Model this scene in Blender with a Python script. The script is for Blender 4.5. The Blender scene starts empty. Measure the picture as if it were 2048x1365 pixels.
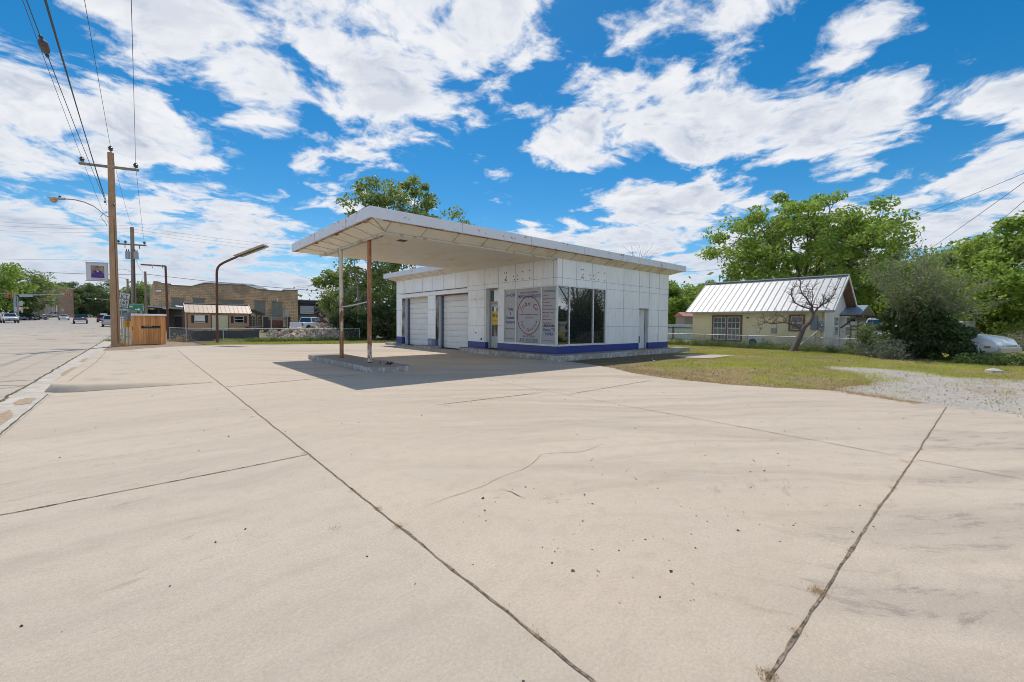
import bpy, math, random
import numpy as np
from mathutils import Vector, Matrix

SC = bpy.context.scene
COL = SC.collection
R = math.radians
rng = np.random.default_rng(7)

# ------------------------------------------------------------------ camera
YAW, PITCH, ROLL, FPX, EYE = 0.718616, 0.0370515, 0.00790954, 850.7, 1.5
FW = Vector((math.sin(YAW)*math.cos(PITCH), math.cos(YAW)*math.cos(PITCH), -math.sin(PITCH)))
r0 = Vector((math.cos(YAW), -math.sin(YAW), 0)); u0 = r0.cross(FW)
RT = r0*math.cos(ROLL) + u0*math.sin(ROLL); UP = u0*math.cos(ROLL) - r0*math.sin(ROLL)
FH = Vector((math.sin(YAW), math.cos(YAW), 0))
cam_d = bpy.data.cameras.new('camera'); cam = bpy.data.objects.new('camera', cam_d); COL.objects.link(cam)
M = Matrix.Identity(4)
for i in range(3):
    M[i][0], M[i][1], M[i][2] = RT[i], UP[i], -FW[i]
M[2][3] = EYE
cam.matrix_world = M
cam_d.sensor_width = 36; cam_d.lens = FPX/2048*36; cam_d.shift_y = -(682.5-677.44)/2048
cam_d.clip_start = 0.05; cam_d.clip_end = 4000
SC.camera = cam

# ------------------------------------------------------------------ sun and exposure
SUN = Vector((1.25, 2.21, 4.67)).normalized()
sun_d = bpy.data.lights.new('sun', 'SUN'); sun_d.energy = 3.1; sun_d.angle = R(0.5); sun_d.color = (1, .94, .85)
sun = bpy.data.objects.new('sun', sun_d); COL.objects.link(sun)
sun.rotation_euler = SUN.to_track_quat('Z', 'Y').to_euler()
sun.location = (0, 0, 60)
VS = SC.view_settings
SC.display_settings.display_device = 'sRGB'
VS.view_transform = 'Standard'; VS.look = 'None'; VS.exposure = 0.27; VS.gamma = 1; VS.use_curve_mapping = False
SC.cycles.max_bounces = 8; SC.cycles.diffuse_bounces = 5; SC.cycles.glossy_bounces = 3
SC.cycles.transparent_max_bounces = 8; SC.cycles.use_denoising = True
SC.cycles.sample_clamp_indirect = 4; SC.cycles.filter_width = 0.95
try: SC.cycles.denoising_prefilter = 'ACCURATE'
except Exception: pass

# ------------------------------------------------------------------ sky: Nishita sky with cumulus clouds
def ray(px, py):
    return FW + RT*((px-1024)/FPX) + UP*((677.44-py)/FPX)
def azel(px, py):
    d = ray(px, py).normalized()
    return math.atan2(d.x, d.y), math.asin(d.z)
W = bpy.data.worlds.new('World'); SC.world = W; W.use_nodes = True
nt = W.node_tree; nt.nodes.clear()
def N(t, **kw):
    n = nt.nodes.new(t)
    for k, v in kw.items(): setattr(n, k, v)
    return n
def mth(op, a, b=None, c=None, clamp=False):
    n = N('ShaderNodeMath', operation=op, use_clamp=clamp)
    for i, x in enumerate((a, b, c)):
        if x is None: continue
        if isinstance(x, (int, float)): n.inputs[i].default_value = x
        else: nt.links.new(x, n.inputs[i])
    return n.outputs[0]
def mrange(x, a, b, c=0, d=1, smooth=True):
    n = N('ShaderNodeMapRange', interpolation_type='SMOOTHSTEP' if smooth else 'LINEAR')
    nt.links.new(x, n.inputs[0])
    for i, v in enumerate((a, b, c, d)): n.inputs[i+1].default_value = v
    return n.outputs[0]
def mixc(f, a, b):
    n = N('ShaderNodeMix', data_type='RGBA')
    for s, x in ((n.inputs[0], f), (n.inputs[6], a), (n.inputs[7], b)):
        if isinstance(x, (int, float)): s.default_value = x
        elif isinstance(x, tuple): s.default_value = (*x, 1) if len(x) == 3 else x
        else: nt.links.new(x, s)
    return n.outputs[2]
sky = N('ShaderNodeTexSky', sky_type='NISHITA', sun_disc=False)
sky.sun_elevation = math.asin(SUN.z); sky.sun_rotation = math.atan2(SUN.x, SUN.y)
sky.air_density = 1.0; sky.dust_density = 0.3; sky.ozone_density = 3.0; sky.altitude = 700
tc = N('ShaderNodeTexCoord')
sep = N('ShaderNodeSeparateXYZ'); nt.links.new(tc.outputs['Generated'], sep.inputs[0])
az = mth('ARCTAN2', sep.outputs[0], sep.outputs[1])
el = mth('ARCSINE', sep.outputs[2])
comb = N('ShaderNodeCombineXYZ'); nt.links.new(az, comb.inputs[0]); nt.links.new(el, comb.inputs[1])
# cumulus banks: centre (azimuth, elevation) and half sizes, degrees; measured from the photograph
BANKS = []
def bank(x0, y0, x1, y1, w=1.0):
    a0, e0 = azel((x0+x1)/2, (y0+y1)/2)
    al, _ = azel(x0, (y0+y1)/2); ar, _ = azel(x1, (y0+y1)/2)
    _, et = azel((x0+x1)/2, y0); _, eb = azel((x0+x1)/2, y1)
    BANKS.append((a0, e0, abs(ar-al)/2, abs(et-eb)/2, w))
#CLOUDBANKS
for b in [
  (-700, 60, 260, 340), (-150, 130, 470, 345), (60, -220, 700, 150), (420, -260, 1130, 230), (560, -60, 960, 310), (380, 60, 640, 260),
  (-600, 340, 330, 560), (180, 370, 640, 545), (-100, 470, 720, 640), (430, 520, 1100, 650),
  (1080, 120, 1420, 330), (1040, 250, 1300, 345), (1290, 170, 1560, 350), (1500, 130, 1860, 350), (1610, 200, 1800, 340),
  (1150, 350, 1520, 470), (960, 440, 1460, 560), (1290, 430, 1850, 600), (1740, 290, 2300, 470), (1570, 360, 2100, 520),
  (1860, 110, 2400, 240), (1590, 95, 1770, 165, .6), (1680, 15, 1810, 85, .4), (1270, 10, 1370, 95, .2), (1380, 5, 1510, 85, .22), (965, 325, 1050, 372, .3), (620, 270, 740, 340, .38), (620, 385, 800, 445, .38),
  (-2600, -400, -900, 300), (2500, -300, 4200, 500), (-1500, 250, -500, 640), (2100, 450, 3500, 650)]:
    bank(*b)
cov = None
for (a0, e0, sa, se, w) in BANKS:
    s = N('ShaderNodeVectorMath', operation='SUBTRACT'); nt.links.new(comb.outputs[0], s.inputs[0]); s.inputs[1].default_value = (a0, e0, 0)
    m = N('ShaderNodeVectorMath', operation='MULTIPLY'); nt.links.new(s.outputs[0], m.inputs[0]); m.inputs[1].default_value = (1/sa, 1/se, 0)
    l = N('ShaderNodeVectorMath', operation='LENGTH'); nt.links.new(m.outputs[0], l.inputs[0])
    v = mth('MULTIPLY', mth('SUBTRACT', 1.0, l.outputs['Value']), 1.25*w)
    if cov is None: cov = v
    else:
        n = N('ShaderNodeMath', operation='SMOOTH_MAX'); nt.links.new(cov, n.inputs[0]); nt.links.new(v, n.inputs[1]); n.inputs[2].default_value = 0.12
        cov = n.outputs[0]
# the rest of the dome (unseen by the photo) gets scattered cloud from noise in the cloud plane
zc = mth('ADD', mth('MAXIMUM', sep.outputs[2], 0.0), 0.16)
pl = N('ShaderNodeCombineXYZ'); nt.links.new(mth('DIVIDE', sep.outputs[0], zc), pl.inputs[0]); nt.links.new(mth('DIVIDE', sep.outputs[1], zc), pl.inputs[1])
def noise(vec, scale, detail, rough, off=0.0, dist=0.0):
    n = N('ShaderNodeTexNoise', noise_dimensions='3D'); 
    mp = N('ShaderNodeVectorMath', operation='ADD'); nt.links.new(vec, mp.inputs[0]); mp.inputs[1].default_value = (off, off*.7, off*.3)
    nt.links.new(mp.outputs[0], n.inputs['Vector']); n.inputs['Scale'].default_value = scale; n.inputs['Detail'].default_value = detail
    n.inputs['Roughness'].default_value = rough; n.inputs['Distortion'].default_value = dist
    return n.outputs['Fac']
wv = N('ShaderNodeTexNoise'); nt.links.new(pl.outputs[0], wv.inputs['Vector']); wv.inputs['Scale'].default_value = 1.6; wv.inputs['Detail'].default_value = 4
wo_ = N('ShaderNodeVectorMath', operation='SUBTRACT'); nt.links.new(wv.outputs['Color'], wo_.inputs[0]); wo_.inputs[1].default_value = (.5, .5, .5)
ws_ = N('ShaderNodeVectorMath', operation='SCALE'); nt.links.new(wo_.outputs[0], ws_.inputs[0]); ws_.inputs['Scale'].default_value = .45
wp = N('ShaderNodeVectorMath', operation='ADD'); nt.links.new(pl.outputs[0], wp.inputs[0]); nt.links.new(ws_.outputs[0], wp.inputs[1]); PW = wp.outputs[0]
n1 = noise(PW, 2.3, 12, .62, 3.1)
n2 = noise(PW, 5.2, 10, .6, 9.7)
n3 = noise(pl.outputs[0], 1.1, 6, .55, 21.3)
wide = mrange(n3, .48, .60, -1.2, .4)
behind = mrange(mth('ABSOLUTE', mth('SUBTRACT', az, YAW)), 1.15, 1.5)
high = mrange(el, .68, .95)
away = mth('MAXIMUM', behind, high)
cov2 = mth('ADD', cov, mth('MULTIPLY', away, mth('MAXIMUM', mth('SUBTRACT', wide, cov), 0)))
dens = mth('ADD', mth('MINIMUM', cov2, .62), mth('ADD', mth('MULTIPLY', mth('SUBTRACT', n1, .525), 2.3), mth('MULTIPLY', mth('SUBTRACT', n2, .51), 3.4)))
alpha0 = mrange(dens, -.24, .44)
alpha = mth('MAXIMUM', alpha0, mth('MULTIPLY', mrange(el, .02, .15, 1, 0), mrange(n1, .36, .6, .5, .92)))
thick = mrange(dens, .10, .95)
# cloud tone: bright tops, blue-grey thicker bellies
n4 = noise(PW, 3.6, 9, .6, 40.0)
so_ = N('ShaderNodeVectorMath', operation='ADD'); nt.links.new(PW, so_.inputs[0]); so_.inputs[1].default_value = (.045, .08, 0)
n1b = noise(so_.outputs[0], 5.2, 5, .58, 9.7)
shad = mrange(mth('SUBTRACT', n1b, n2), -.09, .15)
belly = mth('MULTIPLY', thick, mth('ADD', mth('MULTIPLY', shad, .62), mth('MULTIPLY', mrange(n4, .38, .62), .5)), clamp=True)
cloud = mixc(belly, (.93, .945, .98), (.50, .575, .715))
hz = mrange(el, .02, .30, 1, 0)
cloud = mixc(mth('MULTIPLY', hz, .5), cloud, (.50, .60, .76))
hs = N('ShaderNodeHueSaturation'); nt.links.new(sky.outputs[0], hs.inputs['Color']); hs.inputs['Hue'].default_value = .492; hs.inputs['Saturation'].default_value = 1.42; hs.inputs['Value'].default_value = 1.2
bg1 = N('ShaderNodeBackground'); nt.links.new(hs.outputs[0], bg1.inputs[0]); bg1.inputs[1].default_value = 0.079
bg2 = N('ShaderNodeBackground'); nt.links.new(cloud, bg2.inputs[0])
# clouds out of view, behind and overhead, brightened as added fill for shaded faces
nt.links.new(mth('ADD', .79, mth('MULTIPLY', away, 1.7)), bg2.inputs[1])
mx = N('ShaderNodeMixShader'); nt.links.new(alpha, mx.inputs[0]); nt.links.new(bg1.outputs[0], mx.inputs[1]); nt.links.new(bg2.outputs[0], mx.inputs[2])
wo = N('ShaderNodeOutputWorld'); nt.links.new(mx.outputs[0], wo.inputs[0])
W.cycles.sampling_method = 'MANUAL'; W.cycles.sample_map_resolution = 512

# ------------------------------------------------------------------ placing helpers
def P(px, py, d):                      # the point of a sight line at horizontal depth d
    r = ray(px, py); return Vector((0, 0, EYE)) + r*(d/r.dot(FH))
def PZ(px, py, z=0.0):
    r = ray(px, py); return Vector((0, 0, EYE)) + r*((z-EYE)/r.z)
def PX(px, py, x):
    r = ray(px, py); return Vector((0, 0, EYE)) + r*(x/r.x)
def PY(px, py, y):
    r = ray(px, py); return Vector((0, 0, EYE)) + r*(y/r.y)
GY = [-500, 38, 55, 70, 91, 121, 145, 165, 210, 260, 320, 420, 900]
GZ = [0, 0, .06, .17, .36, .62, .95, 1.3, 2.0, 2.7, 3.3, 4.0, 4.0]
def gz(y): return float(np.interp(y, GY, GZ))

# ------------------------------------------------------------------ materials
def link(t, a, b): t.links.new(a, b)
class Mat:
    def __init__(s, name, rough=.6, metal=0, spec=.5):
        s.m = bpy.data.materials.new(name); s.m.use_nodes = True
        s.t = s.m.node_tree; s.t.nodes.clear()
        s.out = s.n('ShaderNodeOutputMaterial'); s.b = s.n('ShaderNodeBsdfPrincipled')
        s.t.links.new(s.b.outputs[0], s.out.inputs[0])
        s.b.inputs['Roughness'].default_value = rough; s.b.inputs['Metallic'].default_value = metal
        s.b.inputs['Specular IOR Level'].default_value = spec
        s.tc = s.n('ShaderNodeTexCoord'); s.co = s.tc.outputs['Object']
        s._h = None
    def n(s, t, **kw):
        n = s.t.nodes.new(t)
        for k, v in kw.items(): setattr(n, k, v)
        return n
    def L(s, a, b): s.t.links.new(a, b)
    def put(s, sock, x):
        if isinstance(x, (int, float)): sock.default_value = x
        elif isinstance(x, tuple): sock.default_value = (*x, 1) if len(x) == 3 and len(sock.default_value) == 4 else x
        else: s.L(x, sock)
    def math(s, op, a, b=None, clamp=False):
        n = s.n('ShaderNodeMath', operation=op, use_clamp=clamp); s.put(n.inputs[0], a)
        if b is not None: s.put(n.inputs[1], b)
        return n.outputs[0]
    def mapr(s, x, a, b, c=0., d=1.):
        n = s.n('ShaderNodeMapRange'); s.put(n.inputs[0], x)
        for i, v in enumerate((a, b, c, d)): n.inputs[i+1].default_value = v
        return n.outputs[0]
    def vec(s, scale=(1, 1, 1), off=(0, 0, 0), rot=(0, 0, 0)):
        n = s.n('ShaderNodeMapping'); s.L(s.co, n.inputs[0]); n.inputs['Scale'].default_value = scale; n.inputs['Location'].default_value = off; n.inputs['Rotation'].default_value = rot
        return n.outputs[0]
    def noise(s, scale, detail=4, rough=.55, stretch=(1, 1, 1), off=(0, 0, 0), rot=(0, 0, 0), dist=0):
        n = s.n('ShaderNodeTexNoise'); s.L(s.vec(stretch, off, rot), n.inputs['Vector'])
        n.inputs['Scale'].default_value = scale; n.inputs['Detail'].default_value = detail; n.inputs['Roughness'].default_value = rough; n.inputs['Distortion'].default_value = dist
        return n.outputs['Fac']
    def streak(s, ang, su, sv, off=0.0, detail=6, rough=.64):
        x, y, z = s.xyz(); c, sn = math.cos(ang), math.sin(ang); w = s.math('MULTIPLY', s.math('SUBTRACT', s.noise(.35, 3, .5, off=(off, 1, 2)), .5), 1.6)
        u = s.math('ADD', s.math('MULTIPLY', x, c), s.math('MULTIPLY', y, sn)); v = s.math('ADD', s.math('ADD', s.math('MULTIPLY', x, -sn), s.math('MULTIPLY', y, c)), w)
        cv = s.n('ShaderNodeCombineXYZ'); s.put(cv.inputs[0], s.math('MULTIPLY', u, su)); s.put(cv.inputs[1], s.math('ADD', s.math('MULTIPLY', v, sv), off)); cv.inputs[2].default_value = off
        n = s.n('ShaderNodeTexNoise'); s.L(cv.outputs[0], n.inputs['Vector']); n.inputs['Scale'].default_value = 1; n.inputs['Detail'].default_value = detail; n.inputs['Roughness'].default_value = rough
        return n.outputs['Fac']
    def mix(s, f, a, b, mode='MIX'):
        n = s.n('ShaderNodeMix', data_type='RGBA', blend_type=mode); s.put(n.inputs[0], f); s.put(n.inputs[6], a); s.put(n.inputs[7], b)
        return n.outputs[2]
    def xyz(s):
        n = s.n('ShaderNodeSeparateXYZ'); s.L(s.co, n.inputs[0]); return n.outputs
    def col(s, c): s.put(s.b.inputs['Base Color'], c)
    def bump(s, h, strength=.3, dist=.01):
        n = s.n('ShaderNodeBump'); s.put(n.inputs['Height'], h); n.inputs['Strength'].default_value = strength; n.inputs['Distance'].default_value = dist
        if s._h is not None: s.L(s._h, n.inputs['Normal'])
        s._h = n.outputs[0]; s.L(s._h, s.b.inputs['Normal'])
MATS = {}
def plain(name, c, rough=.6, metal=0, var=.12, scale=6, spec=.5, bump=0):
    if name in MATS: return MATS[name]
    m = Mat(name, rough, metal, spec)
    k = m.noise(scale, 5, .6)
    lo = tuple(x*(1-var) for x in c); hi = tuple(min(1, x*(1+var)) for x in c)
    m.col(m.mix(m.mapr(k, .3, .7), lo, hi))
    if bump: m.bump(k, bump, .01)
    MATS[name] = m.m
    return m.m
def worn(name, c, rust=(.16, .055, .025), amount=.5, scale=9, rough=.5, metal=0, stretch=(1, 1, .35), c2=None):
    """painted metal with rust or dirt patches of their own shape"""
    if name in MATS: return MATS[name]
    m = Mat(name, rough, metal)
    k = m.noise(scale, 8, .68, stretch); g = m.noise(scale*.25, 3, .5, stretch, (3, 5, 1))
    f = m.mapr(m.math('ADD', k, m.math('MULTIPLY', m.math('SUBTRACT', g, .5), .5)), 1-amount-.03, 1-amount+.05)
    base = m.mix(m.mapr(m.noise(3, 4), .3, .7), tuple(x*.92 for x in c), c)
    if c2: base = m.mix(m.mapr(m.noise(scale*.6, 5, .6, stretch, (9, 2, 4)), .5, .6), base, c2)
    rr = m.mix(m.noise(scale*3, 4), rust, tuple(x*1.9 for x in rust))
    m.col(m.mix(f, base, rr)); m.put(m.b.inputs['Roughness'], m.mapr(f, 0, 1, rough, .9)); m.bump(f, .25, .004)
    MATS[name] = m.m
    return m.m

# ------------------------------------------------------------------ mesh builder and scene tree
ORG = {}
class MB:
    def __init__(s): s.v = []; s.f = []; s.mi = []; s.k = 0; s.cut = []
    def add(s, vs, fs):
        o = len(s.v); s.cut.append((o, len(s.f))); s.v += [tuple(p) for p in vs]; s.f += [tuple(i+o for i in q) for q in fs]; s.mi += [s.k]*len(fs); return s
    def each(s, name, mats, parent=None, **kw):
        for (v0, f0), (v1, f1) in zip(s.cut, s.cut[1:]+[(len(s.v), len(s.f))]):
            q = MB(); q.v = s.v[v0:v1]; q.f = [tuple(i-v0 for i in f) for f in s.f[f0:f1]]; q.mi = s.mi[f0:f1]; o = q.build(name, mats, parent, **kw)
        return o
    def mat(s, k): s.k = k; return s
    def box(s, x0, x1, y0, y1, z0, z1):
        x0, x1 = sorted((x0, x1)); y0, y1 = sorted((y0, y1)); z0, z1 = sorted((z0, z1))
        return s.add([(x0,y0,z0),(x1,y0,z0),(x1,y1,z0),(x0,y1,z0),(x0,y0,z1),(x1,y0,z1),(x1,y1,z1),(x0,y1,z1)],
                     [(0,3,2,1),(4,5,6,7),(0,1,5,4),(1,2,6,5),(2,3,7,6),(3,0,4,7)])
    def obox(s, c, ax, ay, az, hx, hy, hz):
        c, ax, ay, az = map(Vector, (c, ax, ay, az)); vs = []
        for sz in (-1, 1):
            for sx, sy in ((-1,-1),(1,-1),(1,1),(-1,1)): vs.append(c+ax*hx*sx+ay*hy*sy+az*hz*sz)
        return s.add(vs, [(0,3,2,1),(4,5,6,7),(0,1,5,4),(1,2,6,5),(2,3,7,6),(3,0,4,7)])
    def beam(s, p, q, w, h, up=(0,0,1)):
        p, q = Vector(p), Vector(q); d = (q-p); l = d.length; d.normalize(); up = Vector(up)
        sd = d.cross(up)
        if sd.length < 1e-4: sd = d.cross(Vector((1, 0, 0)))
        sd.normalize(); u = sd.cross(d)
        return s.obox((p+q)/2, d, sd, u, l/2, w/2, h/2)
    def tube(s, pts, r, n=8, caps=True):
        pts = [Vector(p) for p in pts]; m = len(pts)
        rs = list(r) if hasattr(r, '__len__') else [r]*m
        vs, fs = [], []; prev = None
        for i, p in enumerate(pts):
            d = (pts[min(i+1, m-1)]-pts[max(i-1, 0)]).normalized()
            a = prev if prev is not None else (Vector((0,0,1)) if abs(d.z) < .9 else Vector((1,0,0)))
            a = (a - d*a.dot(d))
            if a.length < 1e-5: a = d.orthogonal()
            a.normalize(); prev = a; b = d.cross(a)
            for j in range(n):
                t = 2*math.pi*j/n; vs.append(p+(a*math.cos(t)+b*math.sin(t))*rs[i])
        for i in range(m-1):
            for j in range(n):
                k = (j+1) % n; fs.append((i*n+j, i*n+k, (i+1)*n+k, (i+1)*n+j))
        if caps: fs.append(tuple(range(n-1, -1, -1))); fs.append(tuple((m-1)*n+j for j in range(n)))
        return s.add(vs, fs)
    def prism(s, poly, vec):
        """polygon of 3-D points swept along vec"""
        poly = [Vector(p) for p in poly]; vec = Vector(vec); n = len(poly)
        vs = poly + [p+vec for p in poly]
        fs = [tuple(range(n-1, -1, -1)), tuple(range(n, 2*n))] + [(i, (i+1) % n, n+(i+1) % n, n+i) for i in range(n)]
        return s.add(vs, fs)
    def sheet(s, poly, z):
        return s.add([(x, y, z) for x, y in poly], [tuple(range(len(poly)))])
    def lathe(s, c, prof, n=12, ax=(0,0,1)):
        ax = Vector(ax).normalized(); a = ax.orthogonal().normalized(); b = ax.cross(a); c = Vector(c); vs, fs = [], []
        for (r, h) in prof:
            for j in range(n):
                t = 2*math.pi*j/n; vs.append(c+ax*h+(a*math.cos(t)+b*math.sin(t))*r)
        m = len(prof)
        for i in range(m-1):
            for j in range(n):
                k = (j+1) % n; fs.append((i*n+j, i*n+k, (i+1)*n+k, (i+1)*n+j))
        fs.append(tuple(range(n-1, -1, -1))); fs.append(tuple((m-1)*n+j for j in range(n)))
        return s.add(vs, fs)
    def build(s, name, mats, parent=None, smooth=False, bevel=0, local=False):
        me = bpy.data.meshes.new(name); o = bpy.data.objects.new(name, me); COL.objects.link(o)
        off = Vector((0, 0, 0))
        if parent is not None:
            o.parent = parent; off = ORG[parent.name]
        if not local and off.length: vs = [(p[0]-off.x, p[1]-off.y, p[2]-off.z) for p in s.v]
        else: vs = s.v
        me.from_pydata(vs, [], s.f)
        ms = mats if isinstance(mats, (list, tuple)) else [mats]
        for m in ms: me.materials.append(m)
        if len(ms) > 1: me.polygons.foreach_set('material_index', s.mi)
        if smooth:
            me.polygons.foreach_set('use_smooth', [True]*len(me.polygons))
            try: me.set_sharp_from_angle(angle=R(40))
            except Exception: pass
        me.update()
        if bevel:
            b = o.modifiers.new('bevel', 'BEVEL'); b.width = bevel; b.segments = 2; b.limit_method = 'ANGLE'
        ORG[o.name] = off.copy() if parent is not None else Vector((0, 0, 0))
        return o
def tag(o, label=None, cat=None, group=None, kind=None):
    if label: o['label'] = label
    if cat: o['category'] = cat
    if group: o['group'] = group
    if kind: o['kind'] = kind
    return o
def thing(name, label, cat, loc, group=None, rz=0):
    o = bpy.data.objects.new(name, None); COL.objects.link(o); o.location = loc; o.rotation_euler = (0, 0, rz)
    o.empty_display_size = .3
    ORG[o.name] = Vector(loc)
    return tag(o, label, cat, group)
def struct(name, mb, mats, **kw):
    return tag(mb.build(name, mats, **kw), kind='structure')
def text(mb, s, o, ux, uy, size, align='CENTER', width=None, lift=.004, shear=0, bold=0):
    """lettering as mesh: baseline origin o, ux along the line, uy up"""
    c = bpy.data.curves.new('t', 'FONT'); c.body = s; c.size = size; c.align_x = align; c.resolution_u = 2; c.shear = shear; c.offset = bold
    ob = bpy.data.objects.new('t', c); me = bpy.data.meshes.new_from_object(ob)
    vs = [v.co.copy() for v in me.vertices]; fs = [tuple(p.vertices) for p in me.polygons]
    bpy.data.objects.remove(ob); bpy.data.curves.remove(c); bpy.data.meshes.remove(me)
    ux, uy, o = Vector(ux).normalized(), Vector(uy).normalized(), Vector(o); nrm = ux.cross(uy)
    if not vs: return mb
    k = 1.0
    if width: k = width/max(1e-6, max(v.x for v in vs)-min(v.x for v in vs))
    return mb.add([o+ux*v.x*k+uy*v.y+nrm*lift for v in vs], fs)
# ================================================================== ground, road, lot
def concrete_lot():
    m = Mat('lot_concrete', .85, 0, .25)
    big = m.noise(.25, 5, .6); med = m.noise(1.4, 6, .65, off=(3, 1, 0)); fine = m.noise(55, 5, .75); gr = m.noise(170, 3, .7)
    c = m.mix(m.mapr(big, .3, .7), (.49, .40, .305), (.57, .472, .37))
    c = m.mix(m.mapr(med, .35, .7, 0, .55), c, (.51, .435, .35))
    x, y, z = m.xyz()
    # grey cast of the slab left of the long joint
    c = m.mix(m.math('MULTIPLY', m.mapr(x, 1.3, 1.5, .35, 0), m.mapr(y, 8, 4)), c, (.45, .40, .325))
    # tyre sweeps: long streaks along the drive from the street to the side yard
    rt_ = m.mapr(x, 1.6, 4.0); w1 = m.streak(R(-38), .10, 1.7, 3.3); w2 = m.streak(R(-30), .14, 3.6, 8.1); w3 = m.streak(R(4), .12, 1.9, 5.7); w4 = m.streak(R(-44), .08, .8, 12.4)
    c = m.mix(m.math('MULTIPLY', m.mapr(w1, .47, .68, 0, .62), rt_), c, (.325, .26, .205)); c = m.mix(m.math('MULTIPLY', m.mapr(w2, .50, .70, 0, .52), rt_), c, (.33, .27, .22))
    c = m.mix(m.math('MULTIPLY', m.mapr(w3, .46, .68, 0, .55), m.mapr(x, 3.2, .8)), c, (.36, .295, .235)); c = m.mix(m.mapr(w4, .54, .72, 0, .40), c, (.39, .325, .265)); c = m.mix(m.mapr(w4, .46, .30, 0, .35), c, (.60, .51, .41))
    # scuffed, pitted tyre marks right of the near joint
    pit = m.streak(R(-36), 2.2, 9.0, 2.2, 7, .78); band = m.streak(R(-36), .05, 1.1, 21.0, 3); near = m.math('MULTIPLY', m.mapr(x, 1.8, 2.6), m.mapr(y, 1.2, .3))
    c = m.mix(m.math('MULTIPLY', m.math('MULTIPLY', m.mapr(pit, .54, .62, 0, .8), m.mapr(band, .46, .56)), near), c, (.15, .13, .115)); c = m.mix(m.math('MULTIPLY', m.mapr(band, .45, .6, 0, .5), near), c, (.31, .26, .215))
    pit2 = m.streak(R(8), 2.0, 6.0, 6.6, 7, .78); zone = m.mapr(m.noise(.5, 3, .5, off=(7, 3, 0)), .54, .62)
    c = m.mix(m.math('MULTIPLY', m.mapr(pit2, .58, .66, 0, .45), zone), c, (.24, .175, .125))
    # rust-brown stains, pale scratches
    st = m.noise(1.1, 7, .7, (1, 1.8, 1), (11, 4, 0)); st2 = m.noise(.4, 2, .5, off=(6, 6, 0))
    c = m.mix(m.math('MULTIPLY', m.mapr(st, .62, .72, 0, .5), m.mapr(st2, .5, .62)), c, (.33, .215, .13))
    sp = m.noise(26, 3, .8, off=(1, 9, 0)); sp2 = m.noise(3, 3, .6, off=(9, 9, 0))
    c = m.mix(m.math('MULTIPLY', m.mapr(sp, .70, .74, 0, .75), m.mapr(sp2, .5, .62)), c, (.10, .09, .085))
    mot = m.noise(6, 6, .7, off=(2, 5, 0)); c = m.mix(m.mapr(mot, .48, .70, 0, .5), c, (.40, .325, .25))
    c = m.mix(m.mapr(fine, .45, .70, 0, .55), c, (.33, .275, .215)); c = m.mix(m.mapr(fine, .45, .25, 0, .42), c, (.66, .58, .48))
    c = m.mix(m.mapr(gr, .55, .70, 0, .7), c, (.24, .20, .165))
    c = m.mix(m.mapr(gr, .42, .28, 0, .4), c, (.70, .63, .54))
    m.col(c); m.bump(fine, .18, .004); m.bump(gr, .25, .0025)
    return m.m
M_LOT = concrete_lot()
def road_mat():
    m = Mat('road_surface', .9, 0, .25)
    big = m.noise(.12, 4, .6, (1, .35, 1)); fine = m.noise(60, 3, .7); patch = m.noise(.5, 6, .65, (1, .3, 1), (4, 0, 0))
    x, y, z = m.xyz()
    c = m.mix(m.mapr(big, .35, .65), (.43, .36, .285), (.49, .42, .34))
    far = m.mapr(y, 45, 95)
    c = m.mix(m.math('MULTIPLY', far, .6), c, (.30, .29, .28))
    c = m.mix(m.mapr(patch, .57, .66, 0, .7), c, (.19, .19, .19))
    tar = m.n('ShaderNodeTexVoronoi', feature='DISTANCE_TO_EDGE'); m.L(m.vec((.16, .55, 1)), tar.inputs['Vector']); tar.inputs['Scale'].default_value = 1
    c = m.mix(m.mapr(m.math('ADD', tar.outputs[0], m.math('MULTIPLY', m.noise(2.5, 4), .02)), .012, .03, .75, 0), c, (.09, .085, .08))
    c = m.mix(m.mapr(fine, .35, .75, 0, .35), c, (.25, .22, .19))
    m.col(c); m.bump(fine, .3, .006)
    return m.m
M_ROAD = road_mat()
M_GUT = plain('gutter_concrete', (.45, .40, .34), .9, var=.22, scale=3, bump=.2)
def kerb_mat():
    m = Mat('kerb_concrete', .9, 0, .25)
    k = m.noise(4, 7, .7); s = m.noise(1.2, 5, .6, (1, 1, 3), (4, 1, 1)); f = m.noise(60, 3, .7)
    c = m.mix(m.mapr(k, .3, .7), (.45, .37, .285), (.53, .445, .35))
    c = m.mix(m.mapr(s, .54, .70, 0, .5), c, (.29, .25, .205))
    c = m.mix(m.mapr(f, .4, .75, 0, .4), c, (.34, .29, .235)); m.col(c); m.bump(k, .3, .01)
    return m.m
M_KERB = kerb_mat()
def pad_mat():
    m = Mat('pad_concrete', .9, 0, .25)
    k = m.noise(5, 7, .7); g = m.noise(7, 6, .75, (1, 1, .8), (2, 2, 2)); f = m.noise(60, 3, .7); big = m.noise(.6, 3, .5)
    c = m.mix(m.mapr(k, .3, .7), (.24, .205, .17), (.33, .285, .24))
    nz = m.n('ShaderNodeNewGeometry'); se = m.n('ShaderNodeSeparateXYZ'); m.L(nz.outputs['Normal'], se.inputs[0])
    side = m.mapr(m.math('ABSOLUTE', se.outputs[2]), .3, .7, 1, 0)
    paint = m.math('MULTIPLY', side, m.mapr(m.math('ADD', g, m.math('MULTIPLY', big, .35)), .66, .76))
    c = m.mix(m.math('MULTIPLY', side, .4), c, (.36, .35, .33))
    c = m.mix(m.math('MULTIPLY', paint, .8), c, (.56, .57, .58))
    c = m.mix(m.mapr(f, .4, .75, 0, .4), c, (.19, .165, .14)); m.col(c); m.bump(k, .4, .012)
    return m.m
M_PAD = pad_mat()
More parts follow.
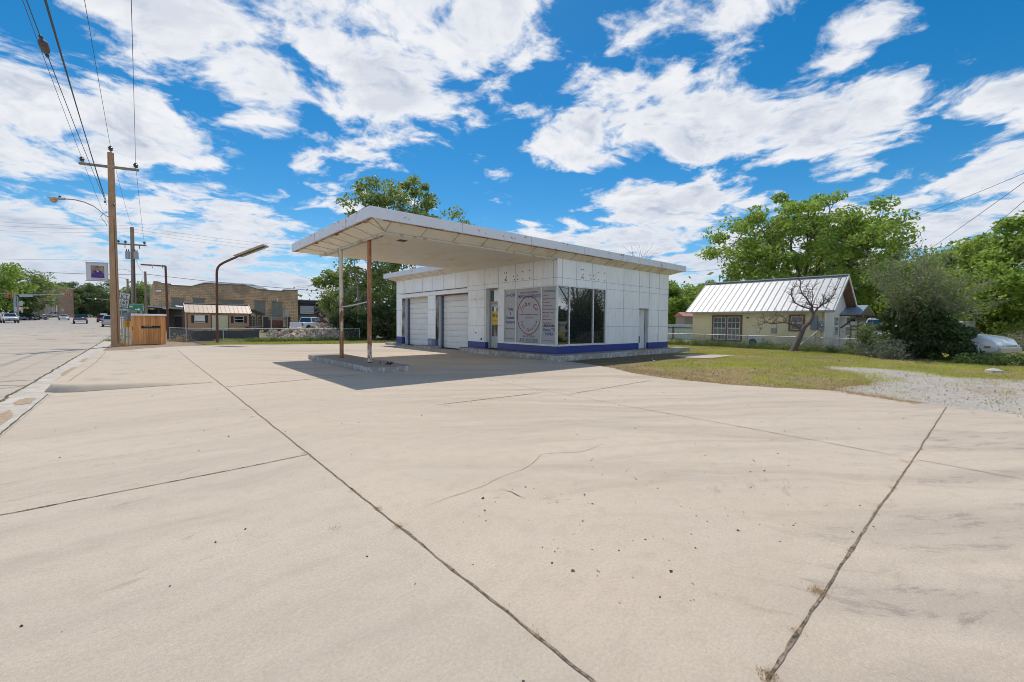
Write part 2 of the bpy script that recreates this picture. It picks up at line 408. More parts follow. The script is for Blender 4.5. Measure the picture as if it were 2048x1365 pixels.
def soil_mat():
    m = Mat('yard_soil', .95, 0, .15)
    a = m.noise(.35, 6, .65); b = m.noise(3, 6, .7, off=(4, 2, 0)); f = m.noise(40, 3, .7)
    c = m.mix(m.mapr(a, .4, .6), (.28, .22, .14), (.19, .19, .06))
    c = m.mix(m.mapr(b, .5, .68, 0, .8), c, (.27, .225, .165))
    c = m.mix(m.mapr(f, .35, .7, 0, .5), c, (.10, .08, .05)); m.col(c); m.bump(b, .6, .03)
    return m.m
M_SOIL = soil_mat()
def dirt_mat():
    m = Mat('verge_dirt', .95, 0, .15)
    b = m.noise(2.2, 7, .7); f = m.noise(40, 3, .7)
    c = m.mix(m.mapr(b, .35, .65), (.24, .165, .115), (.36, .28, .21)); c = m.mix(m.mapr(f, .4, .75, 0, .5), c, (.14, .10, .07))
    m.col(c); m.bump(b, .5, .02); return m.m
M_DIRT = dirt_mat()
def lawn_mat():
    m = Mat('lawn_turf', .95, 0, .15)
    a = m.noise(.45, 5, .6); b = m.noise(2.0, 7, .72, off=(4, 2, 0)); f = m.noise(55, 3, .7); g = m.noise(.22, 4, .6, off=(8, 3, 0))
    x, y, z = m.xyz()
    c = m.mix(m.mapr(a, .35, .62), (.19, .205, .045), (.30, .24, .08))
    c = m.mix(m.mapr(g, .48, .62, 0, .8), c, (.33, .255, .075))
    near = m.mapr(m.math('ADD', x, m.math('MULTIPLY', m.math('SUBTRACT', b, .5), 6)), 12.0, 16.0, 1, 0)
    c = m.mix(m.math('MULTIPLY', near, .75), c, (.29, .21, .115))
    c = m.mix(m.mapr(b, .55, .66, 0, .9), c, (.44, .36, .26)); e = m.noise(5, 5, .7, off=(1, 1, 5)); c = m.mix(m.mapr(e, .5, .68, 0, .55), c, (.16, .15, .05)); c = m.mix(m.mapr(e, .42, .3, 0, .6), c, (.40, .31, .14))
    dirt_patch = m.math('MULTIPLY', m.mapr(y, 8.0, 9.6), m.mapr(x, 21, 19))  # dark brown dirt with dead leaves on the lawn beside the pad
    c = m.mix(m.math('MULTIPLY', dirt_patch, .85), c, m.mix(m.mapr(b, .4, .65), (.12, .085, .06), (.22, .165, .115)))
    c = m.mix(m.mapr(f, .4, .7, 0, .45), c, (.13, .115, .04)); m.col(c); m.bump(f, .6, .03); m.bump(b, .4, .04)
    return m.m
M_LAWN = lawn_mat()
def gravel_mat():
    m = Mat('gravel_surface', .95, 0, .2)
    v = m.n('ShaderNodeTexVoronoi'); m.L(m.vec((1, 1, 1)), v.inputs['Vector']); v.inputs['Scale'].default_value = 26
    b = m.noise(1.3, 6, .68); a = m.noise(.5, 4, .6, off=(3, 3, 0)); f = m.noise(14, 5, .75)
    hs = m.n('ShaderNodeSeparateColor'); m.L(v.outputs['Color'], hs.inputs[0])
    c = m.mix(hs.outputs[0], (.34, .305, .26), (.47, .43, .38))
    c = m.mix(m.mapr(b, .5, .68, 0, .6), c, (.44, .355, .27)); c = m.mix(m.mapr(a, .56, .66, 0, .5), c, (.30, .22, .13))
    c = m.mix(m.mapr(f, .60, .68, 0, .7), c, (.25, .215, .18))
    m.col(c); m.bump(v.outputs['Distance'], .8, .03); m.bump(f, .5, .02); return m.m
M_GRAV = gravel_mat()

# one land sheet to the horizon; it climbs gently up the street
g = MB(); ys = sorted(set([-900, -300, -100, 0, 20] + GY[1:] + list(range(40, 200, 8)) + [1500])); xs = [-900, -200, -60, -20.5, -1.9, 12, 60, 200, 900]
vs = [(x, y, gz(y)-.03) for y in ys for x in xs]; nx = len(xs)
g.add(vs, [(j*nx+i, j*nx+i+1, (j+1)*nx+i+1, (j+1)*nx+i) for j in range(len(ys)-1) for i in range(nx-1)])
struct('ground', g, M_SOIL)
def strip(name, xa, xb, ya, yb, mat, lift, step=4):
    s = MB(); yy = sorted(set([ya, yb] + [y for y in GY if ya < y < yb] + list(np.arange(ya, yb, step))))
    v = []
    for y in yy: v += [(xa, y, gz(y)+lift), (xb, y, gz(y)+lift)]
    s.add(v, [(2*i, 2*i+1, 2*i+3, 2*i+2) for i in range(len(yy)-1)])
    return struct(name, s, mat)
strip('road', -22, -1.93, -60, 520, M_ROAD, 0)
strip('gutter', -1.93, -1.36, -30, 60, M_GUT, .004, 2)
# crossing street and the asphalt corner across the road
s = MB(); s.add([(-120, 128, gz(128)+.008), (-22, 128, gz(128)+.008), (-22, 142, gz(142)+.008), (-120, 142, gz(142)+.008)], [(0, 1, 2, 3)])
s.add([(-60, 104, gz(104)+.004), (-22, 104, gz(104)+.004), (-22, 121, gz(121)+.004), (-22, 128, gz(128)+.004), (-60, 128, gz(128)+.004), (-60, 121, gz(121)+.004)], [(0, 1, 2, 3, 4, 5)])
struct('crossing_street', s, plain('crossing_asphalt', (.16, .155, .15), .9, scale=.6, var=.25))
LOT = [(-1.36, -40), (14, -40), (11.3, -8), (11.2, -.33), (11.38, .6), (12.06, 2.26), (11.37, 3.46), (11.02, 4.47), (10.9, 6.02), (11.25, 7.3), (11.97, 8.43), (12.4, 9.8), (12.5, 11.6), (12.95, 11.9), (12.95, 26.6),
       (14.4, 28.6), (10.6, 28.7), (6.7, 30.0), (3.8, 31.6), (1.0, 30.5), (-.4, 28.5), (-1.36, 27.6)]
def ragged(poly, amp, step, seed=1, keep=()):
    r = np.random.default_rng(seed); out = []
    for i, (a, b) in enumerate(zip(poly, poly[1:]+poly[:1])):
        n = max(1, int(math.hypot(b[0]-a[0], b[1]-a[1])/step))
        if i in keep: n = 1
        for k in range(n):
            t = k/n; o = r.normal(0, amp, 2) if k else (0, 0)
            out.append((a[0]+(b[0]-a[0])*t+o[0], a[1]+(b[1]-a[1])*t+o[1]))
    return out
struct('concrete_lot', MB().sheet(ragged(LOT, .035, .25, 3, keep=(0, 1, 12, 13, 14, 21)), 0.0), M_LOT)

# joints and cracks in the slab: dirt-filled grooves standing a hair proud of the surface, ragged edges
def joint_mat():
    m = Mat('joint_filler', .95, 0, .15); k = m.noise(38, 4, .7); g = m.noise(5, 5, .7, off=(3, 1, 0))
    c = m.mix(m.mapr(k, .40, .60), (.055, .042, .032), (.30, .235, .165)); c = m.mix(m.mapr(g, .5, .62, 0, .8), c, (.33, .27, .205)); m.col(c); m.bump(k, .6, .01); return m.m
M_JOINT = joint_mat()
M_CRACK = plain('crack_dirt', (.19, .155, .12), .95, var=.4, scale=30)
def groove(mb, pts, w, seed, wob=.008, step=.06, fade=0):
    r = np.random.default_rng(seed); P0 = []
    for a, b in zip(pts, pts[1:]):
        n = max(2, int(math.hypot(b[0]-a[0], b[1]-a[1])/step))
        for k in range(n): P0.append((a[0]+(b[0]-a[0])*k/n, a[1]+(b[1]-a[1])*k/n))
    P0.append(pts[-1]); P0 = np.array(P0); d = np.gradient(P0, axis=0); d /= np.linalg.norm(d, axis=1)[:, None]+1e-9
    nn = np.stack([-d[:, 1], d[:, 0]], 1); n = len(P0)
    wv = np.convolve(r.normal(0, 1, n+6), np.ones(7)/7, 'valid')*wob*1.6; P0 = P0 + nn*wv[:, None]
    ww = w*r.uniform(.75, 1.3, n)*(.70+.5*np.abs(np.convolve(r.normal(0, 1, n+2), np.ones(3)/3, 'valid')))
    if fade: ww = ww*np.clip(np.minimum(np.arange(n), np.arange(n)[::-1])/8, .1, 1)
    A = P0+nn*ww[:, None]/2; B = P0-nn*ww[:, None]/2
    vs = []
    for i in range(n): vs += [(A[i, 0], A[i, 1], .004), (B[i, 0], B[i, 1], .004)]
    mb.add(vs, [(2*i, 2*i+1, 2*i+3, 2*i+2) for i in range(n-1)])
j = MB()
groove(j, [(1.405, -3), (1.40, 4), (1.41, 11.4), (1.38, 20), (1.40, 27.3)], .017, 1)
groove(j, [(1.42, .592), (4, .60), (6.54, .585), (11.25, .592)], .015, 2, .005)
groove(j, [(-1.36, 4.95), (.2, 5.0), (1.39, 5.06)], .014, 3)
groove(j, [(1.42, 11.45), (2.3, 11.55), (3.6, 11.7), (4.6, 11.8)], .034, 4, .012)
a, b = PZ(1090, 785), PZ(860, 812); groove(j, [(a.x, a.y), (b.x, b.y)], .022, 6, fade=1)
a, b = PZ(1132, 790), PZ(1310, 760); groove(j, [(a.x, a.y), (b.x, b.y)], .022, 7, fade=1)
struct('slab_joint', j, M_JOINT)
j = MB()
groove(j, [(6.54, .58), (6.62, 3.3), (6.68, 5.93), (6.80, 8.0), (6.9, 10.2)], .010, 5, fade=1)
groove(j, [(6.50, -3), (6.52, .56)], .010, 51)
cr = [(790, 1037), (840, 1018), (900, 998), (965, 975), (1000, 955), (1050, 937), (1085, 909), (1170, 902), (1230, 880)]
groove(j, [tuple(PZ(*q))[:2] for q in cr], .0045, 8, .02, fade=1)
cr = [(998, 978), (1012, 982), (1025, 985), (1040, 994), (1052, 999)]
groove(j, [tuple(PZ(*q))[:2] for q in cr], .017, 9, .01, .03, fade=1)
cr = [(250, 768), (290, 753), (330, 756)]; 
groove(j, [(-.2, 17.2), (.3, 18.0), (.8, 18.2)], .008, 10, .03, fade=1)
struct('slab_crack', j, M_CRACK)

# raised corner slab between the two driveway mouths, its kerb rounded towards the lot and the gutter
s = MB(); nu, nv = 28, 40; vs = []
for jv in range(nv+1):
    v = jv/nv; y = 12.45 + (27.55-12.45)*v**3.2
    for iu in range(nu+1):
        u = iu/nu
        y0 = 12.45 + .35*max(0, 1-u*5)**2        # rounded nose
        yy = y + (y0-12.45)*(1-v)
        x = -1.50 + u*2.78
        h = .165*(1-u)**.9
        h *= 1-.8*min(1, max(0, (y-13.2)/7))
        ed = min(1, (yy-y0)/.15); ed2 = min(1, (u*2.78)/.06)
        f = math.sin(ed*math.pi/2)*(.15+.85*math.sin(ed2*math.pi/2)) if ed2 < 1 else math.sin(ed*math.pi/2)
        vs.append((x, yy, .006+h*f))
s.add(vs, [(q*(nu+1)+i, q*(nu+1)+i+1, (q+1)*(nu+1)+i+1, (q+1)*(nu+1)+i) for q in range(nv) for i in range(nu)])
struct('corner_pavement', s, M_KERB, smooth=True)
s = MB(); groove(s, [(-1.36, -10), (-1.37, 4), (-1.40, 12.4)], .02, 11); groove(s, [(-1.93, -20), (-1.93, 60)], .045, 12, .02)
groove(s, [(-1.18, 13.2), (-1.15, 20), (-1.2, 27)], .012, 13)
for k, (x, y, z) in enumerate(s.v):
    s.v[k] = (x, y, gz(y)+(.012 if x < -1.3 else .165*(1-.8*min(1, max(0, (y-13.2)/7)))*.9+.01))
struct('gutter_joint', s, plain('weedy_joint', (.10, .085, .04), .95, var=.6, scale=8))
# sand washed into the gutter
s = MB()
for (x, y, rx, ry) in ((-1.62, 9.6, .13, .9), (-1.6, 11.6, .12, .45), (-1.55, 17.5, .1, 1.6), (-1.5, 15.0, .07, 1.1), (-1.7, 8.0, .2, .7), (-1.55, 22, .1, 1.0)):
    a = rng.normal(0, .12, 26); s.sheet([(x+rx*math.cos(t*2*math.pi/26)*(1+a[t]), y+ry*math.sin(t*2*math.pi/26)*(1+a[t])) for t in range(26)], .009)
struct('gutter_sand', s, plain('washed_sand', (.36, .26, .17), .95, var=.2, scale=9))

# dirt verge at the pole, grass strip beyond the slab, side lawn and its gravel track
struct('dirt_verge', MB().sheet(ragged([(-1.35, 27.5), (-.4, 28.4), (1.0, 30.4), (3.0, 31.4), (2.4, 36.5), (.5, 38), (-1.9, 38), (-1.9, 31)], .10, .3, 5), -.004), M_DIRT)
vg = [(3.0, 31.3), (3.8, 31.5), (6.7, 29.9), (10.6, 28.6), (14.4, 28.5), (20, 29.5), (20, 44), (2, 44), (2.4, 36.5)]
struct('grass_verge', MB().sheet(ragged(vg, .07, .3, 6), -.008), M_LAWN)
lw = [(11.2, -40), (80, -40), (80, 30), (21.5, 30), (21.5, 12), (12.6, 11.6), (12.4, 9.7), (11.9, 8.4), (10.95, 7), (10.6, 6), (10.7, 4.5), (11.0, 3.4), (11.6, 2.2), (10.9, .6), (10.9, -.3), (11, -8)]
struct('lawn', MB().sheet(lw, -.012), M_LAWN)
gv = [tuple(PZ(*q))[:2] for q in ((1635, 731), (1690, 733.5), (1740, 735.5), (1800, 740), (1845, 744), (1905, 754), (1980, 757), (2048, 760), (2300, 775), (2300, 900), (2048, 832), (1970, 822), (1893, 813.5), (1840, 804), (1760, 793), (1690, 783), (1672, 778), (1700, 773), (1742, 769), (1745, 762), (1728, 754), (1712, 747), (1680, 742), (1655, 737))]
struct('gravel_track', MB().sheet(ragged(gv, .045, .12, 8), -.006), M_GRAV)
struct('old_slab', MB().prism([(x, y, -.02) for x, y in ragged([(18.9, 10.05), (20.5, 9.75), (21.5, 8.3), (18.65, 8.2), (18.1, 9.0)], .03, .2, 4)], (0, 0, .05)), M_KERB)
# ================================================================== the service station
WX, WY, WE, WN = 12.9, 11.95, 21.8, 26.47        # street face, long face, far end, garage end
ZP, ZC, ZF, ZT = .22, 4.15, 4.36, 4.67           # pad, ceiling, fascia bottom, roof top
def panel_mat():
    m = Mat('enamel_panel', .38, 0, .5)
    k = m.noise(1.1, 5, .6, (1, 1, .25)); d = m.noise(7, 6, .7, (1, 1, .18), (2, 2, 2)); s = m.noise(22, 5, .8)
    c = m.mix(m.mapr(k, .3, .7), (.70, .715, .715), (.80, .81, .80))
    c = m.mix(m.mapr(d, .52, .74, 0, .5), c, (.46, .40, .31))
    x, y, z = m.xyz()
    c = m.mix(m.math('MULTIPLY', m.mapr(z, 1.2, .4), m.mapr(m.noise(9, 6, .7, off=(5, 1, 3)), .52, .68, 0, .5)), c, (.42, .36, .29))
    c = m.mix(m.mapr(s, .66, .69, 0, .9), c, (.22, .09, .05)); m.col(c); return m.m
M_PANEL = panel_mat()
M_BLUE = worn('blue_enamel', (.018, .042, .22), (.30, .31, .36), .25, 5, .35)
M_BLUE2 = worn('faded_blue_enamel', (.10, .155, .26), (.30, .30, .30), .4, 4, .45)
M_FASCIA = worn('white_fascia_metal', (.64, .65, .69), (.19, .055, .03), .35, 6.5, .45, stretch=(1, 1, 1))
M_SOFF = worn('cream_soffit_metal', (.76, .70, .57), (.46, .37, .25), .42, 2.2, .55, stretch=(1, 1, 1))
M_CEIL = worn('cream_ceiling_metal', (.80, .74, .60), (.55, .46, .33), .43, 1.4, .5, stretch=(1, .4, 1))
M_SEAM = plain('dark_seam', (.21, .19, .165), .8)
M_ROOFTOP = plain('roof_gravel', (.34, .32, .30), .95, scale=30)
M_GLASS = None
def glass(name, tint=(.012, .014, .016), rough=.02):
    if name in MATS: return MATS[name]
    m = Mat(name, rough, 0, .6); m.col(m.mix(m.noise(1.5, 3), tint, tuple(x*1.6 for x in tint)))
    m.b.inputs['IOR'].default_value = 2.1
    m.bump(m.noise(.8, 2), .012, .02); MATS[name] = m.m; return m.m
M_GLASS = glass('dark_window_glass')
M_ALU = plain('aluminium_frame', (.60, .60, .58), .4, .3, .1)
M_DOORW = worn('white_door_paint', (.70, .70, .68), (.36, .30, .24), .28, 3, .5, stretch=(1, 1, .5))
M_RUST = plain('rusted_steel', (.16, .075, .045), .85, .2, .35, 14)

st = thing('service_station', 'disused white panelled service station with a blue base band and flat canopy roof', 'service station', (WX, WY, 0))
w = MB()
DZ1 = 3.095
# street face: office part with door opening and window opening, shop panel, garage piers with recessed bays
def wall_x(x, y0, y1, z0, z1): w.box(x, x+.2, y0, y1, z0, z1)
BZ = .53
wall_x(WX, WY, 15.33, 3.075, ZC+.2); wall_x(WX, 15.33, 16.75, 3.17, ZC+.2); wall_x(WX, 16.75, 18.25, BZ, ZC+.2)
wall_x(WX, 15.33, 15.80, BZ, 3.17)
wall_x(WX, 18.25, WN, 3.06, ZC+.2); wall_x(WX, 21.5, 22.37, BZ, 3.06); wall_x(WX, 25.65, WN, BZ, 3.06)
# long face
def wall_y(x0, x1, z0, z1): w.box(x0, x1, WY, WY+.2, z0, z1)
wall_y(WX+.2, 16.22, 3.075, ZC+.2); wall_y(16.22, 18.95, BZ, ZC+.2); wall_y(18.95, 19.84, 2.28, ZC+.2); wall_y(19.84, WE, BZ, ZC+.2)
w.box(WE-.2, WE, WY+.2, WN-.2, 0, ZC+.2); w.box(WX+.2, WE, WN-.2, WN, 0, ZC+.2)
# bay reveals
for y0, y1 in ((18.25, 21.5), (22.37, 25.65)):
    w.box(WX+.2, WX+.62, y1, y1+.06, 0, 3.06); w.box(WX+.2, WX+.62, y0-.06, y0, 0, 3.06); w.box(WX+.2, WX+.62, y0, y1, 3.062, 3.2)
w.box(WX+.2, WX+.5, 15.70, 15.80, ZP, 3.17); w.box(WX+.2, WX+.5, 16.75, 16.82, ZP, 3.17)
w.box(18.95-.06, 18.95, WY+.2, WY+.34, ZP, 2.28); w.box(19.84, 19.9, WY+.2, WY+.34, ZP, 2.28)
wall = w.build('wall', M_PANEL, st, bevel=.006)
# panel joints: thin dark seams a few mm proud
s = MB()
def hx(z, y0, y1): s.box(WX-.004, WX, y0, y1, z-.005, z+.005)
def vx(y, z0, z1): s.box(WX-.005, WX, y-.005, y+.005, z0, z1)
hx(3.375, WY, 18.25); hx(3.135, 15.3, 18.25)
for z in (2.24, 1.355): hx(z, 15.33, 15.80); hx(z, 16.75, 18.25); hx(z, 21.5, 22.37); hx(z, 25.65, WN)
hx(3.06, 25.65, WN); hx(3.06, 21.5, 22.3); hx(3.36, 25.6, WN)
for y in (12.18, 13.36, 14.55, 15.75, 16.83): vx(y, 3.08 if y < 15 else 3.18, ZC)
vx(18.25, BZ, ZC)
for k in range(7): vx(19.45+k*1.18, 3.37, ZC)
vx(16.83, BZ, 3.13)
def hy(z, x0, x1): s.box(x0, x1, WY-.004, WY, z-.005, z+.005)
def vy(x, z0, z1): s.box(x-.005, x+.005, WY-.005, WY, z0, z1)
hy(3.375, WX, WE); hy(3.09, 16.25, WE); 
for z in (2.22, 1.355): hy(z, 16.25, 18.95 if z < 2.28 else WE); hy(z, 19.84, WE)
vy(13.2, 3.08, ZC); vy(14.1, 3.08, ZC); vy(15.15, 3.08, ZC); vy(16.22, 3.08, ZC)
for x in (17.58, 20.82): vy(x, BZ, ZC)
vy(18.93, 2.3, ZC); vy(19.86, 2.3, ZC)
hy(.86, 20.1, 20.75); vy(20.75, .55, .98)
s.each('panel_seam', M_SEAM, wall)
# rows of bolt holes left by removed letters
s = MB()
def hole_row(face, a0, a1, dots):
    for (t, z) in dots:
        a = a0+(a1-a0)*t
        c = (WX-.003, a, z) if face == 'x' else (a, WY-.003, z)
        s.lathe(c, [(.030, 0), (.030, .006)], 8, (-1, 0, 0) if face == 'x' else (0, -1, 0))
dots = [(0, .62+3.2), (.07, .62+3.2), (.07, 3.62), (.02, 3.46), (.09, 3.46), (.36, 3.62), (.40, 3.46), (.52, 3.62), (.53, 3.46), (.72, 3.79), (.74, 3.46), (1, 3.79), (1, 3.46), (.04, 3.52)]
hole_row('x', 15.3, 13.6, dots); hole_row('y', 14.4, 16.05, dots)
s.lathe((WX-.003, 17.55, .98), [(.05, 0), (.035, .006)], 9, (-1, 0, 0)); s.box(WX-.008, WX, 17.05, 17.15, .62, .72)
s.each('bolt_hole', plain('hole_black', (.012, .011, .01), .9), wall)
# ghost of removed lettering on the shop panel
s = MB(); text(s, 'LUBE', (WX-.002, 17.98, 2.62), (0, -1, 0), (0, 0, 1), .17, 'LEFT', .5, .003); text(s, 'SHOP', (WX-.002, 17.32, 2.62), (0, -1, 0), (0, 0, 1), .19, 'LEFT', .38, .003)
s.build('faded_lettering', plain('ghost_lettering', (.50, .50, .45), .8, var=.3, scale=14), wall)
# base band
s = MB()
def bx(y0, y1, z0=ZP): s.box(WX-.012, WX+.2, y0, y1, z0, BZ)
bx(WY-.012, 15.8); bx(16.75, 18.25); bx(25.65, WN, .1)
s.box(WX+.2, 18.95, WY-.012, WY+.2, ZP, BZ); s.box(19.84, WE+.012, WY-.012, WY+.2, ZP, BZ)
s.each('base_band', M_BLUE, st, bevel=.004)
s = MB(); s.box(WX-.012, WX+.2, 21.5, 22.37, .12, BZ); s.build('base_band', M_BLUE2, st, bevel=.004)
# blue jamb posts at the bays
for y in (21.44, 25.59):
    s = MB().box(WX+.38, WX+.56, y-.10, y, 0, 3.06); s.build('door_track', worn('blue_steel_jamb', (.07, .115, .22), (.10, .07, .05), .4, 6, .6), st)
for y in (21.5, 25.65):
    s = MB().box(WX+.004, WX+.2, y-.012, y-.004, .5, 3.05); s.build('stained_reveal', worn('stained_reveal_paint', (.56, .55, .52), (.055, .045, .04), .52, 2.4, .6, stretch=(1, 1, .22)), st)
# roll doors, sections with a slight tilt so that each catches the light
for y0, y1 in ((18.25, 21.35), (22.37, 25.5)):
    d = MB(); g_ = MB(); z = .03; n = 9; hgt = (3.05-.03)/n
    for k in range(n):
        za, zb = z+k*hgt, z+(k+1)*hgt-.012
        d.prism([(WX+.47, y0, za), (WX+.455, y0, (za+zb)/2), (WX+.47, y0, zb), (WX+.52, y0, zb), (WX+.52, y0, za)], (0, y1-y0, 0))
        d.box(WX+.478, WX+.52, y0, y1, zb, zb+.012); g_.box(WX+.452, WX+.476, y0+.01, y1-.01, zb+.001, zb+.011)
        d.box(WX+.455, WX+.475, y0, y1, (za+zb)/2-.004, (za+zb)/2+.004)
    dr = d.build('garage_door', worn('garage_door_paint', (.70, .69, .66), (.40, .35, .29), .25, 2, .5, stretch=(1, .3, 1)), st)
    g_.each('section_gap', plain('gap_grey', (.33, .315, .29), .8), dr)
    MB().box(WX+.44, WX+.56, y0, y1, 0, .03).build('weather_strip', plain('rubber_black', (.03, .03, .03), .8), dr)
MB().box(WX+.02, WX+.24, 18.25, 21.5, 3.0, 3.06).build('lintel', M_RUST, st)
MB().box(WX+.02, WX+.24, 22.37, 25.65, 3.0, 3.06).build('lintel', worn('tan_lintel', (.50, .40, .29), (.2, .12, .07), .4, 5), st)
MB().tube([(WX-.03, 25.68, 3.30), (WX-.03, 18.35, 3.31)], .022, 6).build('conduit', plain('conduit_grey', (.10, .09, .08), .7), st)
MB().tube([(WX-.03, 25.62, .5), (WX-.03, 25.62, 1.0)], .018, 6).build('conduit', plain('conduit_grey', (.10, .09, .08), .7), st)
# office window wall: frames, glass, sill
def window_wall():
    f = MB(); t = .055
    for y in (WY+.03, 12.84, 14.46, 15.30): f.box(WX-.035, WX+.06, y-t/2, y+t/2, BZ+.03, 3.075)
    f.box(WX-.04, WX+.06, WY, 15.33, BZ, BZ+.08); f.box(WX-.04, WX+.06, WY, 15.33, 3.02, 3.075)
    fr = f.build('window_frame', M_ALU, st, bevel=.005)
    f = MB()
    for x in (12.905, 13.64, 15.24, 16.13): f.box(x-t/2, x+t/2, WY-.035, WY+.06, BZ+.08, 3.02)
    f.box(16.17, 16.22, WY-.02, WY+.06, BZ+.08, 3.02); f.box(WX+.06, 16.22, WY-.04, WY+.06, BZ, BZ+.08); f.box(WX+.06, 16.22, WY-.04, WY+.06, 3.02, 3.075)
    f2 = f.build('window_frame', M_ALU, st, bevel=.005)
    for a, b in ((12.93, 13.61), (13.67, 15.21), (15.27, 16.10)):
        MB().box(a, b, WY+.012, WY+.02, BZ+.08, 3.02).build('window_pane', M_GLASS, f2)
    return fr
frm = window_wall()
# printed sign sheets fill the three street panes
M_VINYL = plain('grey_vinyl', (.39, .392, .395), .45, 0, .06, 1.5)
M_NAVY = plain('navy_print', (.03, .035, .16), .5); M_CRIM = plain('crimson_print', (.27, .03, .035), .5); M_BLACKP = plain('black_print', (.03, .03, .035), .5)
U, V = (0, -1, 0), (0, 0, 1)
def sheet_sign(y0, y1):                                                  # y0 > y1, seen from the street y runs leftwards
    return MB().box(WX+.008, WX+.014, y1, y0, BZ+.08, 3.02).build('sign_pane', M_VINYL, frm)
pa = sheet_sign(15.27, 14.49); pb = sheet_sign(14.43, 12.87); pc = sheet_sign(12.81, 12.02)
def T(mb, s, y, z, size, wd=None, al='CENTER', sh=0, bold=.004): text(mb, s, (WX+.008, y, z), U, V, size, al, wd, .004, sh, bold)
ca = (15.27+14.49)/2
n = MB(); T(n, '24-HOUR', ca, 2.70, .20, .62); 
for k, sx in enumerate(('Towing', '&', 'Roadside', 'Assistance')): T(n, sx, ca, 2.07-k*.20, .20, {0: .40, 1: .09, 2: .54, 3: .66}[k])
n.build('lettering', M_NAVY, pa)
n = MB(); T(n, 'www.johncotow.com', ca, 1.20, .08, .70, bold=.002); n.build('lettering', M_CRIM, pa)
n = MB(); T(n, 'Licensed & Insured', ca, .75, .055, .70, bold=.001); n.build('lettering', M_BLACKP, pa)
cb = (14.43+12.87)/2
n = MB(); T(n, 'YOUR SAFETY IS OUR PRIORITY!', cb, 2.80, .10, 1.14, bold=.003)
T(n, 'Roadside Assistance & Recovery', cb, 1.84, .095, 1.22, bold=.002); T(n, 'Ozona, Texas', cb, 1.70, .095, .52, bold=.002)
# oval ring
ring = MB(); N_ = 64; vs = []; rz, ry, cz = .86, .765, 1.83
for k in range(N_):
    t = 2*math.pi*k/N_
    for q in (1.0, .945): vs.append((WX+.005, cb-ry*q*math.cos(t), cz+rz*q*math.sin(t)))
n.add(vs, [(2*k, 2*k+1, 2*((k+1) % N_)+1, 2*((k+1) % N_)) for k in range(N_)])
def arc_text(mb, s, r_y, r_z, a0, a1, size, top=True):
    for k, ch in enumerate(s):
        if ch == ' ': continue
        t = R(a0+(a1-a0)*k/(len(s)-1)); c = Vector((WX+.008, cb-r_y*math.cos(t), cz+r_z*math.sin(t)))
        tang = Vector((0, r_y*math.sin(t), r_z*math.cos(t))).normalized()
        if top: tang = -tang
        up = Vector((-1, 0, 0)).cross(tang)
        text(mb, ch, c, tang, up, size, 'CENTER', None, .004, .35, .003)
arc_text(n, 'John Co', .50, .42, 150, 34, .30)
arc_text(n, 'Tow Service', .59, .72, 205, 333, .225, False)
n.build('lettering', M_CRIM, pb)
n = MB(); T(n, 'EMERGENCY SERVICES', cb, 2.62-.02, .21, 1.46, bold=.003); n.build('lettering', M_NAVY, pb)
n = MB(); T(n, 'CALL US TODAY!', cb, .86, .13, .78, bold=.001); T(n, '325-392-9200', cb, .675, .19, 1.14, bold=.001); n.build('lettering', M_BLACKP, pb)
n = MB(); T(n, 'Residential & Commercial, Light & Heavy Duty', cb, .625, .055, 1.2, bold=.001); n.build('lettering', M_BLACKP, pb)
cc = (12.81+12.02)/2
n = MB(); T(n, 'OUR SERVICES:', cc, 2.80, .11, .66, bold=.002); n.build('lettering', M_BLACKP, pc)
n = MB()
for k, sx in enumerate(('Local Tow', 'Roadside & Tire Service', 'Tire Repair', 'Jump & Winching', 'Fuel & Lockout Services', 'Motorcycle Towing', 'Long Haul', 'Heavy Recovery', 'Fluid Delivery')):
    T(n, sx, 12.77, 2.64-k*.145, .075, min(.74, .035*len(sx)+.02), 'LEFT', bold=.002)
T(n, 'AND MUCH MORE!', 12.77, 1.32+.02, .085, .72, 'LEFT', bold=.003); T(n, 'Veteran Owned Business', 12.74, .74, .055, .62, 'LEFT', bold=.001)
n.build('lettering', M_CRIM, pc)
n = MB()
for k, (sx, wd) in enumerate((('705 11th', .58), ('Ozona, TX', .68), ('76943', .46))): T(n, sx, cc, 1.00+.09*(2-k)+(2-k)*.09-.02, .17, wd)
n.build('lettering', M_NAVY, pc)
# office door with transom
d = MB(); x0 = WX+.24
d.box(x0, x0+.08, 16.68, 16.75, ZP, 3.17); d.box(x0, x0+.08, 15.80, 15.86, ZP, 3.17); d.box(x0, x0+.08, 15.86, 16.68, 3.08, 3.17); d.box(x0-.01, x0+.09, 15.86, 16.68, 2.44, 2.54)
df = d.build('door_frame', worn('tan_door_frame', (.42, .35, .29), (.20, .12, .08), .4, 5), st, bevel=.004)
MB().box(x0+.03, x0+.04, 15.86, 16.68, 2.54, 3.08).build('transom_pane', glass('transom_glass', (.03, .045, .04)), df)
d = MB()
for a, b, z0, z1 in ((16.56, 16.66, ZP+.02, 2.43), (15.88, 15.98, ZP+.02, 2.43), (15.98, 16.56, 2.28, 2.43), (15.98, 16.56, ZP+.02, .82)): d.box(x0+.015, x0+.06, a, b, z0, z1)
od = d.build('office_door', worn('pale_green_door', (.36, .42, .41), (.42, .36, .27), .36, 3, .5), st, bevel=.004)
MB().box(x0+.03, x0+.042, 15.98, 16.56, .82, 2.28).build('door_pane', glass('door_glass', (.03, .03, .028)), od)
MB().tube([(x0-.03, 15.93, 1.25), (x0-.05, 15.93, 1.22), (x0-.05, 15.93, 1.08), (x0-.03, 15.93, 1.05)], .012, 6).build('handle', M_ALU, od)
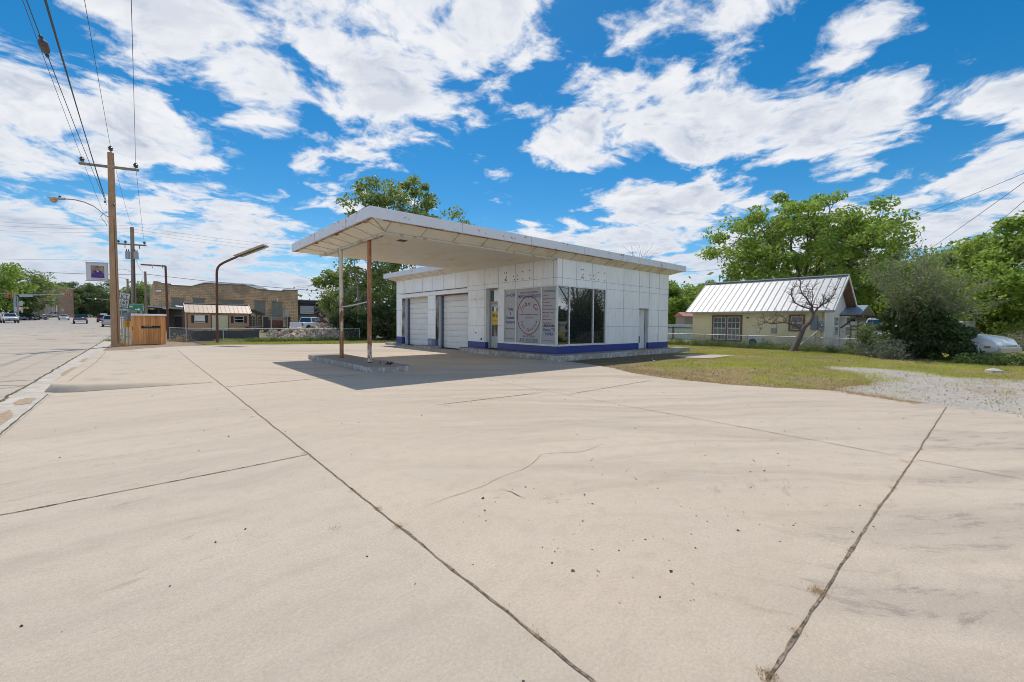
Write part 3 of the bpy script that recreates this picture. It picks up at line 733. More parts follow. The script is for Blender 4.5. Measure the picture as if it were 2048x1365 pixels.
fs = MB().box(x0+.018, x0+.026, 15.99, 16.54, 1.40, 2.05).build('for_sale_sign', plain('yellow_card', (.62, .40, .02), .5, var=.05), od)
q = MB(); text(q, 'FOR SALE', (x0+.018, 16.265, 1.77), U, V, .21, 'CENTER', .50, .004, 0, .006); q.box(x0+.014, x0+.017, 16.02, 16.5, 1.60, 1.61); q.build('lettering', M_BLACKP, fs)
# side door with cut-out
d = MB(); yy = WY+.16
d.box(18.95, 19.84, yy, yy+.05, ZP, 2.28)
for k in range(5): d.box(19.02+k*.16, 19.05+k*.16, yy-.008, yy, ZP+.02, 2.26)
sd = d.build('side_door', worn('white_metal_door', (.62, .63, .62), (.35, .30, .26), .3, 3, .5, stretch=(1, 1, .3)), st, bevel=.004)
MB().box(18.97, 19.84, WY+.02, WY+.16, 2.23, 2.28).build('door_head', plain('tan_head', (.33, .25, .17), .7), sd)
MB().box(19.0, 19.28, yy-.012, yy-.009, .52, .86).build('pet_hatch', plain('hatch_black', (.012, .012, .012), .8), sd)
MB().box(19.70, 19.84, WY+.1, WY+.159, ZP, 2.23).build('door_trim', worn('grey_trim', (.40, .38, .36), (.2, .16, .13), .4, 4), sd)
# roof slab: one flat roof over canopy, office and garage, with folded fascia and sloped soffit
OUT = [(4.78, 11.40), (22.65, 11.40), (22.65, 27.15), (12.3, 27.15), (12.3, 19.33), (4.78, 19.33)]
INN = [(5.46, 11.93), (WE, 11.93), (WE, WN), (WX+.02, WN), (WX+.02, 18.06), (5.46, 18.06)]
f = MB(); n = 6
vs = [(x, y, ZT) for x, y in OUT]+[(x, y, ZF) for x, y in OUT]
f.add(vs, [(i, i+n, (i+1) % n+n, (i+1) % n) for i in range(n)])
ins = [(4.84, 11.46), (22.59, 11.46), (22.59, 27.09), (12.36, 27.09), (12.36, 19.27), (4.84, 19.27)]
vs = [(x, y, ZF) for x, y in OUT]+[(x, y, ZF-.002) for x, y in ins]+[(x, y, ZF+.05) for x, y in ins]
f.add(vs, [(i, i+n, (i+1) % n+n, (i+1) % n) for i in range(n)]+[(i+n, i+2*n, (i+1) % n+2*n, (i+1) % n+n) for i in range(n)])
fa = f.build('fascia', M_FASCIA, st)
s = MB()
for i in range(n):
    (x0, y0), (x1, y1) = OUT[i], OUT[(i+1) % n]; L_ = math.hypot(x1-x0, y1-y0); k = 1
    while k*3.05 < L_:
        t = k*3.05/L_; c = Vector((x0+(x1-x0)*t, y0+(y1-y0)*t, 0)); d = Vector((x1-x0, y1-y0, 0)).normalized(); nn = Vector((d.y, -d.x, 0))
        s.obox((c.x+nn.x*.002, c.y+nn.y*.002, (ZT+ZF)/2), d, nn, (0, 0, 1), .006, .004, (ZT-ZF)/2); k += 1
s.build('fascia_seam', plain('pale_seam', (.40, .40, .41), .6), fa)
f = MB(); f.add([(x, y, ZT) for x, y in OUT], [tuple(range(n))]); f.build('roof', M_ROOFTOP, st)
f = MB(); vs = [(x, y, ZF+.03) for x, y in ins]+[(x, y, ZC) for x, y in INN]
f.add(vs, [(i, i+n, (i+1) % n+n, (i+1) % n) for i in range(n)]); so = f.build('soffit', M_SOFF, st)
f = MB(); f.add([(x, y, ZC) for x, y in INN], [tuple(range(n))]); ce = f.build('ceiling', M_CEIL, st)
# soffit ribs
s = MB()
def ribs(a, b, c, d, k):
    for i in range(1, k):
        t = i/k; p = Vector(a).lerp(Vector(b), t); q = Vector(c).lerp(Vector(d), t); s.beam((p.x, p.y, ZF+.022), (q.x, q.y, ZC-.008), .017, .016)
def P2(p): return (*p, 0)
ribs((5.46, 11.46, 0), (WE, 11.46, 0), (5.46, 11.93, 0), (WE, 11.93, 0), 14)
s.beam((5.46, 11.46, ZF+.02), (5.46, 11.93, ZC-.008), .017, .016); s.beam((4.84, 11.93, ZF+.02), (5.46, 11.93, ZC-.008), .017, .016)
ribs((4.84, 11.93, 0), (4.84, 19.2, 0), (5.46, 11.93, 0), (5.46, 18.06, 0), 7)
ribs((12.36, 19.3, 0), (12.36, 27.0, 0), (WX+.02, 19.3, 0), (WX+.02, 26.4, 0), 7)
s.beam((4.9, 11.5, ZF+.02), (5.46, 11.93, ZC-.008), .03, .02)
s.each('rib', plain('soffit_rib', (.40, .35, .27), .6), so)
# drop trim round the ceiling, patched where it sags
s = MB(); s.beam((5.50, 11.98, ZC-.035), (WX, 11.98, ZC-.035), .035, .06); s.beam((5.50, 11.96, ZC-.035), (5.50, 18.06, ZC-.035), .035, .06); s.beam((5.62, 12.6, ZC-.02), (5.62, 17.9, ZC-.02), .16, .035)
s.build('trim', worn('grey_trim_metal', (.52, .49, .43), (.25, .18, .12), .42, 4), ce)
s = MB(); s.beam((4.86, 11.42, ZF-.012), (4.86, 19.1, ZF-.012), .05, .02); s.beam((5.2, 11.47, ZF-.012), (16, 11.47, ZF-.012), .05, .02)
for y in (11.9, 14.3, 16.4): s.box(4.86, 4.95, y, y+.22, ZF-.03, ZF-.005)
s.build('drip_edge', worn('brown_drip_edge', (.34, .25, .15), (.14, .07, .04), .5, 5), so)
MB().box(6.35, 6.6, 12.75, 13.0, ZC-.02, ZC-.001).build('light_plate', M_RUST, ce)
# two rusted posts carrying the canopy, pinned to the island
def rust_post(name, z0, z1, lo, bias=0):
    m = Mat(name, .7)
    k = m.noise(7, 9, .72, (1, 1, .35)); x, y, z = m.xyz(); b = m.noise(.9, 3, .5, (.2, .2, 1), (3, 1, 5))
    f = m.math('ADD', m.math('ADD', k, m.math('MULTIPLY', m.math('SUBTRACT', b, .5), .5)), m.math('MULTIPLY', m.mapr(z, z0, z1), lo))
    f = m.mapr(f, .52+bias, .60+bias)
    rr = m.mix(m.mapr(m.noise(5, 6, .7, (1, 1, .3), (5, 5, 1)), .4, .62), (.22, .055, .025), (.42, .20, .085))
    m.col(m.mix(f, (.64, .58, .47), rr)); m.bump(f, .4, .004); return m.m
for (x, y, pm) in ((5.6, 13.42, rust_post('orange_rust_post', .3, 1.6, .30)), (5.56, 15.85, rust_post('cream_flaking_post', 2.5, .8, .30, .10))):
    po = MB().tube([(x, y, .16), (x, y, ZC)], .068, 16).build('canopy_post', pm, st, smooth=True)
    MB().lathe((x, y, .165), [(.085, 0), (.085, .02), (.072, .03)], 14).build('post_collar', M_RUST, po)
MB().tube([(5.50, 15.86, .2), (5.49, 15.87, 4.05)], .012, 5).build('conduit', plain('conduit_grey', (.10, .09, .08), .7), st)
MB().tube([(5.56, 15.85, 2.03), (5.56, 15.2, 2.04), (5.57, 14.6, 2.07), (5.58, 14.0, 2.11), (5.6, 13.42, 2.15)], .022, 6).build('cross_pipe', plain('galvanised_pipe', (.5, .5, .48), .5, .5), st, smooth=True)
# raised walk round the office and small pads at the garage piers; pump island
s = MB()
def slab(poly, h, mat, name='walk', b=.02): return struct(name, MB().prism([(x, y, -.02) for x, y in poly], (0, 0, h+.02)), mat, bevel=b)
slab([(12.22, 11.27), (22.9, 11.2), (22.9, 11.94), (12.88, 11.94), (12.88, 18.2), (12.6, 18.35), (12.3, 18.2), (12.22, 17.7)], ZP, M_PAD)
MB_ = [(12.3+.25*math.cos(t), 21.93+.95*math.sin(t)) for t in np.linspace(math.pi/2, 3*math.pi/2, 12)]
slab([(12.89, 22.88)]+MB_+[(12.89, 20.98)], .13, M_PAD); slab([(12.89, 27.0), (12.3, 26.9), (12.1, 26.4), (12.3, 25.75), (12.89, 25.6)], .11, M_PAD)
isl = [(5.0, 18.0), (6.27, 18.0)]+[(6.27, 11.95), (6.15, 11.82)]+[(5.35, 11.82), (5.12, 11.92), (5.02, 12.2)]
tag(MB().prism([(x, y, -.02) for x, y in isl], (0, 0, .19)).build('pump_island', M_PAD, bevel=.025), 'low concrete kerbed island under the canopy where the two rusty posts stand', 'pump island')
t = thing('pipe_stub', 'short rusty pipe stub standing on the concrete island near its rounded end', 'pipe stub', (5.66, 12.75, .17))
MB().tube([(5.66, 12.75, .17), (5.66, 12.75, .27)], .016, 8).build('pipe', M_RUST, t); MB().lathe((5.66, 12.75, .17), [(.035, 0), (.03, .012)], 8).build('flange', M_RUST, t)
t = MB()
for k in range(7):
    a = rng.uniform(0, 6.3); c = Vector((5.86+rng.normal(0, .05), 12.45+rng.normal(0, .06), .18)); t.tube([c, c+Vector((math.cos(a)*.09, math.sin(a)*.09, rng.uniform(.02, .07))), c+Vector((math.cos(a)*.15, math.sin(a)*.13, .005))], .014, 5)
tag(t.build('cut_cable', plain('black_cable', (.025, .022, .02), .7)), 'tangle of black cut cable ends sticking out of the concrete island', 'cable')
# ================================================================== street side: poles, wires, signs, box
def wood_mat(name, c, dark, scale=1, stretch=(6, 6, .35)):
    if name in MATS: return MATS[name]
    m = Mat(name, .85, 0, .2); k = m.noise(4*scale, 8, .7, stretch); g = m.noise(14*scale, 5, .7, stretch, (4, 4, 4)); b = m.noise(.5, 4, .6)
    cc = m.mix(m.mapr(k, .3, .7), dark, c); cc = m.mix(m.mapr(g, .55, .72, 0, .7), cc, tuple(x*.4 for x in dark)); cc = m.mix(m.mapr(b, .35, .65, 0, .4), cc, tuple(min(1, x*1.25) for x in c))
    m.col(cc); m.bump(k, .5, .01); MATS[name] = m.m; return m.m
M_POLE = wood_mat('pole_wood', (.46, .285, .165), (.25, .15, .085))
M_POLE2 = wood_mat('old_pole_wood', (.33, .255, .195), (.18, .14, .11))
M_ARM = wood_mat('crossarm_wood', (.30, .255, .19), (.17, .14, .10), 1, (3, 3, 3))
M_WIRE = plain('wire_black', (.05, .052, .058), .6)
M_STEEL = plain('galvanised_steel', (.34, .35, .36), .5, .4, .15, 10)
M_INS = plain('brown_insulator', (.10, .075, .075), .3)
M_BLACK = plain('black_metal', (.03, .03, .032), .6)
def insulator(p, parent, h=.3):
    x, y, z = p
    o = MB().lathe((x, y, z), [(.02, -.06), (.02, .05), (.085, .06), (.10, .10), (.06, .13), (.11, .15), (.11, .20), (.07, .24), (.08, .27), (.04, .30)], 10).build('insulator', M_INS, parent, smooth=True); return o
def tapered_pole(x0, y0, x1, y1, h, rb, rt, mat, parent, name='pole', zb=0):
    n = 8; pts = [(x0+(x1-x0)*k/n, y0+(y1-y0)*k/n, zb-.1+(h+.1)*k/n) for k in range(n+1)]
    return MB().tube(pts, [rb+(rt-rb)*k/n for k in range(n+1)], 14).build(name, mat, parent, smooth=True)
b0 = PZ(232, 694); px_, py_ = b0.x, b0.y; HT = 10.55
up_ = thing('utility_pole', 'tall brown wooden utility pole at the kerb with crossarm, street lamp and banner', 'utility pole', (px_, py_, 0), 'wooden utility poles along the street')
topx, topy = P(221.5, 315, 23.45).x, P(221.5, 315, 23.45).y
pole = tapered_pole(px_, py_, topx, topy, HT, .205, .135, M_POLE, up_)
A0, A1 = P(158.5, 327, 23.5), P(277, 341, 23.5); mid = (A0+A1)/2
MB().beam(A0, A1, .10, .125).build('crossarm', M_ARM, up_, bevel=.006)
fwd = Vector((-.45, -.9, 0)).normalized()
W0, W1, W2 = A0.lerp(A1, .045)+Vector((0, 0, .07)), Vector((topx, topy, HT+.06)), A0.lerp(A1, .955)+Vector((0, 0, .07))
for p in (W0, W1, W2): insulator(p, up_)
MB().lathe((topx, topy, HT-.05), [(.03, 0), (.03, .12)], 8).build('pin', M_STEEL, up_)
q = A0.lerp(A1, .55); MB().box(q.x-.16, q.x+.16, q.y-.16, q.y-.13, q.z-.05, q.z+.05).build('bracket', M_STEEL, up_)
# street lamp on a curved arm
D = 23.45
arm = [P(*q, D) for q in ((216, 434), (203, 424), (188, 413), (170, 405), (150, 400), (132, 398.5), (118, 397.5))]
la = MB().tube(arm, .032, 8).build('lamp_arm', M_STEEL, up_, smooth=True)
c0, c1 = P(130, 398.5, D), P(95, 396, D); ax = (c1-c0).normalized(); sd = ax.cross(Vector((0, 0, 1))).normalized()
h = MB(); vs = []; prof = [(0, .05, .05, .0), (.12, .11, .08, -.03), (.4, .17, .10, -.03), (.75, .17, .10, -.02), (.93, .10, .07, 0), (1, .03, .03, 0)]
L_ = (c1-c0).length
for (t, wd, ht, dz) in prof:
    for k in range(10):
        a = 2*math.pi*k/10; vs.append(c0+ax*L_*t+sd*wd*math.cos(a)+Vector((0, 0, dz+ht*math.sin(a)*(1 if math.sin(a) > 0 else .5))))
h.add(vs, [(i*10+k, i*10+(k+1) % 10, (i+1)*10+(k+1) % 10, (i+1)*10+k) for i in range(5) for k in range(10)]+[tuple(range(10)), tuple(range(59, 49, -1))])
lh = h.build('lamp_head', plain('lamp_grey', (.38, .38, .37), .5, .2), up_, smooth=True)
c = c0+ax*L_*.66
MB().lathe(c+Vector((0, 0, -.05)), [(.16, 0), (.15, -.08), (.10, -.16), (.03, -.19)], 12).build('lens', plain('amber_lens', (.50, .34, .20), .25), lh, smooth=True)
MB().lathe(c0+ax*L_*.3+Vector((0, 0, .06)), [(.05, 0), (.05, .08), (.03, .1)], 8).build('photocell', M_BLACK, lh)
MB().tube([P(214, 425, D-.1), P(206, 428, D-.1), P(201, 434, D-.1), P(210, 445, D-.1), P(214, 452, D-.1)], .012, 5).build('lamp_lead', M_WIRE, up_)
for (u, v) in ((210, 404), (228, 410)):
    MB().lathe(P(u, v, 23.3), [(.03, -.06), (.05, -.03), (.05, .03), (.02, .06)], 8).build('spool_insulator', M_INS, up_)
MB().tube([(px_+.10, py_-.18, .2), (topx+.06, topy-.14, 7)], .018, 5).build('ground_wire_cover', plain('wood_strip', (.12, .08, .05), .9), up_)
# graduation banner on the pole
B = [P(171, 524.5, 23.45), P(216.5, 526.5, 23.45), P(217, 563.5, 23.45), P(173, 561.5, 23.45)]
bt = thing('banner', 'white fabric banner with a purple gowned graduate portrait hung on the pole', 'banner', B[3])
bx_ = (B[1]-B[0]).normalized(); bz_ = (B[0]-B[3]).normalized(); bn = bx_.cross(bz_).normalized(); bw, bh = (B[1]-B[0]).length, (B[0]-B[3]).length
def bp(u, v, l=.012): return B[3]+bx_*bw*u+bz_*bh*v-bn*(-l)
f = MB(); vs = []
for k in range(9):
    for j_ in range(9): vs.append(B[3]+(B[2]-B[3])*(k/8)*(1-j_/8)+(B[1]-B[0])*(k/8)*(j_/8)+(B[0]-B[3])*(j_/8)+bn*.006*math.sin(k*1.1))
f.add(vs, [(k*9+j_, (k+1)*9+j_, (k+1)*9+j_+1, k*9+j_+1) for k in range(8) for j_ in range(8)])
cl = f.build('cloth', plain('banner_cloth', (.58, .57, .60), .7, var=.04), bt, smooth=True)
for m_ in cl.data.materials: pass
so_ = cl.modifiers.new('thick', 'SOLIDIFY'); so_.thickness = .004; so_.offset = 0
def flat(pts, l): return MB().add([bp(u, v, l) for u, v in pts], [tuple(range(len(pts)))])
def ell(cu, cv, ru, rv, n=18): return [(cu+ru*math.cos(2*math.pi*k/n), cv+rv*math.sin(2*math.pi*k/n)) for k in range(n)]
flat([(.22, .17), (.81, .17), (.81, .83), (.22, .83)], .012).build('portrait_print', plain('portrait_backdrop', (.30, .20, .125), .7, var=.35, scale=3), cl)
flat([(.23, .175), (.80, .175), (.78, .40), (.68, .54), (.58, .59), (.44, .59), (.34, .52), (.26, .38)], .016).build('portrait_print', plain('purple_gown', (.07, .025, .19), .7, var=.3, scale=14), cl)
f = flat([(.46, .56), (.60, .56), (.53, .47)], .019); f.mat(0); f.build('portrait_print', plain('collar_white', (.6, .6, .62), .7), cl)
flat(ell(.515, .665, .058, .085), .019).build('portrait_print', plain('portrait_skin', (.36, .20, .13), .7), cl)
flat([(.44, .70), (.45, .77), (.51, .79), (.58, .77), (.59, .70), (.56, .735), (.48, .735)], .021).build('portrait_print', plain('dark_hair', (.025, .018, .018), .8), cl)
for (u, v) in ((.36, .42), (.68, .30)): flat(ell(u, v, .03, .03), .019).build('portrait_print', plain('portrait_skin', (.36, .20, .13), .7), cl)
f = MB()
for k in range(10): f.add([bp(.24+k*.06, .085, .014), bp(.275+k*.06, .085, .014), bp(.275+k*.06, .115, .014), bp(.24+k*.06, .115, .014)], [(0, 1, 2, 3)])
f.build('small_print', plain('print_grey', (.22, .22, .24), .7), cl)
for k, (a, b) in enumerate(((B[0], B[1]), (B[3], B[2]))):
    d = (b-a).normalized(); MB().tube([a-d*.06, b+d*.18], .014, 6).build('banner_rod', M_STEEL, bt)
# more poles up the street
def far_pole(px, pyt, d, ht, r, label, arms=(), lamp=None, mat=M_POLE2):
    tp = P(px, pyt, d); zb = gz(tp.y); h_ = tp.z
    t = thing('utility_pole', label, 'utility pole', (tp.x, tp.y, zb), 'wooden utility poles along the street')
    tapered_pole(tp.x, tp.y, tp.x, tp.y, h_-zb, r, r*.72, mat, t, 'pole', zb)
    for (xa, ya, xb, yb) in arms: MB().beam(P(xa, ya, d), P(xb, yb, d), .1, .13).build('crossarm', M_ARM, t)
    return t
t2 = far_pole(264, 455, 41.5, 10.5, .20, 'grey weathered utility pole with two grey transformer cans near its top', [(235.5, 488, 292, 491.5)])
for (u, v0, v1) in ((255.5, 503, 518), (272.5, 504, 519)):
    c = P(u, v1, 41.2); hh = (v1-v0)/850*41.4
    o = MB().lathe(c, [(.16, 0), (.19, .03), (.19, hh-.05), (.15, hh)], 14).build('transformer', plain('transformer_grey', (.36, .38, .39), .5), t2, smooth=True)
    for dx in (-.07, .07): MB().lathe(c+Vector((dx, dx, hh)), [(.03, 0), (.05, .06), (.03, .1), (.045, .15), (.015, .2)], 6).build('bushing', M_INS, o)
for (u, v) in ((237, 486.5), (251, 487.5), (289, 489.5)): insulator(P(u, v, 41.5), t2)
for (u, v) in ((250, 489), (279, 491)): MB().tube([P(u, v, 41.5), P(u, v+7, 41.5)], .03, 6).build('cutout', M_BLACK, t2)
MB().tube([P(268.5, 500, 41.3), P(268.5, 520, 41.2), P(268.2, 606, 41.2)], .06, 6).build('riser_conduit', plain('riser_dark', (.07, .065, .06), .7), t2)
t3 = far_pole(255, 558, 75, 9, .2, 'slim grey utility pole in the distance with two thin curved lamp arms')
MB().tube([P(255, 562, 75), P(250, 557.5, 75), P(243, 556, 75), P(238, 556, 75)], .04, 5).build('lamp_arm', M_STEEL, t3)
MB().tube([P(262, 545, 75), P(256, 541, 75), P(247, 538.5, 75), P(236, 539, 75)], .04, 5).build('lamp_arm', M_STEEL, t3)
t4 = far_pole(290.5, 543.5, 47, 7, .14, 'short plain grey utility pole beside the stone building where the cable turns', mat=M_POLE2)
t5 = far_pole(115.5, 583, 120, 9, .2, 'distant grey utility pole in front of the tan brick building')

# overhead wires
def wire(label, pts, r=.011, sag=0, group='overhead wires', seg=18, weight=None):
    P0 = []
    for a, b in zip(pts, pts[1:]):
        a, b = Vector(a), Vector(b)
        for k in range(seg):
            t = k/seg; p = a.lerp(b, t); p.z -= sag*4*t*(1-t); P0.append(p)
    P0.append(Vector(pts[-1]))
    o = MB().tube(P0, r*.8, 5, False).build('overhead_wire', M_WIRE); return tag(o, label, 'wire', group)
def back(p, dz=.3, L=46): return Vector((p.x-.0, p.y-L, p.z+dz))
I0, I1, I2 = W0+Vector((0, 0, .24)), W1+Vector((0, 0, .26)), W2+Vector((0, 0, .24))
e2 = [P(237, 485.5, 41.5), P(264, 453.5, 41.5), P(289, 488.5, 41.5)]
wire('thin wire running overhead from the left tip of the tall pole crossarm', [back(I0), I0, e2[0]], .010, .35)
wire('thin wire running overhead from the very top of the tall pole', [back(I1), I1, e2[1]], .010, .35)
wire('thin wire running overhead from the right tip of the tall pole crossarm', [back(I2), I2, e2[2]], .010, .35)
K0 = P(211, 403, 23.35); K1 = P(213, 410, 23.35)
wz = wire('cable carrying a dark splice weight, left of the paired cables', [Vector((K0.x-.55, K0.y-46, K0.z+.5)), K0], .012, .55)
wire('thicker dark cable of the overhead pair, fixed beside the tall pole', [Vector((K0.x-.02, K0.y-46, K0.z+.6)), K0+Vector((.02, 0, .05))], .018, .5)
wire('thinner dark cable of the overhead pair, fixed beside the tall pole', [Vector((K1.x+.05, K1.y-46, K1.z+.7)), K1], .012, .5)
# the splice weight hangs on its cable about twenty metres before the pole
me = wz.data; best = None
def proj(p):
    v = Vector(p)-Vector((0, 0, EYE)); z = v.dot(FW); return (1024+FPX*v.dot(RT)/z, 677.44-FPX*v.dot(UP)/z, z)
for i in range(0, len(me.vertices), 5):
    c = sum((me.vertices[i+k].co for k in range(5)), Vector())/5
    if (c-Vector((0, 0, EYE))).dot(FW) < 1: continue
    u = proj(c)
    if best is None or abs(u[1]-55) < abs(best[0]-55): best = (u[1], c.copy(), i)
c = best[1]; d = Vector((0, 1, 0))
ws = thing('splice_weight', 'dark ribbed splice can hanging on the overhead cable at the top of the sky', 'cable splice', c)
MB().lathe(c-d*.22, [(.03, 0), (.075, .03), (.085, .06), (.085, .36), (.07, .42), (.03, .46)], 10, d).build('can', plain('splice_grey', (.09, .08, .085), .7, var=.3), ws, smooth=True)
for s_ in (-1, 1): MB().lathe(c+d*s_*.42-d*.06, [(.015, 0), (.035, .02), (.035, .1), (.015, .12)], 8, d).build('clamp', M_BLACK, ws)
# cross-street lines
wire('long thick cable crossing the street behind the banner and dropping to the far tree', [P(-60, 541, 60), P(95, 545, 50), P(290.5, 548.5, 47), P(648, 583, 40)], .03, .12)
for k, (l, a, b, c2, d2) in enumerate((('uppermost of three faint lines crossing the street', 441, 452, 497, 52), ('middle of three faint lines crossing the street', 449, 458, 503, 53), ('lowest of three faint lines crossing the street', 460, 464, 511, 54))):
    wire(l, [P(-80, a-3, d2), P(262, b, d2), P(640, c2, d2)], .012, .25)
wire('thin low line crossing the street level with the banner top', [P(-60, 516, 66), P(150, 520, 62), P(258, 522, 58)], .02, .1)
wire('slack service wire looping from the transformer pole down to the short pole', [P(268, 508, 41.5), P(290, 546, 46.8)], .014, .5)
wire('slack wire falling from the short pole behind the tall pole', [P(289, 549, 46.8), P(272, 577, 44), P(285, 590, 48)], .014, .2)

# route signs on a leaning post
rp = thing('route_sign', 'leaning junction sign with black bordered route plate reading 163 Texas', 'road sign', P(256, 674, 24.6))
s0, s1 = P(256, 674, 24.6), P(258.5, 588, 24.6)
MB().tube([s0, P(257, 600, 24.6), s1], .035, 8).build('post', M_STEEL, rp)
MB().box(s0.x-.12, s0.x+.12, s0.y-.12, s0.y+.12, s0.z, s0.z+.05).build('base_plate', M_STEEL, rp)
th = R(8.5); ux = (RT*math.cos(th)-UP*math.sin(th)); ux = Vector((RT.x, RT.y, 0)).normalized()*math.cos(th)-Vector((0, 0, 1))*math.sin(th); uy = Vector((RT.x, RT.y, 0)).normalized()*math.sin(th)+Vector((0, 0, 1))*math.cos(th); nz_ = ux.cross(uy)
M_SIGNW = plain('sign_white', (.52, .53, .53), .5, var=.05)
def plate(cx, cy, w, h, d=24.5, border=0):
    c = P(cx, cy, d); p = MB().obox(c, ux, uy, nz_, w/2, h/2, .006).build('sign_plate', M_BLACKP if border else M_SIGNW, rp, bevel=.002)
    if border: MB().obox(c+nz_*.008, ux, uy, nz_, w/2-border, h/2-border, .004).build('plate_face', M_SIGNW, p)
    return c, p
c, p = plate(249.3, 593.5, .56, .36); q = MB(); text(q, 'JCT', c-uy*.115, ux, uy, .33, 'CENTER', .44, .012, 0, .004); q.build('lettering', M_BLACKP, p)
c, p = plate(247.6, 607.5, .63, .52, 24.45, .035)
q = MB(); text(q, '163', c-uy*.03, ux, uy, .30, 'CENTER', .40, .020, 0, .006); text(q, 'TEXAS', c-uy*.19, ux, uy, .155, 'CENTER', .44, .020, 0, .002); q.build('lettering', M_BLACKP, p)
# pair of amber reflector boxes on short posts
ab = thing('reflector_marker', 'pair of amber reflector blocks on short grey posts below the junction sign', 'marker post', P(250.5, 690, 24.1))
for (u, d) in ((250.3, 24.3), (256.6, 24.5)):
    b1 = P(u-1.2 if u < 252 else u, 680, d); MB().tube([Vector((b1.x, b1.y, 0)), P(u, 640, d)], .04, 6).build('post', M_STEEL, ab)
    c = P(u, 648.5, d-.06); MB().obox(c, RT, FH, (0, 0, 1), .075, .05, .17).build('reflector', plain('amber_plastic', (.62, .27, .02), .35), ab, bevel=.01)
    c = P(u+1, 634, d+.02); MB().obox(c, RT, FH, (0, 0, 1), .09, .04, .24).build('shroud', plain('grey_sleeve', (.22, .23, .25), .6), ab)
# big green guide sign
c0, c1, c2_, c3 = P(237.5, 609, 37.3), P(286.5, 608.5, 37), P(286.5, 623, 37), P(237.5, 624, 37.3)
gs = thing('highway_sign', 'green highway guide sign with white place names and arrow behind the wooden enclosure', 'road sign', (c3.x, c3.y, gz(c3.y)))
gx = (c1-c0).normalized(); gx.z = 0; gx.normalize(); gn = gx.cross(Vector((0, 0, 1))); w_ = (c1-c0).length; zt, zb = c1.z, c2_.z; cm = (c0+c1)/2
face = MB().obox((cm.x, cm.y, (zt+zb)/2), gx, gn, (0, 0, 1), w_/2, .02, (zt-zb)/2).build('sign_board', plain('sign_white_edge', (.6, .62, .6), .5), gs)
MB().obox((cm.x+gn.x*.024, cm.y+gn.y*.024, (zt+zb)/2), gx, gn, (0, 0, 1), w_/2-.03, .004, (zt-zb)/2-.03).build('green_face', plain('sign_green', (.005, .17, .085), .45, var=.05), face)
q = MB(); e = Vector((c1.x, c1.y, 0)); hgt = zt-zb
text(q, 'Barnhart', e-gx*.98+gn*.03+Vector((0, 0, zb+hgt*.55)), gx, (0, 0, 1), hgt*.40, 'RIGHT', None, .006, 0, .006)
text(q, 'Comstock', e-gx*1.42+gn*.03+Vector((0, 0, zb+hgt*.13)), gx, (0, 0, 1), hgt*.40, 'RIGHT', None, .006, 0, .006)
a = e-gx*.62+gn*.034+Vector((0, 0, zb+hgt*.26)); q.obox(a, gx, gn, (0, 0, 1), .16, .003, .035)
q.add([a+gx*.14+Vector((0, 0, .13)), a+gx*.34, a+gx*.14-Vector((0, 0, .13))], [(2, 1, 0)]); q.build('lettering', plain('sign_letter_white', (.75, .76, .75), .5), face)
for t in (.1, .9):
    p = c0.lerp(c1, t); MB().box(p.x-.05, p.x+.05, p.y+.03, p.y+.12, gz(p.y)-.1, zt).build('post', M_STEEL, gs)
def board_tint(mat, amt):
    t = mat.node_tree; b = next(n for n in t.nodes if n.type == 'BSDF_PRINCIPLED'); src = b.inputs['Base Color'].links[0].from_socket
    g = t.nodes.new('ShaderNodeNewGeometry'); h = t.nodes.new('ShaderNodeHueSaturation'); m = t.nodes.new('ShaderNodeMapRange'); m.inputs[3].default_value = 1-amt; m.inputs[4].default_value = 1+amt*.5
    t.links.new(g.outputs['Random Per Island'], m.inputs[0]); t.links.new(m.outputs[0], h.inputs['Value']); t.links.new(src, h.inputs['Color']); t.links.new(h.outputs[0], b.inputs['Base Color'])
# cedar board enclosure with a slot and a white metal lid
M_CEDAR = wood_mat('cedar_boards', (.80, .39, .15), (.60, .265, .095), 1.2, (4, 4, .4))
board_tint(M_CEDAR, .3)
l0 = PZ(267, 690.5); l1 = P(331, 690, 26.4); l1.z = l0.z; ex = (l1-l0); Wd = ex.length; ex.normalize(); ey = Vector((-ex.y, ex.x, 0)); Hb = 1.74
bxr = thing('plank_enclosure', 'orange cedar plank enclosure with a dark slot and a white sheet metal lid', 'enclosure', l0)
s = MB(); nb = 13; bw_ = Wd/nb
def bpt(a, b, z): return l0+ex*a+ey*b+Vector((0, 0, z))
r_ = np.random.default_rng(5)
for k in range(nb):
    dz = r_.normal(0, .002); a0, a1 = k*bw_+.006, (k+1)*bw_-.006; off = r_.normal(0, .004)
    x0s, x1s = .30*Wd/1.0, .86*Wd
    segs = [(0.02, Hb)] if (a1 < .28*Wd or a0 > .84*Wd) else [(.02, .98), (1.14, Hb)]
    for za, zb_ in segs: s.obox(bpt((a0+a1)/2, -.012+off, (za+zb_)/2), ex, ey, (0, 0, 1), (a1-a0)/2, .011, (zb_-za)/2)
fw_ = s.build('front_wall', M_CEDAR, bxr)
s = MB(); ns = 12
for side in (0, Wd):
    for k in range(ns): s.obox(bpt(side, .05*k+.025, Hb/2+.02), ex, ey, (0, 0, 1), .011, .024, Hb/2)
s.each('side_wall', M_CEDAR, bxr)
s = MB()
for k in range(nb): s.obox(bpt((k+.5)*bw_, .6, Hb/2), ex, ey, (0, 0, 1), bw_/2-.003, .011, Hb/2)
s.build('back_wall', M_CEDAR, bxr)
s = MB()
for a in (0.02, Wd-.02): s.obox(bpt(a, -.035, Hb/2), ex, ey, (0, 0, 1), .035, .012, Hb/2)
s.each('corner_trim', M_CEDAR, bxr)
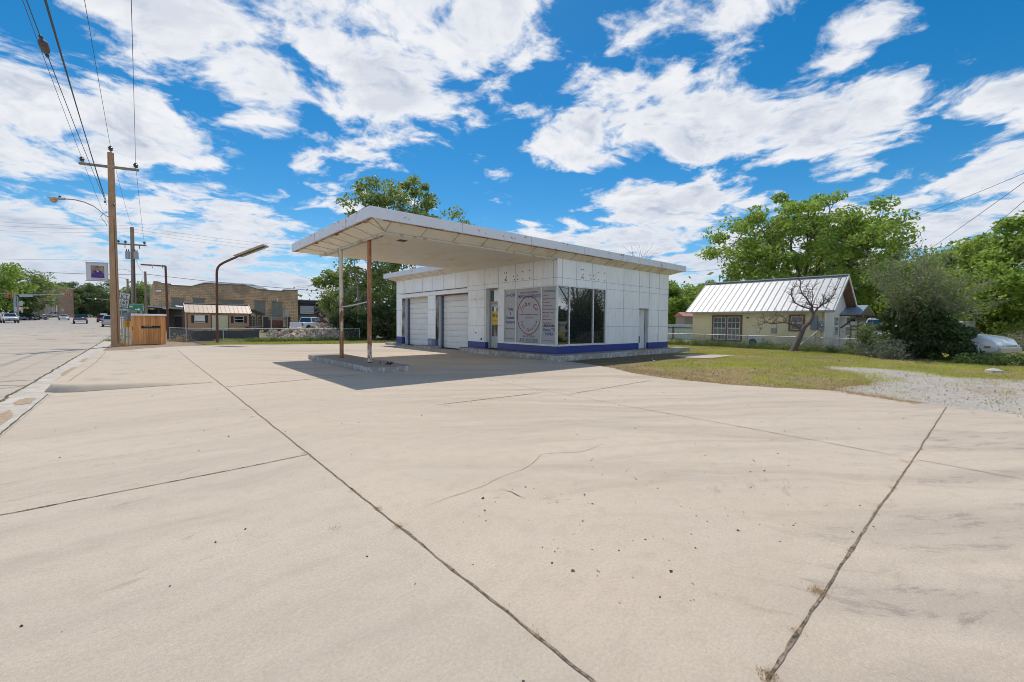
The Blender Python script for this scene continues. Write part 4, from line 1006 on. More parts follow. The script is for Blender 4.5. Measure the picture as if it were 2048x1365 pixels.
s = MB(); s.obox(bpt(.57*Wd, .02, 1.06), ex, ey, (0, 0, 1), .30*Wd, .012, .10); s.build('slot_backing', plain('slot_dark', (.05, .035, .03), .9), bxr)
s = MB(); s.obox(bpt(.57*Wd, -.03, .995), ex, ey, (0, 0, 1), .29*Wd, .012, .022); s.build('slot_trim', plain('slot_rail', (.20, .16, .14), .7), bxr)
s = MB(); s.obox(bpt(.45*Wd, -.018, 1.09), ex, ey, (0, 0, 1), .12*Wd, .012, .018); s.build('slot_trim', plain('slot_rail2', (.28, .2, .15), .7), bxr)
s = MB(); s.obox(bpt(Wd/2, .3, Hb+.06), ex, (ey+Vector((0, 0, .03))).normalized(), (0, 0, 1), Wd/2+.07, .42, .05); s.build('lid', plain('white_sheet_metal', (.66, .68, .70), .35, .2), bxr)
s = MB(); s.obox(bpt(-.02, .02, 1.0), ex, ey, (0, 0, 1), .012, .02, .1); s.build('latch', M_BLACK, bxr)

# rusted sign frame shaped like a gallows
tp, bt_ = P(331, 532, 33), P(336, 668, 33)
gf = thing('sign_frame', 'rusty inverted L steel sign frame with two hanging hooks and no sign', 'sign frame', (bt_.x, bt_.y, 0))
MB().tube([(bt_.x, bt_.y, -.05), (bt_.x, bt_.y, 1.5), tp+Vector((0, 0, -.02))], [.085, .085, .07], 8).build('post', M_RUST, gf)
ea = P(282, 529.5, 33); MB().beam(tp+Vector((0, 0, -.03)), ea, .09, .11).build('crossbar', worn('rusty_bar', (.36, .29, .22), (.14, .07, .045), .5, 3), gf)
for u in (304.5, 325): MB().tube([P(u, 530, 33), P(u-.4, 533, 33), P(u+.4, 537, 33)], .02, 5).build('hook', M_BLACK, gf)
# rusty lamp post with a fluorescent head
d = 28.45; lp = thing('lamp_post', 'rusty bent lamp post with a long flat white fluorescent lamp head', 'lamp post', PZ(434.5, 687))
pts = [PZ(434.5, 687), P(434, 600, d), P(433.5, 548, d), P(434, 541, d), P(436, 535, d), P(440, 530.5, d-.1), P(447, 526, d-.2), P(458, 521, d-.4), P(474, 514, d-.5)]
MB().tube(pts, [.085]+[.072]*8, 10).build('post', M_RUST, lp, smooth=True)
MB().lathe(PZ(434.5, 687), [(.17, 0), (.17, .02), (.1, .04)], 10).build('base_flange', M_RUST, lp)
h0, h1 = P(475, 513, d-.5), P(530, 492, d-1.0); ax = (h1-h0).normalized(); sd = Vector((-ax.y, ax.x, 0)).normalized(); nn = ax.cross(sd)*-1
if nn.z < 0: nn = -nn
c = (h0+h1)/2; L_ = (h1-h0).length
hd = MB().prism([c-ax*L_/2+sd*w2+nn*z2 for w2, z2 in ((-.33, -.03), (-.33, .02), (-.12, .09), (.12, .09), (.33, .02), (.33, -.03), (.12, -.005), (-.12, -.005))], ax*L_).build('lamp_head', worn('cream_lamp_metal', (.52, .49, .42), (.30, .22, .15), .35, 3), lp)
MB().obox(c-nn*.03, ax, sd, nn, L_/2-.03, .05, .03).build('spine', plain('spine_brown', (.14, .10, .08), .7), hd)
for s_ in (-.2, .2): MB().tube([c-ax*(L_/2-.1)+sd*s_-nn*.02, c+ax*(L_/2-.1)+sd*s_-nn*.02], .022, 6).build('tube', plain('tube_white', (.6, .58, .52), .3), hd)
# ================================================================== behind the lot: fence, yard, stone building
M_GALV = plain('fence_galvanised', (.38, .38, .37), .5, .3, .2, 12)
def chain_fence(label, pts, h, gap=None, lean=0, pitch=.10, wire_r=.0024, mat=M_GALV, base=None, nposts=None):
    t = thing('chain_link_fence', label, 'fence', (*pts[0], 0))
    L = [0]
    for a, b in zip(pts, pts[1:]): L.append(L[-1]+math.hypot(b[0]-a[0], b[1]-a[1]))
    def at(s):
        for i in range(len(pts)-1):
            if s <= L[i+1]+1e-6:
                k = (s-L[i])/(L[i+1]-L[i]); return Vector((pts[i][0]+(pts[i+1][0]-pts[i][0])*k, pts[i][1]+(pts[i+1][1]-pts[i][1])*k, 0))
        return Vector((*pts[-1], 0))
    zb = base or (lambda p: gz(p.y)); tot = L[-1]; n = nposts or max(1, round(tot/3.0)); r = np.random.default_rng(int(tot*10))
    for k in range(n+1):
        p = at(tot*k/n); z = zb(p); MB().tube([(p.x, p.y, z-.1), (p.x+r.normal(0, .015), p.y+r.normal(0, .015), z+h+.04)], .03, 7).build('post', mat, t)
    m = int(tot/.5)+1; tops = []
    for k in range(m+1):
        p = at(tot*k/m); tops.append((p.x, p.y, zb(p)+h))
    MB().tube(tops, .021, 6).build('top_rail', mat, t)
    s = MB(); nx = int(tot/pitch)
    for k in range(-int(h/pitch), nx+1):
        for sg in (1, -1):
            a = k*pitch if sg == 1 else k*pitch+h; b = a+sg*h; a0, b0, za, zb_ = a, b, 0, h
            lo, hi = 0, tot
            if max(a, b) < lo or min(a, b) > hi: continue
            def cl(sv):
                return min(max(sv, lo), hi)
            a2, b2 = cl(a), cl(b)
            if abs(a2-b2) < .02: continue
            z0 = abs(a2-a)/h*h; z1 = h-abs(b2-b)/h*h
            p, q = at(a2), at(b2); gp, gq = zb(p), zb(q)
            A, B_ = Vector((p.x, p.y, gp+z0)), Vector((q.x, q.y, gq+z1)); dd = (B_-A).normalized(); nn = Vector((-dd.y, dd.x, 0)); 
            if nn.length < 1e-5: continue
            nn.normalize(); up = dd.cross(nn).normalized()*wire_r; nn = nn*wire_r
            s.add([A+up, A-up*.5+nn, A-up*.5-nn, B_+up, B_-up*.5+nn, B_-up*.5-nn], [(0, 1, 4, 3), (1, 2, 5, 4), (2, 0, 3, 5)])
    s.build('wire_mesh', mat, t)
    return t
chain_fence('low chain link fence across the back of the lot before the rubble', [(1.6, 39.5), (2.75, 35.2), (5.0, 34.9), (9.0, 34.2), (13.2, 33.6)], .95, pitch=.11)
# concrete footing under that fence and dark sheeting on it
s = MB()
for a, b in (((2.75, 35.1), (5.3, 34.78)), ((5.3, 34.78), (7.2, 34.4))): s.beam((*a, .03), (*b, .03), .14, .16)
struct('fence_footing', s, M_KERB)
dk = [(1.65, 41.0), (2.2, 38.6), (2.9, 36.6), (4.6, 36.4), (6.6, 36.0)]
s = MB(); vs = []
for (x, y) in dk: vs += [(x+.05, y+.1, .03), (x+.05, y+.1, .78)]
s.add(vs, [(2*i, 2*i+2, 2*i+3, 2*i+1) for i in range(len(dk)-1)]); o = s.build('shade_sheeting', plain('black_sheeting', (.028, .028, .03), .8, var=.5, scale=3)); o.modifiers.new('t', 'SOLIDIFY').thickness = .01
tag(o, 'black sheeting draped along the inside of the chain link fence', 'sheeting')

# stone block warehouse
def stone_mat():
    m = Mat('stone_blocks', .95, 0, .15)
    b = m.n('ShaderNodeTexBrick'); v = m.n('ShaderNodeCombineXYZ'); x, y, z = m.xyz()
    m.L(m.math('ADD', x, y), v.inputs[0]); m.L(z, v.inputs[1]); m.L(v.outputs[0], b.inputs['Vector'])
    b.inputs['Scale'].default_value = 1; b.inputs['Brick Width'].default_value = .52; b.inputs['Row Height'].default_value = .235; b.inputs['Mortar Size'].default_value = .022; b.inputs['Bias'].default_value = 0
    b.inputs['Color1'].default_value = (.72, .47, .26, 1); b.inputs['Color2'].default_value = (.52, .33, .185, 1); b.inputs['Mortar'].default_value = (.19, .14, .10, 1)
    st_ = m.noise(.45, 6, .65, (1, 1, .8)); k = m.noise(5, 6, .7, off=(3, 3, 3))
    c = m.mix(m.mapr(st_, .48, .62, 0, .75), b.outputs['Color'], (.17, .145, .11))
    top = m.math('MULTIPLY', m.mapr(z, 4.6, 6.2), m.mapr(m.noise(.9, 6, .7, (1, 1, .5), (5, 1, 1)), .38, .6))
    c = m.mix(m.math('MULTIPLY', top, .7), c, (.19, .165, .13))
    c = m.mix(m.mapr(k, .4, .7, 0, .5), c, (.58, .42, .265)); m.col(c); m.bump(b.outputs['Fac'], -.5, .03); return m.m
M_STONE = stone_mat()
YS = 75.0
def q75(px, py): p = PY(px, py, YS); return p.x, p.z
prof_px = [(307.5, 567), (341, 569), (342, 571.5), (384, 573.5), (409, 567.5), (489, 571.5), (521, 581), (566, 583), (567, 580.5), (595.5, 581.5)]
prof = [q75(*p) for p in prof_px]
x0, x1 = prof[0][0], prof[-1][0]
sb = thing('stone_warehouse', 'long tan stone block warehouse with stepped parapet and boarded grey windows', 'warehouse', (x0, YS, 0))
s = MB(); s.prism([(x0, YS, -.2)]+[(x, YS, z) for x, z in prof]+[(x1, YS, -.2)], (0, .5, 0))
yb = 108; s.box(x0, x0+.5, YS+.5, yb, -.2, prof[0][1]+.35); s.box(x1-.5, x1, YS+.5, yb, -.2, prof[-1][1]-.4); s.box(x0+.5, x1-.5, yb-.5, yb, -.2, prof[0][1])
wl = s.build('wall', M_STONE, sb)
s = MB(); cap = [(x, z) for x, z in prof]
for a, b in zip(cap, cap[1:]): s.beam((a[0], YS+.22, a[1]+.04), (b[0], YS+.22, b[1]+.04), .62, .1)
s.build('coping', plain('coping_grey', (.15, .135, .115), .95, var=.3), wl)
s = MB(); s.box(x0-.05, x0+.75, YS-.1, YS+.3, prof[0][1]-.05, prof[0][1]+.25); s.build('corner_block', M_STONE, wl)
# pale metal roof behind the parapet
rp_ = [(370, 575), (408, 563.5), (460, 565.5), (500, 568), (534, 578.5)]
f = MB(); pts = [PY(*p, YS+4) for p in rp_]; r1 = [(p.x, YS+2.5, p.z-.12) for p in pts]; r2 = [(p.x, yb-3, p.z+.1) for p in pts]
f.add(r1+r2, [(i, i+1, i+6, i+5) for i in range(4)]+[(4, 3, 2, 1, 0)]); f.build('roof', plain('barn_roof_white', (.82, .83, .84), .5, 0, .04), sb)
M_BOARD = plain('grey_board', (.19, .195, .165), .8, var=.15, scale=2)
def opening(px0, px1, py0, py1, name='boarded_window', mat=M_BOARD):
    a, b = PY(px0, py0, YS), PY(px1, py1, YS); z0 = min(a.z, b.z)
    o = MB().box(a.x, b.x, YS-.03, YS+.02, z0, max(a.z, b.z)).build(name, mat, sb)
    MB().box(a.x-.12, b.x+.12, YS-.07, YS-.001, max(a.z, b.z)+.002, max(a.z, b.z)+.2).build('lintel', plain('stone_lintel', (.24, .17, .105), .95), o)
    return o
for r_ in ((343, 369, 598, 650), (386, 410.5, 599, 650), (436, 488, 601.5, 650), (509, 531, 603.5, 632), (544, 565, 605.5, 635)): opening(*r_)
o = MB().lathe(PY(554.5, 604, YS-.3), [(.09, 0), (.09, .5), (.14, .52), (.14, .62)], 8).build('vent_pipe', plain('vent_white', (.6, .6, .58), .5), sb)
c = PY(317, 582.5, YS-.2); MB().obox(c, (1, 0, 0), (0, 1, 0), (0, 0, 1), .28, .2, .12).build('wall_light', plain('light_white', (.7, .7, .68), .4), sb, bevel=.05)
# narrow street side: slanted awning stub
s = MB(); a = PY(303, 604, 72.5); s.add([(x0-.05, 80, 3.6), (x0-1.0, 80, 2.7), (x0-1.0, 77, 2.7), (x0-.05, 77, 3.6)], [(0, 1, 2, 3)]); o = s.build('awning', plain('pale_awning', (.42, .45, .52), .6), sb); o.modifiers.new('t', 'SOLIDIFY').thickness = .05
# grey flat awning shed in front of it
gx0 = PY(292, 612, 69).x; gx1 = PY(368, 615, 69).x
sh = thing('lean_to_shed', 'dark grey flat roofed lean-to shed against the stone warehouse', 'shed', (gx0, 69, 0))
zt = PY(300, 611.5, 69).z; zt2 = PY(366, 616.5, 69).z
s = MB(); s.prism([(gx0-.1, 68.7, zt), (gx1, 68.7, zt2), (gx1, 68.7, zt2-.18), (gx0-.1, 68.7, zt-.18)], (0, 6.2, 0)); s.build('roof', plain('shed_roof_grey', (.36, .35, .33), .6), sh)
M_SHED = plain('dark_grey_cladding', (.085, .08, .075), .8, var=.15)
s = MB(); s.box(gx0, gx0+.1, 69, 74.8, 0, zt-.19); s.box(gx0+.1, gx1, 73.0, 73.1, 0, zt2-.2); s.build('wall', M_SHED, sh)
for xx in (gx0+.02, gx0+1.2, gx1-.2): MB().box(xx-.05, xx+.05, 68.85, 68.95, 0, zt2-.19).build('post', plain('shed_post', (.10, .095, .09), .8), sh)
o = PY(358, 640, 72.9); MB().box(o.x-.35, o.x+.45, 72.9, 72.99, 0, 2.0).build('door', plain('shed_door_dark', (.02, .02, .022), .7), sh)
MB().box(o.x-.5, o.x+.6, 72.86, 72.99, 2.003, 2.12).build('door_head', plain('shed_head', (.30, .25, .18), .8), sh)
c = PY(331.5, 618, 68.6); MB().obox(c, (1, 0, 0), (0, 1, 0), (0, 0, 1), .3, .15, .05).build('flood_light', plain('light_white', (.7, .7, .68), .4), sh)
p0, p1 = PY(354, 611, 66), PY(371, 616, 66)
o = MB().obox(((p0.x+p1.x)/2, 66.5, (p0.z+p1.z)/2), (1, 0, -.1), (0, 1, .1), (0, 0, 1), (p1.x-p0.x)/2+.1, .8, .03); t = thing('white_canopy', 'small white metal canopy roof between the lean-to and the brown cabin', 'canopy', (p0.x, 66.5, 0))
o.build('canopy_roof', plain('white_metal_roof', (.68, .69, .70), .4, .1, .05), t); MB().box(p1.x-.15, p1.x-.05, 66.4, 66.5, 0, p1.z-.1).build('post', plain('shed_post', (.10, .095, .09), .8), t)
# portable cabin
YC = 62.0
cb0, cb1 = PY(374.5, 661, YC), PY(499.5, 662, YC); zb = cb0.z; ev = PY(380, 625.3, YC).z; rx0, rx1 = PY(369, 608, YC).x, PY(494, 612, YC).x
cx0, cx1 = cb0.x, cb1.x; rz = PY(430, 609.5, YC+1.5).z
ca_ = thing('portable_cabin', 'brown clapboard portable cabin with tan ribbed metal roof and twin cream doors', 'cabin', (cx0, YC, zb))
def clap_mat():
    m = Mat('brown_clapboard', .8, 0, .2); x, y, z = m.xyz(); w_ = m.n('ShaderNodeTexWave', wave_type='BANDS', bands_direction='Z', wave_profile='SAW'); m.L(m.co, w_.inputs[0]); w_.inputs['Scale'].default_value = 1.6
    m.col(m.mix(m.mapr(w_.outputs['Fac'], .0, .12, 0, 1), (.10, .06, .04), m.mix(m.noise(2, 4), (.50, .30, .18), (.57, .35, .215)))); m.bump(w_.outputs['Fac'], .4, .02); return m.m
YB = YC+3.4; ym = YC+1.7
s = MB(); s.box(cx0, cx1, YC, YC+.1, zb, ev); s.box(cx0, cx1, YB-.1, YB, zb, ev)
for xx in (cx0, cx1-.1): s.prism([(xx, YC+.1, zb), (xx, YB-.1, zb), (xx, YB-.1, ev), (xx, ym, rz-.05), (xx, YC+.1, ev)], (.1, 0, 0))
M_CLAP = clap_mat(); cw = s.build('wall', M_CLAP, ca_)
M_TANROOF = plain('tan_metal_roof', (.22, .155, .11), .5, .1, .05)
s = MB(); ov = .18
s.prism([(cx0-ov, YC-.25, ev-.06), (cx0-ov, ym, rz), (cx0-ov, YB+.25, ev-.06), (cx0-ov, YB+.25, ev-.01), (cx0-ov, ym, rz+.05), (cx0-ov, YC-.25, ev-.01)], (cx1-cx0+2*ov, 0, 0)); cr_ = s.build('roof', M_TANROOF, ca_)
s = MB(); nr = 15
for k in range(nr+1):
    xx = cx0-ov+(cx1-cx0+2*ov)*k/nr; s.beam((xx, YC-.25, ev+.005), (xx, ym, rz+.065), .035, .018)
s.build('roof_rib', plain('roof_rib_brown', (.21, .15, .105), .6), cr_)
s = MB(); s.beam((cx0-ov, ym, rz+.08), (cx1+ov, ym, rz+.08), .3, .05)
for xx in (cx0-ov, cx1+ov): s.beam((xx, YC-.25, ev), (xx, ym, rz+.05), .06, .12)
s.build('ridge_cap', plain('ridge_pale', (.52, .50, .50), .5), cr_)
M_CREAM = plain('cream_door', (.66, .59, .39), .6, var=.04); M_TRIM = plain('dark_brown_trim', (.06, .035, .028), .7)
dx = [PY(px, 640, YC).x for px in (423, 435.5, 456)]; dz = PY(440, 631, YC).z
for a, b in zip(dx, dx[1:]):
    o = MB().box(a+.02, b-.02, YC-.05, YC-.001, zb+.03, dz).build('door', M_CREAM, ca_)
    MB().lathe((b-.14, YC-.05, zb+(dz-zb)*.45), [(.04, 0), (.04, .05)], 8, (0, -1, 0)).build('handle', M_STEEL, o)
s = MB(); s.box(dx[0]-.05, dx[0]+.012, YC-.06, YC-.002, zb, dz+.06); s.box(dx[2]-.012, dx[2]+.05, YC-.06, YC-.002, zb, dz+.06); s.box(dx[0]-.05, dx[2]+.05, YC-.06, YC-.002, dz+.003, dz+.06); s.build('door_trim', M_TRIM, ca_)
for (a, b, za, zb2) in ((388.7, 410.0, 631, 646), (467.5, 488, 632.5, 646.5)):
    A_, B_ = PY(a, za, YC), PY(b, zb2, YC); wf = MB()
    wf.box(A_.x, B_.x, YC-.05, YC-.002, B_.z, B_.z+.05); wf.box(A_.x, B_.x, YC-.05, YC-.002, A_.z-.05, A_.z); wf.box(A_.x, A_.x+.05, YC-.05, YC-.002, B_.z+.05, A_.z-.05); wf.box(B_.x-.05, B_.x, YC-.05, YC-.002, B_.z+.05, A_.z-.05); wf.box(A_.x+.05, B_.x-.05, YC-.05, YC-.002, (A_.z+B_.z)/2-.02, (A_.z+B_.z)/2+.02)
    wn = wf.build('window', plain('window_white', (.66, .66, .65), .5), ca_); MB().box(A_.x+.05, B_.x-.05, YC-.02, YC-.001, B_.z+.05, A_.z-.05).build('pane', M_GLASS, wn)
    for xx in (A_.x-.30, B_.x+.03): MB().box(xx, xx+.27, YC-.04, YC-.002, B_.z, A_.z).build('shutter', M_TRIM, ca_)
for xx in (cx0, cx1): MB().box(xx-.04, xx+.04, YC-.03, YC+.06, zb, ev-.07).build('corner_board', M_TRIM, ca_)
s = MB()
for k in range(5):
    xx = cx0+.4+(cx1-cx0-.8)*k/4; s.box(xx-.2, xx+.2, YC+.1, YC+.5, gz(YC)-.2, zb)
s.build('pier', M_KERB, ca_)
# dark open-fronted building right of the warehouse
dk0, dk1 = PY(594, 600, 76), PY(690, 600, 76)
dt = thing('open_shed', 'black clad open fronted shed with a pale panelled window right of the warehouse', 'shed', (dk0.x+.05, 76, 0)); zt = PY(600, 600, 76).z; zr = PY(690, 604, 76).z
M_DKCL = plain('black_cladding', (.045, .045, .052), .7, var=.2); xa = x1+.06; xm = PY(631, 620, 76).x; xe = dk1.x+2
s = MB(); s.box(xa, xm, 75.6, 75.8, 0, zt-.6); s.box(xa, xe, 75.6, 75.8, zt-.75, zt-.12); s.box(xa, xe, 90, 90.2, 0, zt-.1); s.box(xe-.2, xe, 75.8, 90, 0, zt-.1); s.build('wall', M_DKCL, dt)
MB().box(xa, xe+.2, 75.3, 90.4, zt-.10, zt).build('roof', plain('shed_roof_grey', (.36, .35, .33), .6), dt)
a, b = PY(600, 612, 75.5), PY(628, 629, 75.5)
wn = MB().box(a.x, b.x, 75.5, 75.59, b.z, a.z).build('window', plain('pale_panel', (.36, .40, .40), .4, var=.05), dt)
s = MB()
for k in range(5): z = b.z+(a.z-b.z)*k/4; s.box(a.x-.03, b.x+.03, 75.46, 75.498, z-.03, z+.03)
s.build('muntin', M_DKCL, wn)
MB().box(xa, PY(634, 635, 75.5).x, 75.4, 75.58, 0, PY(600, 630.5, 75.5).z).build('plinth', plain('brown_plinth', (.12, .09, .08), .8), dt)
# loose boards and rafters inside the shed mouth
s = MB(); r_ = np.random.default_rng(9)
t = thing('scrap_heap', 'heap of pale broken boards and rusty scrap in the open shed mouth', 'scrap heap', (PX(660, 650, 24).x, 68, gz(68)))
for k in range(60):
    c = P(r_.uniform(634, 692), r_.uniform(612, 655), r_.uniform(56, 60)); a = r_.uniform(-.7, .9); L_ = r_.uniform(.5, 1.6); dd = Vector((.75*math.cos(a), -.6*math.cos(a), math.sin(a)))
    if c.z-abs(dd.z)*L_ < .1: c.z = .15+abs(dd.z)*L_
    s.k = 0 if k % 3 else 1; s.beam(c-dd*L_, c+dd*L_, .09, .04)
for k in range(40):
    c = P(r_.uniform(628, 695), r_.uniform(640, 662), r_.uniform(55, 58)); c.z = max(c.z, .1); d_ = Vector(r_.normal(0, 1, 3)); d_.normalize(); s.k = 1; s.obox(c, d_, d_.orthogonal(), d_.cross(d_.orthogonal()), .5, .3, .06)
o = s.build('scrap', [plain('weathered_board', (.26, .24, .22), .9, var=.3), plain('rusty_scrap', (.14, .06, .045), .9, var=.4)], t); o['kind'] = 'stuff'
# lumber rack / trailer bed and black posts
YT = 60
tr = thing('flatbed_trailer', 'low rusty flatbed trailer with dark upright posts behind the chain link fence', 'trailer', (PY(500, 660, YT).x, YT, gz(YT)))
a, b = PY(497, 655, YT), PY(590, 655, YT)
MB().box(a.x, b.x, YT-.1, YT+2.2, a.z-.12, a.z+.06).build('bed', plain('trailer_rust', (.12, .06, .045), .9, var=.3), tr)
s = MB(); s.box(PY(543, 640, YT).x, PY(567, 640, YT).x, YT+.3, YT+1.9, a.z+.06, PY(550, 641, YT).z); s.build('load', plain('rusty_load', (.17, .075, .055), .9, var=.4), tr)
s = MB(); 
for k in range(5): z0 = PY(550, 641, YT).z+.02+k*.07; s.box(PY(541, 640, YT).x-.1*(k % 2), PY(572, 640, YT).x, YT+.3, YT+1.8, z0, z0+.05)
s.build('board_stack', plain('weathered_board', (.26, .24, .22), .9, var=.3), tr)
for u in (532, 576.5): 
    p0, p1 = PY(u, 661, YT-.3), PY(u, 634, YT-.3); MB().box(p0.x-.26, p0.x+.26, YT-.4, YT-.15, gz(YT), p1.z).build('stake', M_BLACK, tr)
for u in (514, 560):
    p = PY(u, 661, YT); MB().lathe((p.x, YT-.15, gz(YT)+.3), [(.3, 0), (.32, .03), (.32, .2), (.3, .23)], 14, (0, 1, 0)).build('wheel', M_BLACK, tr)
# open carport with stacked windows by the cabin
cp = thing('carport', 'small dark carport with a slanted roof and stacked glazed frames beside the brown cabin', 'carport', (PY(500, 660, 66).x, 66, gz(66)))
a, b, c_ = PY(498, 618.5, 66), PY(508, 619.5, 66), PY(530, 628, 66)
s = MB(); s.prism([(a.x, 66, a.z), (b.x, 66, b.z), (c_.x, 66, c_.z), (c_.x, 66, c_.z-.15), (b.x, 66, b.z-.15), (a.x, 66, a.z-.15)], (0, 4, 0)); s.build('roof', plain('carport_roof', (.09, .085, .08), .8), cp)
for u in (501, 514, 523): p = PY(u, 650, 66.05); MB().box(p.x-.06, p.x+.06, 66.05, 66.2, gz(66), a.z-.5 if u < 520 else c_.z-.1).build('post', M_SHED, cp)
for (u0, u1) in ((502, 511), (516, 521.5)):
    p0, p1 = PY(u0, 656, 66.6), PY(u1, 633, 66.6); f = MB().box(p0.x, p1.x, 66.6, 66.66, p0.z, p1.z).build('glazed_frame', plain('frame_pale', (.42, .42, .38), .6), cp)
    s = MB()
    for i in range(3):
        for j_ in range(4): s.box(p0.x+(p1.x-p0.x)*(i+.1)/3, p0.x+(p1.x-p0.x)*(i+.9)/3, 66.58, 66.599, p0.z+(p1.z-p0.z)*(j_+.1)/4, p0.z+(p1.z-p0.z)*(j_+.9)/4)
    s.build('pane', glass('pale_pane', (.10, .11, .10)), f)
# white panel on a post, electric box
eb = thing('meter_post', 'grey electric meter box on a thin pale post in the yard', 'meter box', (PY(574, 662, 57).x, 57, gz(57)))
p0, p1 = PY(574.5, 660, 57), PY(574.5, 622, 57); MB().tube([(p0.x, 57, gz(57)-.1), (p0.x, 57, p1.z)], .05, 8).build('post', plain('pale_post', (.40, .39, .36), .7), eb)
c = PY(574, 626, 56.9); MB().obox(c, (1, 0, 0), (0, 1, 0), (0, 0, 1), .17, .08, .36).build('meter_box', plain('box_grey', (.36, .38, .40), .5), eb, bevel=.02)
pp = thing('pale_post', 'thin pale square post standing alone before the trailer stack', 'post', (PY(542.5, 661, 56).x, 56, gz(56)))
p1 = PY(542.5, 635, 56); MB().box(p1.x-.05, p1.x+.05, 55.95, 56.05, gz(56), p1.z).build('shaft', plain('pale_post', (.40, .39, .36), .7), pp); MB().box(p1.x-.07, p1.x+.07, 55.93, 56.07, p1.z, p1.z+.03).build('cap', M_STEEL, pp)
# coils of wire behind the fence
r_ = np.random.default_rng(4); wc = thing('wire_coil', 'tangled coils of grey wire lying behind the chain link fence', 'wire coil', (6.9, 36.9, 0)); s = MB()
for k in range(16):
    c = Vector((6.9+r_.normal(0, .75), 36.9+r_.normal(0, .25), .38+r_.uniform(-.05, .25))); nn = Vector(r_.normal(0, 1, 3)).normalized(); a = nn.orthogonal().normalized(); b = nn.cross(a); rr = r_.uniform(.25, .42)
    s.tube([c+(a*math.cos(t)+b*math.sin(t))*rr for t in np.linspace(0, 6.3, 22)], .012, 4)
o = s.build('coil', plain('old_wire', (.22, .20, .18), .7, .3), wc); o['kind'] = 'stuff'
# rubble heap
def rubble(label, px, py, d, rx, ry, h, n, seed):
    c = P(px, py, d); t = thing('rubble_heap', label, 'rubble heap', (c.x, c.y, 0)); r = np.random.default_rng(seed)
    s = MB(); nu, nv = 26, 60; vs = []
    for i in range(nu+1):
        u = i/nu
        for j_ in range(nv):
            a = 2*math.pi*j_/nv; k = 1+.12*math.sin(3*a+seed)+.07*math.sin(7*a); z = h*(1-u**1.5)**1.25
            vs.append((c.x+rx*u*k*math.cos(a)*.75-ry*u*k*math.sin(a)*-.66, c.y-rx*u*k*math.cos(a)*.66+ry*u*k*math.sin(a)*.75, max(-.05, z+r.normal(0, .035)*(1-u)+.10*h*math.sin(5*a+u*9)*(1-u))))
    s.add(vs, [(i*nv+j_, i*nv+(j_+1) % nv, (i+1)*nv+(j_+1) % nv, (i+1)*nv+j_) for i in range(nu) for j_ in range(nv)])
    s.build('heap', plain('rubble_soil', (.37, .28, .195), .95, var=.35, scale=5, bump=.6), t)
    s = MB()
    for k in range(n):
        u = math.sqrt(r.uniform(0, 1))*.98; a = r.uniform(0, 6.283); z = h*(1-u**1.5)**1.25; sz = abs(r.normal(0, .06))+.025
        p = Vector((c.x+rx*u*math.cos(a)*.75+ry*u*math.sin(a)*.66, c.y-rx*u*math.cos(a)*.66+ry*u*math.sin(a)*.75, z+sz*.2)); d_ = Vector(r.normal(0, 1, 3)); d_.normalize(); o_ = d_.orthogonal().normalized()
        s.k = int(r.integers(0, 3)); s.obox(p, d_, o_, d_.cross(o_), sz, sz*r.uniform(.5, 1), sz*r.uniform(.3, .8))
    o = s.build('stones', [plain('rubble_tan', (.44, .335, .235), .95), plain('rubble_brown', (.26, .185, .125), .95), plain('rubble_pale', (.52, .43, .33), .95)], t); o['kind'] = 'stuff'
rubble('broad heap of tan broken rubble behind the fence, in front of the white pickup', 646, 668, 36, 2.3, 1.3, 1.22, 1500, 3)
rubble('lower spread of tan rubble left of the larger heap', 582, 670, 37, 1.7, 1.2, .75, 800, 6)
